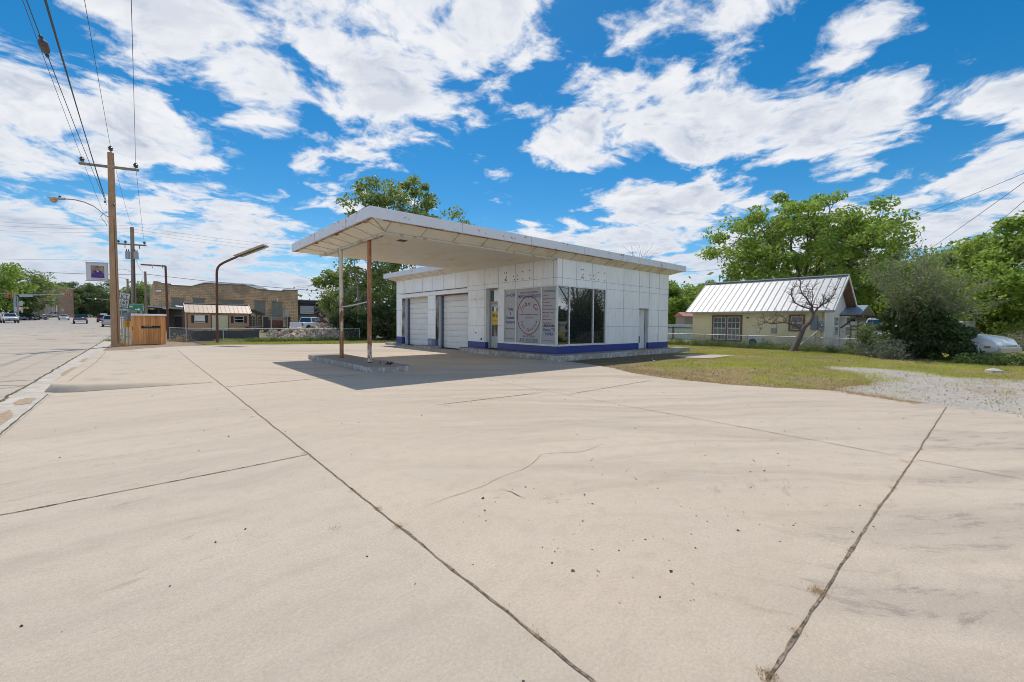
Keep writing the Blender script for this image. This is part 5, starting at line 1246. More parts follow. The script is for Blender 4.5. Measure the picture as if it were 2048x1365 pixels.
# ================================================================== vehicles
M_TYRE = plain('tyre_rubber', (.018, .018, .019), .85); M_RIM = plain('alloy_rim', (.42, .43, .44), .3, .7, .1)
M_CHROME = plain('chrome', (.62, .63, .65), .12, .9, .05); M_AUTOG = glass('car_glass', (.015, .018, .02))
M_RED = plain('tail_red', (.35, .012, .015), .3); M_HEAD = plain('headlamp_clear', (.55, .57, .58), .15); M_AMB = plain('indicator_amber', (.6, .16, .03), .3)
M_PLASTIC = plain('black_bumper', (.03, .03, .032), .6); M_PLATE = plain('number_plate', (.55, .56, .55), .5)
def paint(name, c, rough=.25):
    if name in MATS: return MATS[name]
    m = Mat(name, rough, 0, .5); m.col(m.mix(m.mapr(m.noise(1.3, 4), .3, .7), tuple(x*.93 for x in c), c)); m.b.inputs['Coat Weight'].default_value = .5; MATS[name] = m.m; return m.m
KINDS = {
 'sedan': dict(L=4.7, W=1.82, wb=2.75, r=.32, prof=[(-2.35, .62, .80), (-2.30, .30, .92), (-1.75, .22, .97), (-.9, .20, .96), (.3, .20, .95), (.95, .20, .93), (1.6, .22, .85), (2.15, .26, .74), (2.33, .34, .60)],
     gh=[(-1.75, .95), (-1.02, 1.42), (.10, 1.44), (1.05, .92)]),
 'suv': dict(L=4.9, W=1.94, wb=2.85, r=.37, prof=[(-2.45, .55, 1.0), (-2.40, .36, 1.10), (-1.7, .30, 1.12), (-.6, .28, 1.11), (.5, .28, 1.10), (1.0, .28, 1.10), (1.8, .30, 1.05), (2.25, .34, .96), (2.43, .42, .78)],
     gh=[(-2.38, 1.10), (-2.05, 1.74), (.05, 1.78), (.98, 1.09)]),
 'pickup': dict(L=5.8, W=2.0, wb=3.6, r=.40, prof=[(-2.90, .55, 1.18), (-2.86, .48, 1.22), (-1.9, .42, 1.22), (-1.02, .40, 1.22), (.4, .40, 1.20), (1.1, .40, 1.20), (2.1, .42, 1.15), (2.65, .45, 1.07), (2.86, .50, .88)],
     gh=[(-1.0, 1.20), (-.86, 1.88), (.50, 1.90), (1.30, 1.18)]),
 'big_suv': dict(L=5.3, W=2.0, wb=3.05, r=.40, prof=[(-2.65, .55, 1.05), (-2.60, .40, 1.18), (-1.7, .34, 1.20), (-.6, .34, 1.19), (.55, .34, 1.18), (1.0, .34, 1.19), (1.35, .34, 1.20), (1.8, .36, 1.16), (2.2, .38, 1.09), (2.45, .40, .99), (2.58, .44, .80), (2.62, .5, .62)],
     gh=[(-2.58, 1.18), (-2.3, 1.92), (.1, 1.95), (1.05, 1.17)])}
def car(label, x, y, hd, kind, col, z=None, name=None, cat=None, lower=None, detail=True, grp='vehicles along the street', dark_bumper=False, sc=1.0):
    K = KINDS[kind]; z = gz(y) if z is None else z
    t = thing(name or {'pickup': 'pickup_truck', 'suv': 'parked_car', 'sedan': 'parked_car', 'big_suv': 'parked_car'}[kind], label, cat or ('pickup truck' if kind == 'pickup' else 'car'), (x, y, z), grp, hd)
    t.scale = (sc, sc, sc)
    W2 = K['W']/2; m = MB(); n = 10
    def bl(mb, *a, **k): k['local'] = True; return mb.build(*a, **k)
    vs = []; pr = K['prof']; N_ = len(pr)
    for i, (px_, zb, zt) in enumerate(pr):
        e = 1-.13*(abs(px_)/(K['L']/2))**4
        zm = zb+(zt-zb)*.55
        ring = [(-.90, zb), (-.985, zb+.08), (-1, zm), (-.965, zt-.06), (-.90, zt-.008), (.90, zt-.008), (.965, zt-.06), (1, zm), (.985, zb+.08), (.90, zb)]
        vs += [(px_, W2*e*u, v) for u, v in ring]
    fs = [(i*n+k, i*n+(k+1) % n, (i+1)*n+(k+1) % n, (i+1)*n+k) for i in range(N_-1) for k in range(n)]+[tuple(range(n-1, -1, -1)), tuple((N_-1)*n+k for k in range(n))]
    m.add(vs, [tuple(reversed(f)) for f in fs]); 
    mats = [paint('paint_'+'_'.join(str(int(c*100)) for c in col), col)]
    body = bl(m, 'body', mats, t, smooth=True)
    (xa, za), (xb, zb2), (xc, zc), (xd, zd) = K['gh']; wb_, wt_ = W2*.93, W2*.72
    m = MB(); vs = [(xa, -wb_, za-.03), (xd, -wb_, zd-.03), (xd, wb_, zd-.03), (xa, wb_, za-.03), (xb, -wt_, zb2), (xc, -wt_, zc), (xc, wt_, zc), (xb, wt_, zb2)]
    m.add(vs, [(4, 5, 6, 7), (0, 1, 5, 4), (1, 2, 6, 5), (2, 3, 7, 6), (3, 0, 4, 7)]); cab = bl(m, 'cabin', mats, t, bevel=.05)
    V_ = [Vector(v) for v in vs]
    def pane(nm, a, b, c_, d, u0, u1, v0, v1):
        q = lambda u, v: (a.lerp(b, u)).lerp(d.lerp(c_, u), v)
        P4 = [q(u0, v0), q(u1, v0), q(u1, v1), q(u0, v1)]; nn = (P4[1]-P4[0]).cross(P4[3]-P4[0]).normalized()
        bl(MB().prism([p+nn*.012 for p in P4], -nn*.02), nm, M_AUTOG, cab)
    pane('windscreen', V_[1], V_[2], V_[6], V_[5], .05, .95, .10, .93); pane('rear_window', V_[3], V_[0], V_[4], V_[7], .07, .93, .12, .9)
    sp = [(.06, .52), (.55, .94)] if kind != 'pickup' else [(.05, .48), (.52, .92)]
    if 'suv' in kind: sp = [(.03, .30), (.33, .62), (.65, .95)]
    for (u0, u1) in sp:
        pane('side_window', V_[0], V_[1], V_[5], V_[4], u0, u1, .12, .88); pane('side_window', V_[2], V_[3], V_[7], V_[6], 1-u1, 1-u0, .12, .88)
    r = K['r']
    for sx in (1, -1):
        for sy in (1, -1):
            c = Vector((sx*K['wb']/2+(.05 if sx > 0 else 0), sy*(W2-.2), r)); ax = (0, sy, 0)
            bl(MB().lathe(c+Vector((0, sy*.03, .04)), [(r*1.22, 0), (r*1.22, .178)], 20, ax), 'wheel_arch', M_BLACK, t)
            ty = bl(MB().lathe(c, [(r*.6, 0), (r*.93, .0), (r, .03), (r, .19), (r*.93, .222), (r*.64, .226), (r*.62, .20)], 24, ax), 'wheel', M_TYRE, t, smooth=True)
            rm = MB().lathe(c+Vector((0, sy*.195, 0)), [(r*.62, 0), (r*.62, .012), (r*.5, .016)], 20, ax)
            for k in range(6):
                a = 2*math.pi*k/6; d = Vector((math.cos(a), 0, math.sin(a))); rm.obox(c+Vector((0, sy*.222, 0))+d*r*.34, d, (0, 1, 0), d.cross(Vector((0, 1, 0))), r*.27, .008, r*.075)
            rm.v = rm.v[60:]; rm.f = [tuple(i-60 for i in f) for f in rm.f if min(f) >= 60]; rm.mi = rm.mi[:len(rm.f)]
            bl(MB().lathe(c+Vector((0, sy*.195, 0)), [(r*.62, 0), (r*.62, .012), (r*.5, .016)], 20, ax), 'hub', M_PLASTIC, ty)
            rm.lathe(c+Vector((0, sy*.196, 0)), [(r*.65, 0), (r*.65, .025), (r*.60, .028), (r*.60, .002)], 20, ax); rm.lathe(c+Vector((0, sy*.2, 0)), [(r*.14, 0), (r*.13, .035)], 10, ax); bl(rm, 'rim', M_RIM, ty)
    xf, xr = K['L']/2, -K['L']/2; zf = pr[-2][2]; zr = pr[1][2]
    bmat = M_PLASTIC if dark_bumper else (M_CHROME if kind == 'pickup' else mats[0])
    bl(MB().box(xf-.10, xf+.05, -W2*.82, W2*.82, pr[-1][1]-.06, pr[-1][1]+.16), 'front_bumper', bmat, t, bevel=.03)
    bl(MB().box(xr-.07, xr+.08, -W2*.84, W2*.84, pr[0][1]-.10, pr[0][1]+.10), 'rear_bumper', bmat, t, bevel=.03)
    for sy in (1, -1):
        a, b = sorted((sy*W2*.52, sy*W2*.84)); bl(MB().box(xf-.32, xf+.006, a, b, zf-.22, zf-.06), 'headlight', M_HEAD, t, bevel=.03)
        a, b = sorted((sy*W2*.78, sy*W2*.91)); bl(MB().box(xr-.014, xr+.16, a, b, zr-.42, zr-.08), 'tail_light', M_RED, t, bevel=.02)
        bl(MB().box(xd-.35, xd-.18, sy*(W2+.12)-.09, sy*(W2+.12)+.09, zd+.02, zd+.17), 'mirror', mats[0], t, bevel=.02)
    bl(MB().box(xf-.08, xf+.03, -W2*.48, W2*.48, zf-.30, zf-.06), 'grille', M_CHROME if kind in ('pickup', 'big_suv') else M_BLACK, t, bevel=.02)
    bl(MB().box(xf+.03, xf+.056, -.16, .16, pr[-1][1]-.0, pr[-1][1]+.10), 'number_plate', M_PLATE, t); bl(MB().box(xr-.078, xr-.05, -.16, .16, pr[0][1]+.02, pr[0][1]+.12), 'number_plate', M_PLATE, t)
    if kind == 'pickup':
        bl(MB().box(xr+.12, xa-.12, -W2*.8, W2*.8, 1.16, 1.225), 'bed_liner', M_BLACK, t); bl(MB().box(xr-.01, xr+.05, -W2*.78, W2*.78, .62, 1.20), 'tailgate', mats[0], t, bevel=.01)
    else: bl(MB().box(xb+.1, xc-.1, -wt_-.004, -wt_+.02, zc+.0, zc+.03), 'roof_rail', M_BLACK, t)
    if lower:
        lm = paint('paint_lower', lower, .4)
        for sy in (1, -1): bl(MB().box(-K['wb']/2+.5, K['wb']/2-.45, sy*W2*.99-.015, sy*W2*.99+.02, pr[3][1]-.02, pr[3][1]+.24), 'lower_cladding', lm, t, bevel=.01)
        bl(MB().box(xf-.28, xf+.065, -W2*.86, W2*.86, pr[-1][1]-.12, pr[-1][1]+.14), 'lower_cladding', lm, t, bevel=.05)
        for sy in (1, -1):
            c = Vector((K['wb']/2+.05, sy*W2*.985, r+.02)); m = MB()
            pts = [c+Vector((math.cos(a)*r*1.26, 0, math.sin(a)*r*1.26)) for a in np.linspace(-.2, math.pi+.2, 18)]; m.tube(pts, .045, 6); bl(m, 'arch_flare', lm, t, smooth=True)
            bl(MB().box(xf-.50, xf-.24, sy*W2*.90-.03, sy*W2*.90+.03, zf-.20, zf-.10), 'indicator', M_AMB, t, bevel=.01)
    return t
UPST = math.pi/2       # heading up the street (+Y); DOWN towards the camera
def at(px, py, d): p = P(px, py, d); return p.x, p.y
x, y = at(19, 640, 83); car('white pickup with dark front bumper facing the camera across the road at far left', x, y, -UPST+.25, 'pickup', (.72, .72, .72), dark_bumper=True)
x, y = at(161, 640, 86); car('black pickup driving away down the middle of the road', x, y, UPST+.06, 'pickup', (.025, .027, .03))
x, y = at(128, 640, 112); car('silver sedan driving towards the camera left of the black pickup', x, y, -UPST+.12, 'sedan', (.55, .56, .58))
x, y = at(221, 640, 68); car('silver sport utility vehicle seen from behind, half hidden by the wooden pole', x, y, UPST+.02, 'suv', (.50, .50, .50))
x, y = at(206, 640, 100); car('maroon car seen from behind, left of the silver one near the pole', x, y, UPST, 'suv', (.16, .015, .025))
x, y = at(208, 638, 125); car('grey pickup beyond the maroon car, near the pole', x, y, UPST, 'pickup', (.12, .13, .15))
x, y = at(181, 634, 170); car('pale distant pickup coming up the road past the black pickup', x, y, -UPST, 'pickup', (.6, .6, .62))
x, y = at(110, 634, 150); car('silver pickup parked side on before the tan brick building', x, y, math.pi+.55, 'pickup', (.5, .52, .56), grp='vehicles across the road')
x, y = at(52, 637, 105); car('dark blue sedan parked on the asphalt corner across the road', x, y, .0-.7, 'sedan', (.02, .025, .05), grp='vehicles across the road')
x, y = at(73, 636, 112); car('dark grey coupe parked on the asphalt corner right of the dark blue sedan', x, y, -.7, 'sedan', (.06, .062, .075), grp='vehicles across the road')
x, y = at(55, 634, 135); car('bright blue pickup parked under the trees behind the two dark cars', x, y, 2.2, 'pickup', (.02, .07, .32), grp='vehicles across the road')
x, y = at(270, 640, 78); car('black vehicle on the road glimpsed between junction sign and wooden enclosure', x, y, UPST, 'suv', (.02, .02, .025))
x, y = at(258, 638, 95); car('dark grey car on the road glimpsed behind the junction sign post', x, y, UPST, 'sedan', (.05, .05, .06))
x, y = at(620, 642, 55); car('white crew cab pickup parked behind the rubble heap', x, y, .72, 'pickup', (.76, .77, .79), z=gz(60)+.02, grp='vehicles in the yard')
# white sport utility vehicle behind the bush, broadside, nose to the right
NH = -UPST-.36; p = P(2021, 690, 18.0)-Vector((math.cos(NH), math.sin(NH), 0))*2.66
car('white sport utility vehicle with tan lower cladding, its nose showing right of the dark bush', p.x, p.y, NH, 'big_suv', (.70, .71, .72), z=-.03, sc=1.0, lower=(.42, .37, .29), grp='vehicles in the side yard')

# ================================================================== traffic signals and distant buildings
M_SIGY = plain('signal_yellow', (.55, .23, .03), .5); M_SIGP = plain('signal_pole_grey', (.30, .35, .38), .5, .2)
def lamp_mat(n, c, e):
    m = Mat(n, .3); m.col(c); m.b.inputs['Emission Color'].default_value = (*c, 1); m.b.inputs['Emission Strength'].default_value = e; return m.m
M_GREEN = lamp_mat('lit_green_lens', (.05, .75, .45), 2.5); M_REDL = lamp_mat('lit_red_lens', (.8, .03, .02), 2.5); M_DEAD = plain('dark_lens', (.05, .04, .03), .4)
def head(c, t, horiz=True, lit=None, s=1.0):
    c = Vector(c); ux = Vector((RT.x, RT.y, 0)).normalized() if horiz else Vector((0, 0, 1)); uy = Vector((0, 0, 1)) if horiz else Vector((RT.x, RT.y, 0)).normalized()
    o = MB().obox(c, ux, FH, uy, .62*s, .12, .22*s).build('signal_head', M_SIGY, t, bevel=.03)
    for k in (-1, 0, 1):
        MB().lathe(c+ux*k*.40*s-FH*.13, [(.15*s, 0), (.15*s, .02)], 10, -FH).build('lens', lit if (lit and k == 1) else M_DEAD, o)
d = 88
ts = thing('traffic_signal', 'grey mast arm traffic signal at the far left corner with yellow heads over the road', 'traffic signal', (*at(31, 645, d), gz(125)), 'traffic signals at the crossing')
q = Vector((*at(31, 645, d), 0)); zb = gz(q.y)
MB().tube([(q.x, q.y, zb), (q.x, q.y, P(31, 588, d).z)], .18, 10).build('mast', M_SIGP, ts)
MB().tube([P(-90, 585, d), P(0, 587, d), P(60, 590.5, d), P(143, 589.5, d)], [.08, .08, .12, .07], 8).build('mast_arm', M_SIGP, ts)
for (u, v, hz_) in ((14, 589.5, False), (24, 591, False), (97, 591.5, True), (136, 590, True)): head(P(u, v, d-.3), ts, hz_, None)
a, b = P(38.5, 590, d-.4), P(65.5, 594.5, d-.4); MB().obox((a+b)/2, RT, FH, UP, (a-b).length*.49, .02, abs(a.z-b.z)/2).build('street_name_board', plain('board_back', (.42, .44, .45), .5), ts)
MB().tube([P(12, 578, d), P(12, 588, d)], .05, 6).build('camera_mast', M_SIGP, ts)
ps = thing('signal_post', 'thin grey pedestrian signal post with small white sign backs and a red lamp', 'signal post', (*at(37, 647, d-3), gz(120)))
q = Vector((*at(37, 647, d-3), 0)); MB().tube([(q.x, q.y, gz(q.y)), (q.x, q.y, P(37, 594, d-3).z)], .10, 8).build('post', M_SIGP, ps)
for (u, v, w, h) in ((42, 607, .34, .5), (42, 618, .34, .34), (44, 621.5, .22, .4), (31, 619, .3, .5)):
    MB().obox(P(u, v, d-3.3), RT, FH, UP, w, .02, h).build('sign_back', plain('sign_back_grey', (.42, .43, .42), .5), ps)
MB().lathe(P(39.6, 617.5, d-3.6), [(.13, 0), (.13, .05)], 10, -FH).build('red_lamp', M_REDL, ps)
d = 118
t2_ = thing('traffic_signal', 'far mast arm traffic signal showing green beside the tall wooden pole', 'traffic signal', (*at(300, 640, d), gz(150)), 'traffic signals at the crossing')
q = Vector((*at(300, 640, d), 0)); MB().tube([(q.x, q.y, gz(q.y)), (q.x, q.y, P(300, 604, d).z)], .16, 8).build('mast', M_SIGP, t2_)
MB().tube([P(172, 597, d), P(240, 601, d), P(300, 605, d)], [.07, .1, .13], 8).build('mast_arm', M_SIGP, t2_)
head(P(189, 598, d-.3), t2_, True, M_GREEN); head(P(221, 600.5, d-.3), t2_, True)
bs = thing('round_sign', 'small round sign back on a thin post near the silver pickup across the road', 'road sign', (*at(125, 640, 128), gz(180)))
q = Vector((*at(124.8, 640, 128), 0)); MB().tube([(q.x, q.y, gz(q.y)), (q.x, q.y, P(125, 620, 128).z)], .04, 6).build('post', M_SIGP, bs); MB().lathe(P(124.8, 620.5, 127.8), [(.45, 0), (.45, .02)], 12, -FH).build('disc', plain('sign_back_grey', (.42, .43, .42), .5), bs)
# far buildings
def far_block(name, label, cat, px0, px1, pyt, pyb, d, depth, col, roofc=None, ridge=0):
    a, b = P(px0, pyb, d), P(px1, pyt, d); ux = Vector((RT.x, RT.y, 0)).normalized(); w = (b-a).dot(ux); zb = min(gz(a.y), a.z)-.3
    t = thing(name, label, cat, (a.x, a.y, zb)); s = MB(); c = a+ux*w/2+FH*depth/2; zt = b.z
    s.obox((c.x, c.y, (zb+zt)/2), ux, FH, (0, 0, 1), w/2, depth/2, (zt-zb)/2); wl = s.build('wall', plain('wall_'+name+str(int(px0)), col, .9, var=.12, scale=.8), t)
    if roofc:
        A, B_ = c-ux*w/2, c+ux*w/2; s = MB(); hw = depth/2+.3
        s.prism([(A-FH*hw).xy.to_3d()+Vector((0, 0, zt+.002)), A.xy.to_3d()+Vector((0, 0, zt+ridge)), (A+FH*hw).xy.to_3d()+Vector((0, 0, zt+.002))], ux*w); s.build('roof', plain('roof_'+name+str(int(px0)), roofc, .5), t)
    return t, a, ux, w, zt, zb
t, a, ux, w, zt, zb = far_block('brick_building', 'tan brick two storey building with pale vertical piers beyond the crossing', 'building', 73, 117, 577, 640, 150, 5, (.33, .215, .15))
for u in (.46, .60, .80): c = a+ux*w*u-FH*.1; MB().obox((c.x, c.y, (zt+zb)/2), ux, FH, (0, 0, 1), .55, .14, (zt-zb)/2).build('pier', plain('pier_pale', (.48, .38, .31), .9), t)
c = a+ux*w*.82-FH*1.2; MB().obox((c.x, c.y, zb+(zt-zb)*.55), ux, FH, (0, 0, 1), 1.8, 1.1, .5).build('awning', plain('awning_dark', (.06, .04, .045), .8), t)
for u in (.72, .9): c = a+ux*w*u-FH*.05; MB().obox((c.x, c.y, zb+(zt-zb)*.35), ux, FH, (0, 0, 1), .8, .06, 1.6).build('window', M_GLASS, t)
MB().obox(a+ux*w/2+FH*2.5+Vector((0, 0, zt-a.z+.25)), ux, FH, (0, 0, 1), w/2+.1, 2.6, .25).build('parapet', plain('pier_pale', (.48, .38, .31), .9), t)
far_block('metal_roof_building', 'distant building with a pale blue grey metal roof among the trees', 'building', 136, 165, 606, 640, 230, 14, (.30, .27, .22), (.36, .42, .48), 2.6)
far_block('small_house', 'small distant beige house with a grey roof beyond the sedan', 'house', 150, 171, 624, 640, 200, 9, (.42, .36, .27), (.30, .32, .35), 1.5)
far_block('low_wall', 'long low tan wall at the foot of the brick building', 'wall', 58, 100, 630, 640, 140, .6, (.28, .22, .17))
far_block('low_building', 'low brown building at the far end of the road behind traffic', 'building', 205, 240, 617, 640, 210, 12, (.24, .20, .16), (.34, .34, .34), 1.2)
# ================================================================== yellow house and its yard
HX, HY0, HY1 = 30.35, 6.75, 14.7; EX, EZ, RX, RZ = 30.0, 2.36, 33.25, 4.62; BX = 36.5
hs_ = thing('yellow_house', 'small pale yellow house with a grey standing seam metal roof and brown framed windows', 'house', (HX, HY0, 0))
def stucco(name, c):
    m = Mat(name, .95, 0, .15); k = m.noise(.8, 6, .65); x, y, z = m.xyz(); f = m.noise(30, 3, .7)
    cc = m.mix(m.mapr(k, .35, .7), c, tuple(v*.86 for v in c)); cc = m.mix(m.math('MULTIPLY', m.mapr(z, .9, .1), m.mapr(k, .35, .6)), cc, (.30, .27, .21)); m.col(m.mix(m.mapr(f, .4, .7, 0, .12), cc, tuple(v*.6 for v in c))); m.bump(f, .2, .005); return m.m
M_YEL = stucco('yellow_stucco', (.88, .745, .475)); M_GABLE = stucco('white_stucco', (.62, .60, .55))
s = MB(); s.box(HX, HX+.15, HY0, HY1, -.4, EZ+.25); s.box(BX-.5, BX-.35, HY0, HY1, -.4, EZ+.2); wl = s.each('wall', M_YEL, hs_)
s = MB()
for yy in (HY0, HY1-.15): s.prism([(HX+.151, yy, -.4), (BX-.501, yy, -.4), (BX-.501, yy, EZ+.15), (RX, yy, RZ-.12), (HX+.151, yy, EZ+.15)], (0, .15, 0))
s.each('gable_wall', M_GABLE, hs_)
M_SEAMR = plain('grey_metal_roof', (.345, .355, .36), .5, .15, .05, 2)
y0, y1 = 6.25, 15.1
s = MB(); s.prism([(EX, y0, EZ), (RX, y0, RZ), (BX, y0, EZ-.05), (BX, y0, EZ-.10), (RX, y0, RZ-.06), (EX, y0, EZ-.06)], (0, y1-y0, 0)); rf = s.build('roof', M_SEAMR, hs_)
s = MB(); nr = 23; sl = Vector((RX-EX, 0, RZ-EZ)).normalized()
for k in range(nr+1):
    yy = y0+.06+(y1-y0-.12)*k/nr; s.beam((EX, yy, EZ+.018), (RX, yy, RZ+.018), .028, .04)
s.each('roof_seam', plain('roof_seam_grey', (.27, .275, .28), .5, .2), rf)
MB().beam((RX, y0-.03, RZ+.04), (RX, y1+.03, RZ+.04), .28, .06).build('ridge_cap', plain('ridge_pale', (.52, .50, .50), .5), rf)
s = MB()
for xa, za, xb, zb in ((EX, EZ, RX, RZ), (BX, EZ-.05, RX, RZ)): s.beam((xa, y0-.02, za-.05), (xb, y0-.02, zb-.05), .05, .16)
s.build('barge_board', plain('barge_white', (.62, .62, .62), .6), rf)
s = MB()
for xa, za, xb, zb in ((EX+.1, EZ-.10, RX, RZ-.12), (BX-.1, EZ-.15, RX, RZ-.12)): s.beam((xa, (y0+HY0)/2, za), (xb, (y0+HY0)/2, zb), HY0-y0-.06, .04)
M_BROWN = plain('brown_window_frame', (.20, .105, .06), .75, var=.2)
s.build('eave_soffit', M_BROWN, rf)
MB().beam((EX-.03, y0, EZ-.04), (EX-.03, y1, EZ-.04), .06, .10).build('eave_trim', plain('eave_grey', (.42, .42, .42), .5), rf)
def hwin(px0, px1, pyt, pyb, leaves, grid):
    a, b = PX(px0, pyb, HX), PX(px1, pyt, HX); ya, yb = a.y, b.y; z0, z1 = a.z, b.z
    if ya < yb: ya, yb = yb, ya
    f = .11; s = MB(); X0, X1 = HX-.06, HX-.002
    s.box(X0, X1, yb, ya, z0, z0+f); s.box(X0, X1, yb, ya, z1-f, z1); n = leaves; wd = (ya-yb-f)/n
    for k in range(n+1): s.box(X0-.002, X1, ya-f-k*wd, ya-k*wd, z0+f, z1-f)
    wn = s.build('window', M_BROWN, hs_)
    for k in range(n):
        c0, c1 = ya-f-k*wd, ya-(k+1)*wd; m = .045; s = MB(); XA, XB = HX-.045, HX-.012
        s.box(XA, XB, c1, c0, z0+f, z0+f+m); s.box(XA, XB, c1, c0, z1-f-m, z1-f); s.box(XA, XB, c1, c1+m, z0+f+m, z1-f-m); s.box(XA, XB, c0-m, c0, z0+f+m, z1-f-m); zm = (z0+z1)/2; s.box(XA-.01, XB, c1+m, c0-m, zm-.03, zm+.03)
        gx, gz_ = grid
        for i in range(1, gx): yy = c1+m+(c0-c1-2*m)*i/gx; s.box(XA+.008, XB, yy-.012, yy+.012, z0+f+m, z1-f-m)
        for j_ in range(1, gz_):
            zz = z0+f+(z1-z0-2*f)*j_/gz_
            if abs(zz-zm) > .05: s.box(XA+.008, XB, c1+m, c0-m, zz-.012, zz+.012)
        s.build('sash', plain('sash_white', (.62, .62, .58), .6), wn); MB().box(HX-.014, HX-.008, c1, c0, z0+f, z1-f).build('pane', glass('house_pane', (.03, .03, .032), .05), wn)
hwin(1423.5, 1485, 630.5, 682, 2, (3, 4)); hwin(1577, 1610.5, 629.5, 663, 1, (1, 2))
def onwall(px, py): return PX(px, py, HX)
def wbox(px0, px1, py0, py1, dp, nm, mat, par=hs_, bev=.01):
    a, b = onwall(px0, py1), onwall(px1, py0); return MB().box(HX-dp, HX-.003, a.y, b.y, a.z, b.z).build(nm, mat, par, bevel=bev)
M_EB = plain('electric_box_grey', (.30, .32, .34), .5)
wbox(1621.5, 1637, 632, 660, .14, 'breaker_box', plain('breaker_blue_grey', (.22, .25, .30), .5)); o = wbox(1638, 1650, 643, 663, .12, 'meter_base', M_EB)
c = onwall(1643, 652); MB().lathe((HX-.12, c.y, c.z), [(.09, 0), (.09, .05), (.06, .11)], 12, (-1, 0, 0)).build('meter', M_CHROME, o)
wbox(1542.5, 1553.5, 657, 666, .10, 'junction_box', M_EB)
s = MB(); a = onwall(1553, 662); b = onwall(1554, 626); s.tube([(HX-.03, a.y, a.z), (HX-.03, b.y, b.z)], .012, 5); a = onwall(1646, 644); b = onwall(1646.5, 600); s.tube([(HX-.05, a.y, a.z), (HX-.05, a.y, 3.1), (HX-.25, a.y, 3.2)], .03, 6); s.build('conduit', M_EB, hs_)
a = onwall(1496, 636); b = onwall(1536, 662); s = MB(); s.tube([(HX-.12, a.y, a.z), (HX-.02, a.y, a.z)], .05, 8); s.build('pipe_outlet', M_BLACK, hs_)
for px in (1631, 1643): a = onwall(px, 663); MB().tube([(HX-.03, a.y, a.z), (HX-.03, a.y, -.2)], .022, 6).build('riser', plain('riser_grey', (.40, .38, .33), .6), hs_)
# end wall door with side lights and hooded porch
def gw(px, py): return PY(px, py, HY0)
s = MB()
for (px0, px1, py0, py1) in ((1667, 1675, 634, 672), (1690, 1699, 634, 672)):
    a, b = gw(px0, py1), gw(px1, py0); f = MB(); f.box(a.x, b.x, HY0-.05, HY0-.002, a.z, b.z); wn = f.build('side_light', plain('sash_white', (.62, .62, .58), .6), hs_)
    for j_ in range(2): MB().box(a.x+.05, b.x-.05, HY0-.06, HY0-.051, a.z+.06+(b.z-a.z)*j_/2, a.z-.06+(b.z-a.z)*(j_+1)/2).build('pane', glass('pale_pane2', (.14, .15, .15)), wn)
a, b = gw(1677, 700), gw(1688.5, 636); MB().box(a.x, b.x, HY0-.04, HY0-.002, -.1, b.z).build('door', plain('porch_door', (.42, .42, .40), .5), hs_)
ha, hb = gw(1679, 628.5), gw(1712, 629); hz = ha.z; M_HOOD = plain('hood_metal', (.30, .36, .42), .4, .3)
s = MB(); xm = (ha.x+hb.x)/2; w_ = (hb.x-ha.x)/2
s.prism([(xm-w_, HY0-1.05, hz), (xm, HY0-1.05, hz+.62), (xm+w_, HY0-1.05, hz), (xm+w_, HY0-1.05, hz-.05), (xm, HY0-1.05, hz+.56), (xm-w_, HY0-1.05, hz-.05)], (0, 1.045, 0)); ph = s.build('porch_hood', M_HOOD, hs_)
s = MB(); 
for xx in (xm-w_+.15, xm+w_-.15): s.beam((xx, HY0-.05, hz-.9), (xx, HY0-.95, hz-.1), .08, .08); s.beam((xx, HY0-1.0, hz-.08), (xx, HY0, hz-.08), .08, .08)
s.beam((xm-w_+.15, HY0-.95, -.1), (xm-w_+.15, HY0-.95, hz-.05), .09, .09, (1, 0, 0)); s.build('timber_bracket', plain('dark_timber', (.13, .065, .04), .8, var=.2), ph)
# air conditioner outdoor unit
c = PX(1512, 683, 29.9); ac = thing('air_conditioner', 'white outdoor air conditioner unit on the ground against the yellow wall', 'air conditioner', (29.8, c.y, 0))
MB().box(29.62, 29.98, c.y-.42, c.y+.42, .06, .68).build('casing', plain('ac_white', (.55, .56, .54), .5), ac, bevel=.02)
MB().lathe((29.62, c.y+.1, .37), [(.24, 0), (.24, .012), (.2, .015)], 20, (-1, 0, 0)).build('fan_grille', plain('grille_dark', (.05, .055, .06), .6), ac)
for dy in (-.3, .3): MB().box(29.65, 29.95, c.y+dy-.04, c.y+dy+.04, -.02, .06).build('foot', M_BLACK, ac)
# fences
chain_fence('sagging chain link fence overgrown with weeds along the yellow house', [(29.2, 18.8), (29.15, 12), (28.9, 8), (28.0, 5.2), tuple(P(1800, 690, 19.5))[:2]], .80, pitch=.10, base=lambda p: 0, wire_r=.0022)
def metal_fence(label, a, b, h, face):
    t = thing('metal_fence', label, 'fence', (*a, 0), 'pale metal fences'); a, b = Vector((*a, 0)), Vector((*b, 0)); d = (b-a).normalized(); L = (b-a).length; nn = Vector((d.y, -d.x, 0))
    n = int(L/.15); vs = []
    for k in range(n+1):
        o = .018 if (k % 2) else -.018
        p = a+d*(L*k/n)+nn*o; vs += [(p.x, p.y, -.2), (p.x, p.y, h)]
    s = MB().add(vs, [(2*k, 2*k+2, 2*k+3, 2*k+1) for k in range(n)]); o = s.build('sheet', plain('pale_green_white_sheet', (.50, .56, .53), .45, .1, .08, 1), t); o.modifiers.new('t', 'SOLIDIFY').thickness = .004
    for z in face: MB().beam(a+nn*.05+Vector((0, 0, z)), b+nn*.05+Vector((0, 0, z)), .06, .07).build('rail', plain('fence_rail_brown', (.14, .085, .065), .8), t)
    for k in range(int(L/2.4)+1): p = a+d*min(L, k*2.4)+nn*.055; MB().box(p.x-.04, p.x+.04, p.y-.04, p.y+.04, -.1, h-.25).build('post', plain('fence_rail_brown', (.14, .085, .065), .8), t)
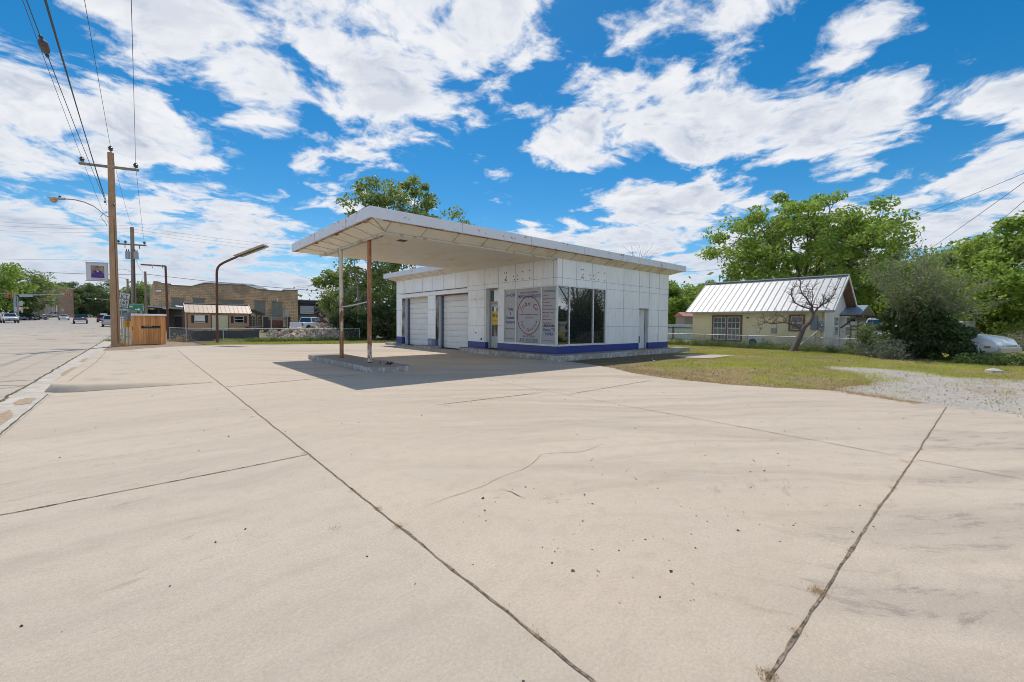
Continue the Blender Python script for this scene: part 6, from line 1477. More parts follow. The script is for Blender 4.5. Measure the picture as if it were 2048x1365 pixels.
metal_fence('pale corrugated metal fence between the station and the yellow house', (40, 28), (38, 12), 1.5, (1.15,))
metal_fence('pale metal panel fence with brown rails right of the porch, behind the bush', (39.2, 9.5), (38.4, 2.6), 1.78, (1.2, 1.45))
# little roofs behind
def mini(name, label, px0, px1, pyt, pye, d, dep, wallc, roofc, mono=False):
    a, b = P(px0, pye, d), P(px1, pye, d); ux = Vector((RT.x, RT.y, 0)).normalized(); w = (b-a).dot(ux); zt = P(px0, pyt, d).z; ze = a.z; c = (a+b)/2+FH*dep/2
    t = thing(name, label, name.split('_')[-1], (a.x, a.y, 0)); MB().obox((c.x, c.y, ze/2-.1), ux, FH, (0, 0, 1), w/2-.2, dep/2-.2, ze/2+.1).build('wall', plain('w_'+name+str(px0), wallc, .9), t)
    A = Vector((a.x, a.y, 0)); s = MB(); s.prism([A+Vector((0, 0, ze)), A+FH*dep*.5+Vector((0, 0, zt)), A+FH*dep+Vector((0, 0, ze))], ux*w); s.build('roof', plain('r_'+name+str(px0), roofc, .6), t); return t
mini('garden_shed', 'tiny shed with a grey roof showing at the right edge of the station', 1325, 1352, 628.5, 633, 62, 3, (.45, .42, .36), (.42, .44, .46))
mini('red_roofed_shed', 'small shed with a faded red roof left of the yellow house', 1367, 1392, 624, 633, 48, 3, (.35, .30, .26), (.40, .14, .12))
mini('pink_roofed_house', 'far house with a faded pinkish roof behind the bush', 1722, 1764, 594, 614, 55, 7, (.50, .46, .42), (.33, .20, .20))
t = mini('white_shed', 'low white shed with a dark opening behind the porch hood', 1700, 1742, 628, 633, 50, 4, (.52, .55, .57), (.48, .50, .52))
c = P(1706, 641, 49.9); MB().obox(c, RT, FH, (0, 0, 1), .22, .05, .18).build('opening', M_BLACK, t)
# pale block and pipe gate right of the bush
gt = thing('pipe_gate', 'rusty pipe gate rails between the bush and the white vehicle', 'gate', PZ(1957, 690))
a = P(1921, 657, 34); b = P(1957, 657, 34)
for dz in (0, -.32): MB().tube([a+Vector((0, 0, dz-.02)), b+Vector((0, 0, dz))], .06, 7).build('rail', M_RUST, gt)
for q in (b, a): MB().tube([(q.x, q.y, -.1), (q.x, q.y, b.z+.1)], .06, 7).build('post', M_RUST, gt)
c = P(1929, 652, 37); MB().obox((c.x, c.y, .9), RT, FH, (0, 0, 1), .55, .4, 1.05).build('tank', plain('tank_white', (.55, .58, .58), .5), thing('white_tank', 'white box tank standing behind the pipe gate', 'tank', (c.x, c.y, 0)), bevel=.05)
# wires on the right
wire('service wire from the station roof corner to the trees behind the house', [Vector((22.6, 12.2, 4.5)), P(1450, 536, 40), P(1640, 520, 44)], .012, .15)
wire('upper long black wire rising to the right edge over the trees', [P(1640, 503, 46), P(1800, 446.5, 34), P(2060, 342, 20), P(2500, 120, 12)], .014, .05)
wire('steep black wire rising from the bush top to the right edge', [P(1650, 610, 30), P(1872, 490, 25), P(2060, 356, 18), P(2500, 20, 11)], .014, .02)
wire('second steep wire just right of the first, rising from the bush', [P(1900, 530, 26), P(1945, 488, 24), P(2060, 392, 18), P(2500, 60, 11)], .013, .02)
wire('faint flat wire between the bush and the right hand trees', [P(1880, 497, 60), P(2060, 462, 60), P(2300, 400, 60)], .018, .1)
wire('faint wire left of the big green tree behind the roof', [P(1325, 573, 60), P(1420, 566, 60)], .014, 0)
# ================================================================== trees, weeds and grass
def leaf_mat(name, lo, hi, trans=.35, rough=.55):
    if name in MATS: return MATS[name]
    m = Mat(name, rough, 0, .3); g = m.n('ShaderNodeNewGeometry'); k = g.outputs['Random Per Island']; b = m.noise(.55, 3, .5)
    c = m.mix(k, lo, hi); c = m.mix(m.mapr(b, .35, .65, 0, .55), c, tuple(min(1, h*1.12) for h in hi))
    m.col(c); tr = m.n('ShaderNodeBsdfTranslucent'); mx_ = m.n('ShaderNodeMixShader'); hs_ = m.n('ShaderNodeHueSaturation'); m.L(c, hs_.inputs['Color']); hs_.inputs['Value'].default_value = 1.5; hs_.inputs['Hue'].default_value = .485
    m.L(hs_.outputs[0], tr.inputs[0]); mx_.inputs[0].default_value = trans; m.L(m.b.outputs[0], mx_.inputs[1]); m.L(tr.outputs[0], mx_.inputs[2]); m.L(mx_.outputs[0], m.out.inputs[0])
    MATS[name] = m.m; return m.m
def quick(name, verts, nper, mat, parent=None, origin=(0, 0, 0)):
    """mesh of many separate little polygons, nper corners each"""
    me = bpy.data.meshes.new(name); v = np.asarray(verts, dtype=np.float32)-np.asarray(origin, dtype=np.float32); n = len(v); nf = n//nper
    me.vertices.add(n); me.vertices.foreach_set('co', v.ravel()); me.loops.add(n); me.loops.foreach_set('vertex_index', np.arange(n, dtype=np.int32))
    me.polygons.add(nf); me.polygons.foreach_set('loop_start', np.arange(0, n, nper, dtype=np.int32)); me.polygons.foreach_set('loop_total', np.full(nf, nper, dtype=np.int32))
    me.materials.append(mat); me.update(calc_edges=True); o = bpy.data.objects.new(name, me); COL.objects.link(o)
    if parent is not None: o.parent = parent
    ORG[o.name] = Vector(origin); return o
def unit(a): return a/(np.linalg.norm(a, axis=-1, keepdims=True)+1e-9)
def leaves(cent, size, r, up=.5, aspect=.55, droop=0.0):
    n = len(cent); nn = unit(r.normal(0, 1, (n, 3))+np.array([0, 0, up])); t = unit(np.cross(nn, r.normal(0, 1, (n, 3)))); b = np.cross(nn, t)
    s = size*r.uniform(.6, 1.35, (n, 1)); t = t*s; b = b*s*aspect
    t[:, 2] -= droop*s[:, 0]
    return np.stack([cent-t, cent+b-t*.1, cent+t, cent-b-t*.1], 1).reshape(-1, 3)
def tree(name, label, base, H, ctr, rad, nclump, nleaf, lsize, csize, mat, bark, seed, trunk_r=.25, forks=5, group=None, cat='tree', hollow=.35, lumps=.30, trunks=1, spread=.3, fork_h=.3, up=.5, bare=0, crown=True, droop=0, flat_=.65):
    r = np.random.default_rng(seed); base = np.array(base, float); ctr = base+np.array(ctr, float); rad = np.array(rad, float)
    t = thing(name, label, cat, Vector(base), group)
    # uneven outline from a few random lobes
    ld = unit(r.normal(0, 1, (9, 3))); la = r.uniform(-lumps, lumps*1.1, 9)
    def lob(d): return 1+(np.clip(d@ld.T, 0, 1)**3*la).sum(-1)
    d = unit(r.normal(0, 1, (nclump, 3))); u = r.uniform(hollow, 1, nclump)**.6
    C = ctr+d*rad*(u*lob(d))[:, None]
    C = C[C[:, 2] > base[2]+(.04 if cat == 'bush' else .12)*H]; n = len(C)
    s = MB(); M_ = []
    fp = []
    for k in range(trunks):
        a = 2*math.pi*k/trunks+r.uniform(0, 1); off = np.array([math.cos(a), math.sin(a), 0])*(spread if trunks > 1 else 0)*trunk_r*3
        fk = base+off+np.array([ (ctr[0]-base[0])*.35, (ctr[1]-base[1])*.35, fork_h*H])+off*(3 if trunks > 1 else 0)+np.append(r.normal(0, .03*H, 2), 0)
        p0 = base+off*.6; md = (p0+fk)/2+np.append(r.normal(0, .02*H, 2), 0)
        tr = trunk_r/(trunks**.5)
        s.tube([p0-np.array([0, 0, .2]), p0+np.array([0, 0, .05*H]), md, fk], [tr*1.35, tr, tr*.85, tr*.72], 9, False); fp.append((fk, tr*.72))
    limbs = []
    for k in range(forks):
        a = 2*math.pi*(k+r.uniform(-.25, .25))/forks; e = r.uniform(.25, 1.2) if k else 1.45
        dd = np.array([math.cos(a)*math.cos(e), math.sin(a)*math.cos(e), math.sin(e)]); end = ctr+dd*rad*.72*lob(dd[None])[0]
        fk, tr = fp[k % len(fp)]; pts = []; md = (fk+end)/2+np.array([0, 0, .06*H])*r.uniform(.3, 1.2)+r.normal(0, .025*H, 3)
        for q in range(8):
            w = q/7; pts.append((1-w)**2*fk+2*w*(1-w)*md+w*w*end+(r.normal(0, .008*H, 3) if 0 < q < 7 else 0))
        lr = tr*r.uniform(.5, .75); s.tube(pts, [lr*(1-.8*q/7) for q in range(8)], 7, False); limbs.append((np.array(pts), lr))
    LP = np.concatenate([l[0][2:] for l in limbs]); LR = np.concatenate([l[1]*(1-.8*np.arange(2, 8)/7) for l in limbs])
    for c in C:
        i = int(np.argmin(((LP-c)**2).sum(1))); p = LP[i]; md = (p+c)/2+r.normal(0, .09, 3)*np.linalg.norm(c-p)+np.array([0, 0, .05])
        br = min(LR[i]*.6, .02+.012*np.linalg.norm(c-p)); s.tube([p, md, c], [br, br*.65, br*.25], 5, False)
        for q in range(2):
            e = c+r.normal(0, csize*.6, 3); s.tube([md*.4+c*.6, e], [br*.4, br*.12], 4, False)
    s.build('trunk', bark, t, smooth=True)
    if bare: 
        s2 = MB()
        for k in range(bare):
            c = C[int(r.integers(0, n))]; dd = unit(c-ctr+r.normal(0, .4, 3)); p = c
            for q in range(3):
                e = p+dd*csize*r.uniform(.5, 1.1)+r.normal(0, csize*.2, 3); s2.tube([p, e], [.022-.006*q, .014-.005*q], 4, False); p = e
        s2.build('bare_twigs', plain('twig_grey', (.20, .16, .125), .9), t)
    if crown:
        wgt = r.uniform(.4, 1.6, n); idx = r.choice(n, size=nleaf, p=wgt/wgt.sum()); cs = csize*r.uniform(.6, 1.3, n)
        g = r.normal(0, 1, (nleaf, 3)); g *= np.minimum(1, 1.9/np.linalg.norm(g, axis=1))[:, None]; g[:, 2] *= flat_
        cen = C[idx]+g*(cs[idx]*.55)[:, None]; cen = cen[cen[:, 2] > base[2]+.1]
        quick('crown', leaves(cen, lsize, r, up, .55, droop), 4, mat, t, base)
    return t
M_BARK = plain('grey_bark', (.13, .105, .08), .95, var=.35, scale=9, bump=.5); M_BARKL = plain('pale_bark', (.30, .255, .20), .95, var=.3, scale=9, bump=.4)
L_PECAN = leaf_mat('pecan_leaves', (.125, .21, .032), (.26, .37, .065)); L_ELM = leaf_mat('elm_leaves', (.105, .17, .045), (.235, .305, .09)); L_DARK = leaf_mat('dark_leaves', (.03, .062, .02), (.085, .125, .04), .25)
L_BUSH = leaf_mat('grey_green_leaves', (.09, .14, .04), (.19, .245, .08)); L_LIME = leaf_mat('fresh_leaves', (.15, .23, .035), (.28, .38, .07)); L_FAR = leaf_mat('far_leaves', (.07, .115, .045), (.15, .20, .07), .3)
def gp(px, d): p = P(px, 645, d); return (p.x, p.y, gz(p.y)-.05)
# the large pecan behind the yellow house
tree('pecan_tree', 'large bright green spreading tree behind the yellow house roof', gp(1600, 43), 14.5, (0, 0, 8.4), (8.6, 8.6, 6.2), 290, 38000, .17, .98, L_PECAN, M_BARK, 11, .48, 9, hollow=.2, lumps=.17, fork_h=.26, bare=10)
tree('broad_tree', 'rounded green tree standing behind and right of the large spreading tree', gp(1735, 52), 11, (0, 0, 5.6), (5.6, 5.6, 4.6), 90, 15000, .22, 1.3, L_ELM, M_BARK, 14, .3, 6)
G_ = 'trees beyond the yards'
for k, (px, d, H, rx, rz, cz, L_, sd, lb) in enumerate((
    (1352, 62, 8.2, 3.4, 3.3, 4.2, L_PECAN, 21, 'rounded green tree just right of the station end wall'),
    (1405, 70, 9.5, 4.0, 3.6, 5.0, L_LIME, 22, 'green tree peeking up left of the yellow house roof'),
    (1300, 80, 8.6, 4.0, 3.4, 4.6, L_ELM, 29, 'green tree mostly hidden behind the station end'),
    (1790, 48, 9.5, 4.6, 4.2, 5.0, L_PECAN, 23, 'green tree behind the twiggy top of the bush'),
    (1870, 44, 9.0, 4.4, 4.2, 4.6, L_LIME, 24, 'fresh green tree behind the right side of the bush'),
    (1945, 40, 8.4, 3.8, 3.9, 4.2, L_PECAN, 25, 'bright green leafy tree above the white vehicle hood'),
    (2010, 36, 10.5, 3.6, 4.6, 5.6, L_LIME, 26, 'tall loose green tree near the right edge'),
    (2085, 33, 10.8, 4.4, 5.0, 5.2, L_PECAN, 27, 'dense green tree cut by the right edge'),
    (1990, 50, 7.5, 5.0, 3.6, 3.4, L_PECAN, 28, 'dark green tree low behind the right hand trees'))):
    tree('yard_tree', lb, gp(px, d), H, (0, 0, cz), (rx, rx, rz), 75, 12000, .18 if d < 55 else .22, 1.05, L_, M_BARK, sd, .22, 6, G_)
# elms behind the station and the thicket left of it
tree('elm_tree', 'tall leafy tree rising above the canopy roof', gp(790, 41), 15.6, (0, 0, 11.0), (4.1, 4.1, 4.6), 130, 12500, .16, .76, L_ELM, M_BARK, 31, .34, 6, hollow=.2, lumps=.32, fork_h=.35, bare=14)
tree('elm_tree', 'sparse leafy tree showing over the canopy right of the tallest crown', gp(905, 45), 13.2, (0, 0, 10.2), (3.6, 3.6, 2.3), 34, 2600, .18, .8, L_ELM, M_BARKL, 32, .22, 6, hollow=.4, lumps=.4, bare=16)
tree('thicket_tree', 'many stemmed dark leafy tree between the canopy posts', gp(735, 39), 9.2, (0, 0, 4.7), (3.5, 3.5, 4.2), 110, 8200, .14, .72, L_ELM, M_BARKL, 33, .42, 10, hollow=.15, lumps=.3, trunks=6, spread=.55, fork_h=.35, bare=26)
tree('thicket_tree', 'loose grey green tree left of the near canopy post', gp(668, 42), 7.8, (0, 0, 4.9), (1.9, 1.9, 2.7), 34, 3300, .15, .75, L_ELM, M_BARKL, 34, .22, 8, hollow=.2, trunks=4, bare=38, lumps=.4)
tree('dark_shrub', 'dark leafy undergrowth shrub beside the garage end wall', gp(770, 36), 2.9, (0, 0, 1.2), (2.6, 2.6, 1.7), 60, 6500, .11, .6, L_DARK, M_BARK, 35, .12, 6, hollow=.1, trunks=4, cat='shrub')
tree('dark_shrub', 'dark leafy undergrowth shrub right of the rubble heap', gp(708, 37), 2.4, (0, 0, 1.0), (1.8, 1.8, 1.4), 40, 4200, .11, .55, L_DARK, M_BARK, 36, .10, 5, hollow=.1, trunks=3, cat='shrub')
tree('bare_tree', 'leafless grey treetop poking above the station roof', gp(1278, 48), 9.6, (0, 0, 7.7), (2.0, 2.0, 1.7), 46, 0, .1, .8, L_ELM, plain('bare_bark', (.24, .20, .17), .95), 37, .2, 7, crown=False, bare=40)
# street trees and the far woods
S_ = 'trees across the road'
for (px, d, H, rx, rz, cz, L_, sd, lb) in (
    (-12, 95, 15.5, 7.0, 7.0, 8.0, L_PECAN, 41, 'big green tree cut by the left edge across the road'),
    (52, 112, 15.0, 6.6, 6.4, 7.6, L_ELM, 42, 'broad dark green tree right of the edge tree across the road'),
    (20, 105, 10, 6.0, 4.6, 5.0, L_DARK, 43, 'dark low tree behind the traffic signal mast'),
    (80, 165, 13, 6, 5, 7.5, L_FAR, 52, 'dark tree rising behind the tan brick building'),
    (128, 160, 9.5, 4.6, 4.4, 4.6, L_FAR, 44, 'bushy tree at the right corner of the tan brick building'),
    (128, 200, 19, 6.0, 6.4, 10.5, L_FAR, 45, 'far loose tree over the pale metal roof'),
    (176, 205, 18, 6.0, 6.0, 9.6, L_FAR, 46, 'far loose tree left of the green signal'),
    (206, 195, 17.5, 6.5, 6.0, 9.0, L_FAR, 47, 'far tree behind the green signal'),
    (172, 170, 10, 5.5, 4.8, 4.8, L_DARK, 48, 'dark bushy tree over the pale distant pickup'),
    (215, 165, 9.5, 5.5, 4.8, 4.4, L_DARK, 49, 'dark bushy tree above the maroon car'),
    (252, 150, 12, 4.5, 4.5, 6.4, L_FAR, 50, 'far tree seen between tall pole and junction sign'),
    (283, 112, 11.5, 3.6, 3.8, 6.4, L_ELM, 51, 'green tree between the transformer pole and the stone warehouse')):
    tree('street_tree', lb, gp(px, d), H, (0, 0, cz), (rx, rx, rz), 55, 6500, .34 if d > 120 else .28, 1.7, L_, M_BARK, sd, .3, 5, S_)
tl = []; r_ = np.random.default_rng(77)
for k in range(150):
    px = r_.uniform(-500, 330); d = r_.uniform(235, 330); p = P(px, 640, d); z = gz(p.y); n = 130; c = np.array([p.x, p.y, z+r_.uniform(2, 6)])
    tl.append(c+r_.normal(0, 1, (n, 3))*np.array([3.4, 3.4, 2.6]))
for k in range(170):
    px = r_.uniform(1180, 2700); d = r_.uniform(70, 110); p = P(px, 650, d); n = 130; c = np.array([p.x, p.y, r_.uniform(1, 5.0)])
    tl.append(c+r_.normal(0, 1, (n, 3))*np.array([2.4, 2.4, 1.9]))
for k in range(60):
    px = r_.uniform(560, 960); d = r_.uniform(95, 140); p = P(px, 645, d); n = 110; c = np.array([p.x, p.y, r_.uniform(1, 4.0)])
    tl.append(c+r_.normal(0, 1, (n, 3))*np.array([2.6, 2.6, 1.9]))
tl = np.concatenate(tl); o = quick('treeline', leaves(tl, .55, r_, .4), 4, L_FAR); tag(o, kind='stuff')
# the bush by the white vehicle: dark skirt, twiggy grey top
bb = np.array(PZ(1847, 718)); bb[2] = -.05
t = tree('bush', 'big dark evergreen bush with grey twiggy top beside the white vehicle', bb, 5.0, (0, 0, 1.35), (1.45, 1.45, 1.75), 150, 24000, .075, .36, L_DARK, M_BARK, 61, .13, 9, hollow=.35, trunks=5, spread=.4, fork_h=.22, cat='bush', lumps=.48)
r_ = np.random.default_rng(8); s = MB(); tips = []
for k in range(52):
    a = r_.uniform(0, 6.283); e = r_.uniform(.95, 1.54) if k > 4 else .62
    if k <= 4: a = -YAW+.2+r_.normal(0, .15)
    p = Vector(bb)+Vector((r_.normal(0, .3)-.25, r_.normal(0, .3)+.35, 1.6)); d_ = Vector((math.cos(a)*math.cos(e), math.sin(a)*math.cos(e), math.sin(e))); L_ = r_.uniform(1.2, 3.7) if k > 4 else 3.0
    pts = [p]
    for q in range(6): d_ = (d_+Vector(r_.normal(0, .16, 3))).normalized(); pts.append(pts[-1]+d_*L_/6)
    s.tube(pts, [.03*(1-q/8) for q in range(7)], 5, False)
    for q in range(2, 7):
        for w in range(6):
            e_ = (d_+Vector(r_.normal(0, .75, 3))).normalized(); p0 = pts[q]; p1 = p0+e_*r_.uniform(.2, .5); p2 = p1+(e_+Vector(r_.normal(0, .5, 3))).normalized()*r_.uniform(.15, .4)
            s.tube([p0, p1, p2], [.010, .007, .003], 3, False); tips.append(np.array(p2)); tips.append(np.array(p1))
s.build('bare_twigs', plain('twig_pale', (.27, .235, .19), .9), t)
tips = np.array(tips); c = tips[r_.integers(0, len(tips), 9500)]+r_.normal(0, .10, (9500, 3)); quick('leaf_sprays', leaves(c, .055, r_, .3), 4, L_BUSH, t, bb)
tree('bush', 'low grey brown brushy shrub at the left foot of the dark bush', np.array(PZ(1745, 712)), 1.5, (0, 0, .6), (.95, .95, .75), 36, 3600, .05, .32, L_BUSH, M_BARKL, 62, .05, 5, hollow=.1, trunks=4, cat='bush', bare=60)
# crooked bare tree before the house
tb = PZ(1585, 703); t = thing('bare_tree', 'small crooked leafless tree in front of the yellow house wall', 'tree', tb); s = MB(); D = tb.dot(FH)
def limb(px, rr, dd=0.0):
    pts = [P(u, v, D+dd*i/len(px)) for i, (u, v) in enumerate(px)]; pts[0].z = max(pts[0].z, -.05); s.tube(pts, rr, 8, False); return pts
limb([(1585, 705), (1590, 694), (1598, 678), (1604, 664), (1608, 655), (1617, 648), (1624, 638), (1627, 628)], [.19, .15, .14, .135, .12, .10, .085, .075])
r_ = np.random.default_rng(13); ends = []
for px, rr, dd in (([(1604, 664), (1590, 650), (1568, 645), (1545, 648), (1530, 645), (1517, 651)], .05, -.6), ([(1600, 655), (1585, 652), (1565, 633), (1550, 632), (1538, 641)], .03, -1), ([(1535, 645), (1525, 637), (1517, 636)], .02, -1), ([(1518, 651), (1522, 658), (1517, 668)], .015, -1.0),
    ([(1627, 628), (1620, 618), (1605, 614), (1590, 606), (1583, 592), (1584, 582), (1590, 575)], .05, -.4), ([(1627, 628), (1623, 612), (1614, 598), (1604, 588), (1600, 575), (1601, 562)], .055, .5), ([(1627, 628), (1634, 618), (1645, 610), (1655, 604), (1664, 595), (1672, 580), (1681, 560)], .05, .2), ([(1622, 610), (1626, 595), (1624, 580), (1632, 570)], .03, .7), ([(1606, 664), (1612, 650), (1603, 640), (1595, 632)], .03, .6), ([(1640, 612), (1650, 600), (1662, 598)], .025, -.8), ([(1612, 597), (1618, 585), (1612, 572)], .025, -.4)):
    n = len(px); pts = limb(px, [rr*(1-.75*q/n) for q in range(n)], dd); ends += [(pts[q], rr*(1-.75*q/n)) for q in range(1, n)]
for p, rr in ends:
    for k in range(8):
        d_ = Vector(r_.normal(0, 1, 3)); d_.z = abs(d_.z)*.9+.1; d_.normalize(); q = p
        for w in range(3):
            e = q+d_*r_.uniform(.12, .30); s.tube([q, e], [min(rr*.5, .015)*(1-.25*w), min(rr*.5, .015)*(.7-.25*w)], 4, False); d_ = (d_+Vector(r_.normal(0, .55, 3))).normalized(); q = e
s.build('trunk', plain('dark_rough_bark', (.155, .12, .10), .95, var=.45, scale=12, bump=.8), t, smooth=True)
MB().tube([P(1600, 690, D-.5), P(1622, 673, D), P(1641, 657, D+.8)], .03, 6).build('prop_pole', plain('pale_post', (.40, .39, .36), .7), t)

# weeds, tufts and grass blades
def blades(pts, h, w, r, lean=.5):
    n = len(pts); a = r.uniform(0, 6.283, n); hh = h*r.uniform(.4, 1.3, n); d = np.stack([np.cos(a), np.sin(a), np.zeros(n)], 1); p = np.stack([-np.sin(a), np.cos(a), np.zeros(n)], 1)*w
    tip = pts+d*(hh*lean*r.uniform(0, 1.2, n))[:, None]; tip[:, 2] += hh
    return np.stack([pts-p, pts+p, tip], 1).reshape(-1, 3)
def along(pl, n, wd, r, zf=None):
    pl = np.array(pl, float); L = np.concatenate([[0], np.cumsum(np.linalg.norm(np.diff(pl, axis=0), axis=1))]); s = r.uniform(0, L[-1], n)
    x = np.interp(s, L, pl[:, 0])+r.normal(0, wd, n); y = np.interp(s, L, pl[:, 1])+r.normal(0, wd, n); z = np.array([gz(v) for v in y]) if zf is None else np.full(n, zf)
    return np.stack([x, y, z-.02], 1)
def weed_bank(name, pl, n, wd, h, mat, seed, leafy=.06, per=14):
    r = np.random.default_rng(seed); p = along(pl, n, wd, r); hh = h*r.uniform(.35, 1.25, n); cen = []
    for k in range(per): f = r.uniform(0, 1, n); cen.append(np.stack([p[:, 0]+r.normal(0, .09, n), p[:, 1]+r.normal(0, .09, n), p[:, 2]+hh*f], 1))
    v = leaves(np.concatenate(cen), leafy, r, .5, .35); o = quick(name, v, 4, mat); return tag(o, kind='stuff')
L_WEED = leaf_mat('weed_leaves', (.08, .125, .03), (.17, .225, .07)); L_WEEDG = leaf_mat('sage_leaves', (.09, .115, .075), (.17, .19, .13)); L_GRASS = leaf_mat('grass_blades', (.20, .27, .04), (.40, .42, .085), .4); L_STRAW = leaf_mat('straw_blades', (.24, .165, .075), (.46, .34, .18), .3)
weed_bank('weeds', [(29.3, 19), (29.25, 12), (29.0, 8), (28.1, 5), (27.2, 4.0)], 900, .26, .40, L_WEED, 1)
weed_bank('weeds', [(27.6, 4.4), (26.2, 3.4), (25.4, 3.0)], 380, .35, .75, L_WEEDG, 2)
a, b = PZ(1925, 728), PZ(2075, 731); weed_bank('weeds', [(a.x, a.y), (b.x, b.y)], 420, .22, .40, L_WEED, 3)
a, b = PZ(2030, 702), PZ(2120, 700); weed_bank('weeds', [(a.x, a.y), (b.x, b.y)], 420, .5, 1.05, L_WEEDG, 4)
a, b = PZ(1985, 683), PZ(2200, 684); weed_bank('weeds', [(a.x, a.y), (b.x, b.y)], 700, .7, 1.3, leaf_mat('dry_reeds', (.14, .11, .06), (.24, .20, .11)), 5)
weed_bank('weeds', [(5.5, 34.3), (7.5, 33.6), (9.6, 33.3)], 420, .22, .30, L_WEED, 6); weed_bank('weeds', [(9.6, 33.4), (13.2, 33.0)], 280, .25, .30, L_DARK, 7)
weed_bank('weeds', [(4.3, 36.2), (5.8, 36.0)], 160, .3, .22, L_LIME, 8)
weed_bank('weeds', [(2.4, 41), (2.7, 37)], 260, .35, .45, L_STRAW, 9, per=8)
r_ = np.random.default_rng(17)
def inside(poly, n, r):
    poly = np.array(poly); lo, hi = poly.min(0), poly.max(0); out = []
    while sum(map(len, out)) < n:
        q = r.uniform(lo, hi, (n*2, 2)); x, y = q[:, 0], q[:, 1]; c = np.zeros(len(q), bool); m = len(poly)
        for i in range(m):
            (x0, y0), (x1, y1) = poly[i], poly[(i+1) % m]; c ^= ((y0 > y) != (y1 > y)) & (x < (x1-x0)*(y-y0)/(y1-y0+1e-12)+x0)
        out.append(q[c])
    return np.concatenate(out)[:n]
def snoise(x, y): return (np.sin(x*1.7+1.3*np.sin(y*.9))+np.sin(y*2.1+1.7*np.sin(x*1.1+2))+np.sin((x+y)*.7+4)+.6*np.sin(x*4.3+y*3.1))/3.6
gl = [(12.1, 9.5), (11.5, 7.6), (11.0, 6), (11.1, 4.6), (11.5, 3.6), (12.2, 2.4), (14, 2.2), (16.6, 1.9), (18, .3), (20.5, -2.6), (26, -8), (34, -4), (30, 18), (22, 18), (21.8, 10.5)]
q = inside(gl, 110000, r_); k = snoise(q[:, 0], q[:, 1]); dist = np.hypot(q[:, 0], q[:, 1])
gv_ = np.array(gv); 
def inpoly(poly, q):
    x, y = q[:, 0], q[:, 1]; c = np.zeros(len(q), bool); m = len(poly)
    for i in range(m):
        (x0, y0), (x1, y1) = poly[i], poly[(i+1) % m]; c ^= ((y0 > y) != (y1 > y)) & (x < (x1-x0)*(y-y0)/(y1-y0+1e-12)+x0)
    return c
og = ~inpoly(gv, q) & ~((q[:, 1] > 8.6) & (q[:, 0] < 20)); k2 = snoise(q[:, 0]*3.1+7, q[:, 1]*3.1); keep = og & (k+.6*k2 > -.15+.45*(q[:, 0] < 13.5))
g = q[keep]; p3 = np.concatenate([g, np.zeros((len(g), 1))-.015], 1); tag(quick('grass', blades(p3, .075, .010, r_, .8), 3, L_GRASS), kind='stuff')
sel = og & (r_.uniform(0, 1, len(q)) < .42*(k < .1)+.10+.5*(q[:, 0] < 12.6)); g = q[sel]; p3 = np.concatenate([g, np.zeros((len(g), 1))-.015], 1); tag(quick('dry_grass', blades(p3, .05, .012, r_, 1.6), 3, L_STRAW), kind='stuff')
# the grass thins out across the gravel edge
e_ = along(gv[:8]+gv[:0], 2600, .28, r_, 0.0); tag(quick('grass', blades(e_, .06, .009, r_, .9), 3, L_GRASS), kind='stuff')
e_ = along(gv[14:]+gv[:1], 2600, .22, r_, 0.0); tag(quick('dry_grass', blades(e_, .05, .009, r_, 1.2), 3, L_STRAW), kind='stuff')
# sparse plants in the gravel, grass strip at the back, tufts at the pole, straw in the joints
c = inside(gv, 60, r_); pts = (np.repeat(c, 16, 0)+r_.normal(0, .11, (960, 2))); pts = np.concatenate([pts, inside([(13.5, 2.2), (17.0, 3.0), (17.6, 2.4), (16, 1.6)], 700, r_)]); p3 = np.concatenate([pts, np.zeros((len(pts), 1))], 1); tag(quick('grass', blades(p3, .05, .007, r_, .9), 3, L_GRASS), kind='stuff')
q = inside([(3.2, 31.6), (3.9, 31.7), (6.8, 30.1), (10.6, 28.9), (14.2, 28.8), (14, 33.4), (9, 34), (5, 34.6), (3, 34.9)], 26000, r_); p3 = np.concatenate([q, np.zeros((len(q), 1))-.01], 1)
tag(quick('grass', blades(p3[:19000], .09, .014, r_, .7), 3, L_GRASS), kind='stuff'); tag(quick('dry_grass', blades(p3[19000:], .07, .014, r_, 1.2), 3, L_STRAW), kind='stuff')
def tuft(x, y, n, sp, h, mat, name='grass_tuft', w=.008, z=0):
    p3 = np.stack([x+r_.normal(0, sp, n), y+r_.normal(0, sp, n), np.full(n, z)], 1); return blades(p3, h, w, r_, 1.0)
p = PZ(245, 693); tag(quick('dry_grass', tuft(p.x, p.y, 260, .16, .30, None), 3, L_STRAW), kind='stuff')
p = PZ(222, 683); tag(quick('grass', np.concatenate([tuft(p.x, p.y, 300, .22, .22, None), tuft(p.x+.3, p.y+.6, 200, .2, .18, None)]), 3, L_WEED), kind='stuff')
v = []
for (px, py, n, sp, h) in ((1638, 1182, 130, .035, .07), (1632, 1186, 90, .03, .05), (1537, 1352, 150, .03, .075), (1816, 925, 80, .05, .06), (1786, 977, 40, .03, .05), (755, 1018, 60, .03, .06), (797, 1055, 80, .03, .07), (668, 1055, 70, .05, .035), (1752, 1030, 30, .02, .05), (1700, 1104, 40, .02, .05), (608, 908, 40, .03, .05), (486, 820, 40, .04, .06), (1080, 786, 60, .1, .06), (1140, 792, 30, .06, .06), (895, 812, 40, .05, .05), (700, 985, 30, .02, .05), (1590, 1264, 40, .02, .05), (505, 835, 40, .03, .05)):
    p = PZ(px, py); v.append(tuft(p.x, p.y, n, sp*.7, h*.16, None, w=.0022, z=.004))
for s_ in np.arange(1.2, 12, .22):
    if r_.uniform() < .6: v.append(tuft(1.405+r_.normal(0, .006), s_, int(r_.integers(4, 18)), .025, .014, None, w=.0016, z=.004))
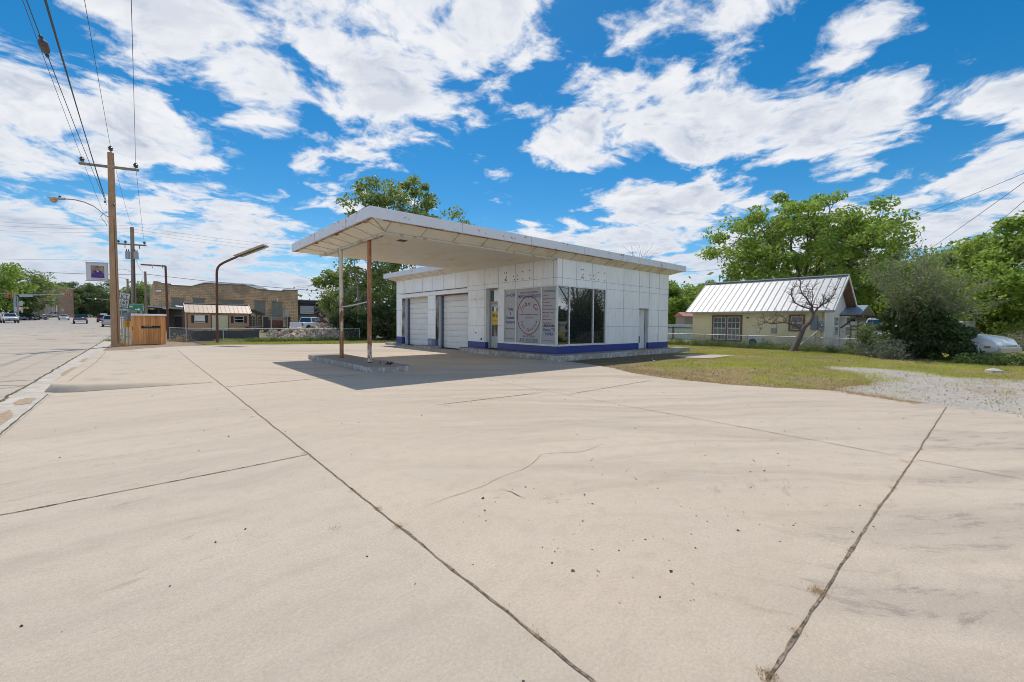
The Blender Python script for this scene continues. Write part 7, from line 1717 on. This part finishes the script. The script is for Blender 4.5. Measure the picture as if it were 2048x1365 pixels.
for s_ in np.arange(1.8, 11, .2):
    if r_.uniform() < .55: v.append(tuft(s_, .592+r_.normal(0, .006), int(r_.integers(4, 16)), .025, .014, None, w=.0016, z=.004))
tag(quick('dry_grass', np.concatenate(v), 3, L_STRAW), kind='stuff')
# dry litter along the slab edge by the gravel
v = []
for (x, y) in zip(np.linspace(11.9, 11.3, 40), np.linspace(2.25, 1.0, 40)): v.append(tuft(x+r_.normal(0, .06), y, 26, .06, .04, None, w=.004))
for (x, y) in zip(np.linspace(12.0, 10.95, 60), np.linspace(8.4, 4.5, 60)): v.append(tuft(x+.1+abs(r_.normal(0, .12)), y, 20, .08, .04, None, w=.005))
tag(quick('dry_grass', np.concatenate(v), 3, L_STRAW), kind='stuff')
# grit and pebbles on the slab and loose stones on the gravel: small faceted lumps
def lumps_(n, pos, smin, smax, mats, name, seed):
    r = np.random.default_rng(seed); s = MB()
    for k in range(n):
        x, y = pos(r); z = .0; sz = r.uniform(smin, smax)*(1 if r.uniform() < .9 else 1.8); d_ = Vector((*r.normal(0, 1, 2), r.normal(0, .3))).normalized(); o_ = d_.orthogonal().normalized(); s.k = int(r.integers(0, len(mats)))
        s.obox((x, y, z+sz*.3), d_, o_, d_.cross(o_), sz, sz*r.uniform(.4, .9), sz*r.uniform(.3, .6))
    return tag(s.build(name, mats), kind='stuff')
M_G = [plain('pebble_dark', (.06, .055, .05), .9), plain('pebble_brown', (.16, .11, .075), .9), plain('pebble_pale', (.42, .38, .33), .9)]
lumps_(170, lambda r: (r.uniform(-1, 10.5), r.uniform(.4, 1)**2*0+r.uniform(.5, 11)), .0025, .0075, M_G[:2], 'grit', 5)
lumps_(150, lambda r: (1.9+abs(r.normal(0, 2.2)), .9+abs(r.normal(0, 1.3))), .002, .006, M_G, 'grit', 6)
M_GV = [plain('gravel_pale', (.50, .465, .42), .95), plain('gravel_mid', (.36, .33, .29), .95)]
gq = inside(gv, 2600, r_); it = iter(gq); lumps_(1500, lambda r: tuple(next(it)), .004, .013, M_GV, 'loose_gravel', 7)
q = inside(gl, 260, r_); it2 = iter(q); lumps_(240, lambda r: tuple(next(it2)), .012, .035, M_G[1:], 'loose_gravel', 8)
p = PZ(1988, 744); s = MB(); s.lathe((p.x, p.y, -.03), [(.22, 0), (.20, .08), (.10, .13), (.03, .14)], 9); tag(s.build('limestone_rock', plain('limestone', (.45, .42, .38), .9, bump=.4)), 'pale rock lying in the grass at the far right', 'rock')
# things the windows mirror: trees and a pale vehicle beyond the right edge of the frame
B_ = 'trees outside the frame'
for k, (x, y, H) in enumerate(((60, -34, 3.4), (67, -37, 4.0), (74, -38, 3.6), (82, -36, 4.3), (90, -40, 4.0), (52, -37, 3.4), (98, -34, 4))):
    tree('yard_tree', ('low dark tree outside the frame, first of the mirrored row', 'rounder dark tree outside the frame in the mirrored row', 'middle dark tree outside the frame in the mirrored row', 'tallest dark tree outside the frame in the mirrored row', 'dark tree outside the frame behind the tallest of the row', 'dark tree outside the frame toward the street end of the row', 'last dark tree outside the frame at the far row end')[k], (x, y, 0), H, (0, 0, H*.5), (4.6, 4.6, H*.5), 40, 3000, .4, 1.5, L_DARK, M_BARK, 71+k, .25, 5, B_)
tree('bare_tree', 'large leafless tree outside the frame mirrored over the window glass', (39, -9.0, 0), 9, (0, 0, 6.0), (4.6, 4.6, 3.6), 26, 0, .1, 1.1, L_ELM, plain('bare_bark', (.24, .20, .17), .95), 79, .32, 6, crown=False, bare=16)
car('white pickup outside the frame mirrored low in the station window', 49, -15.5, .5, 'pickup', (.7, .7, .7), z=0, grp='vehicles in the side yard')
metal_fence('pale metal fence outside the frame mirrored in the station window', (70, -24), (54, -28), 1.8, (1.2,))
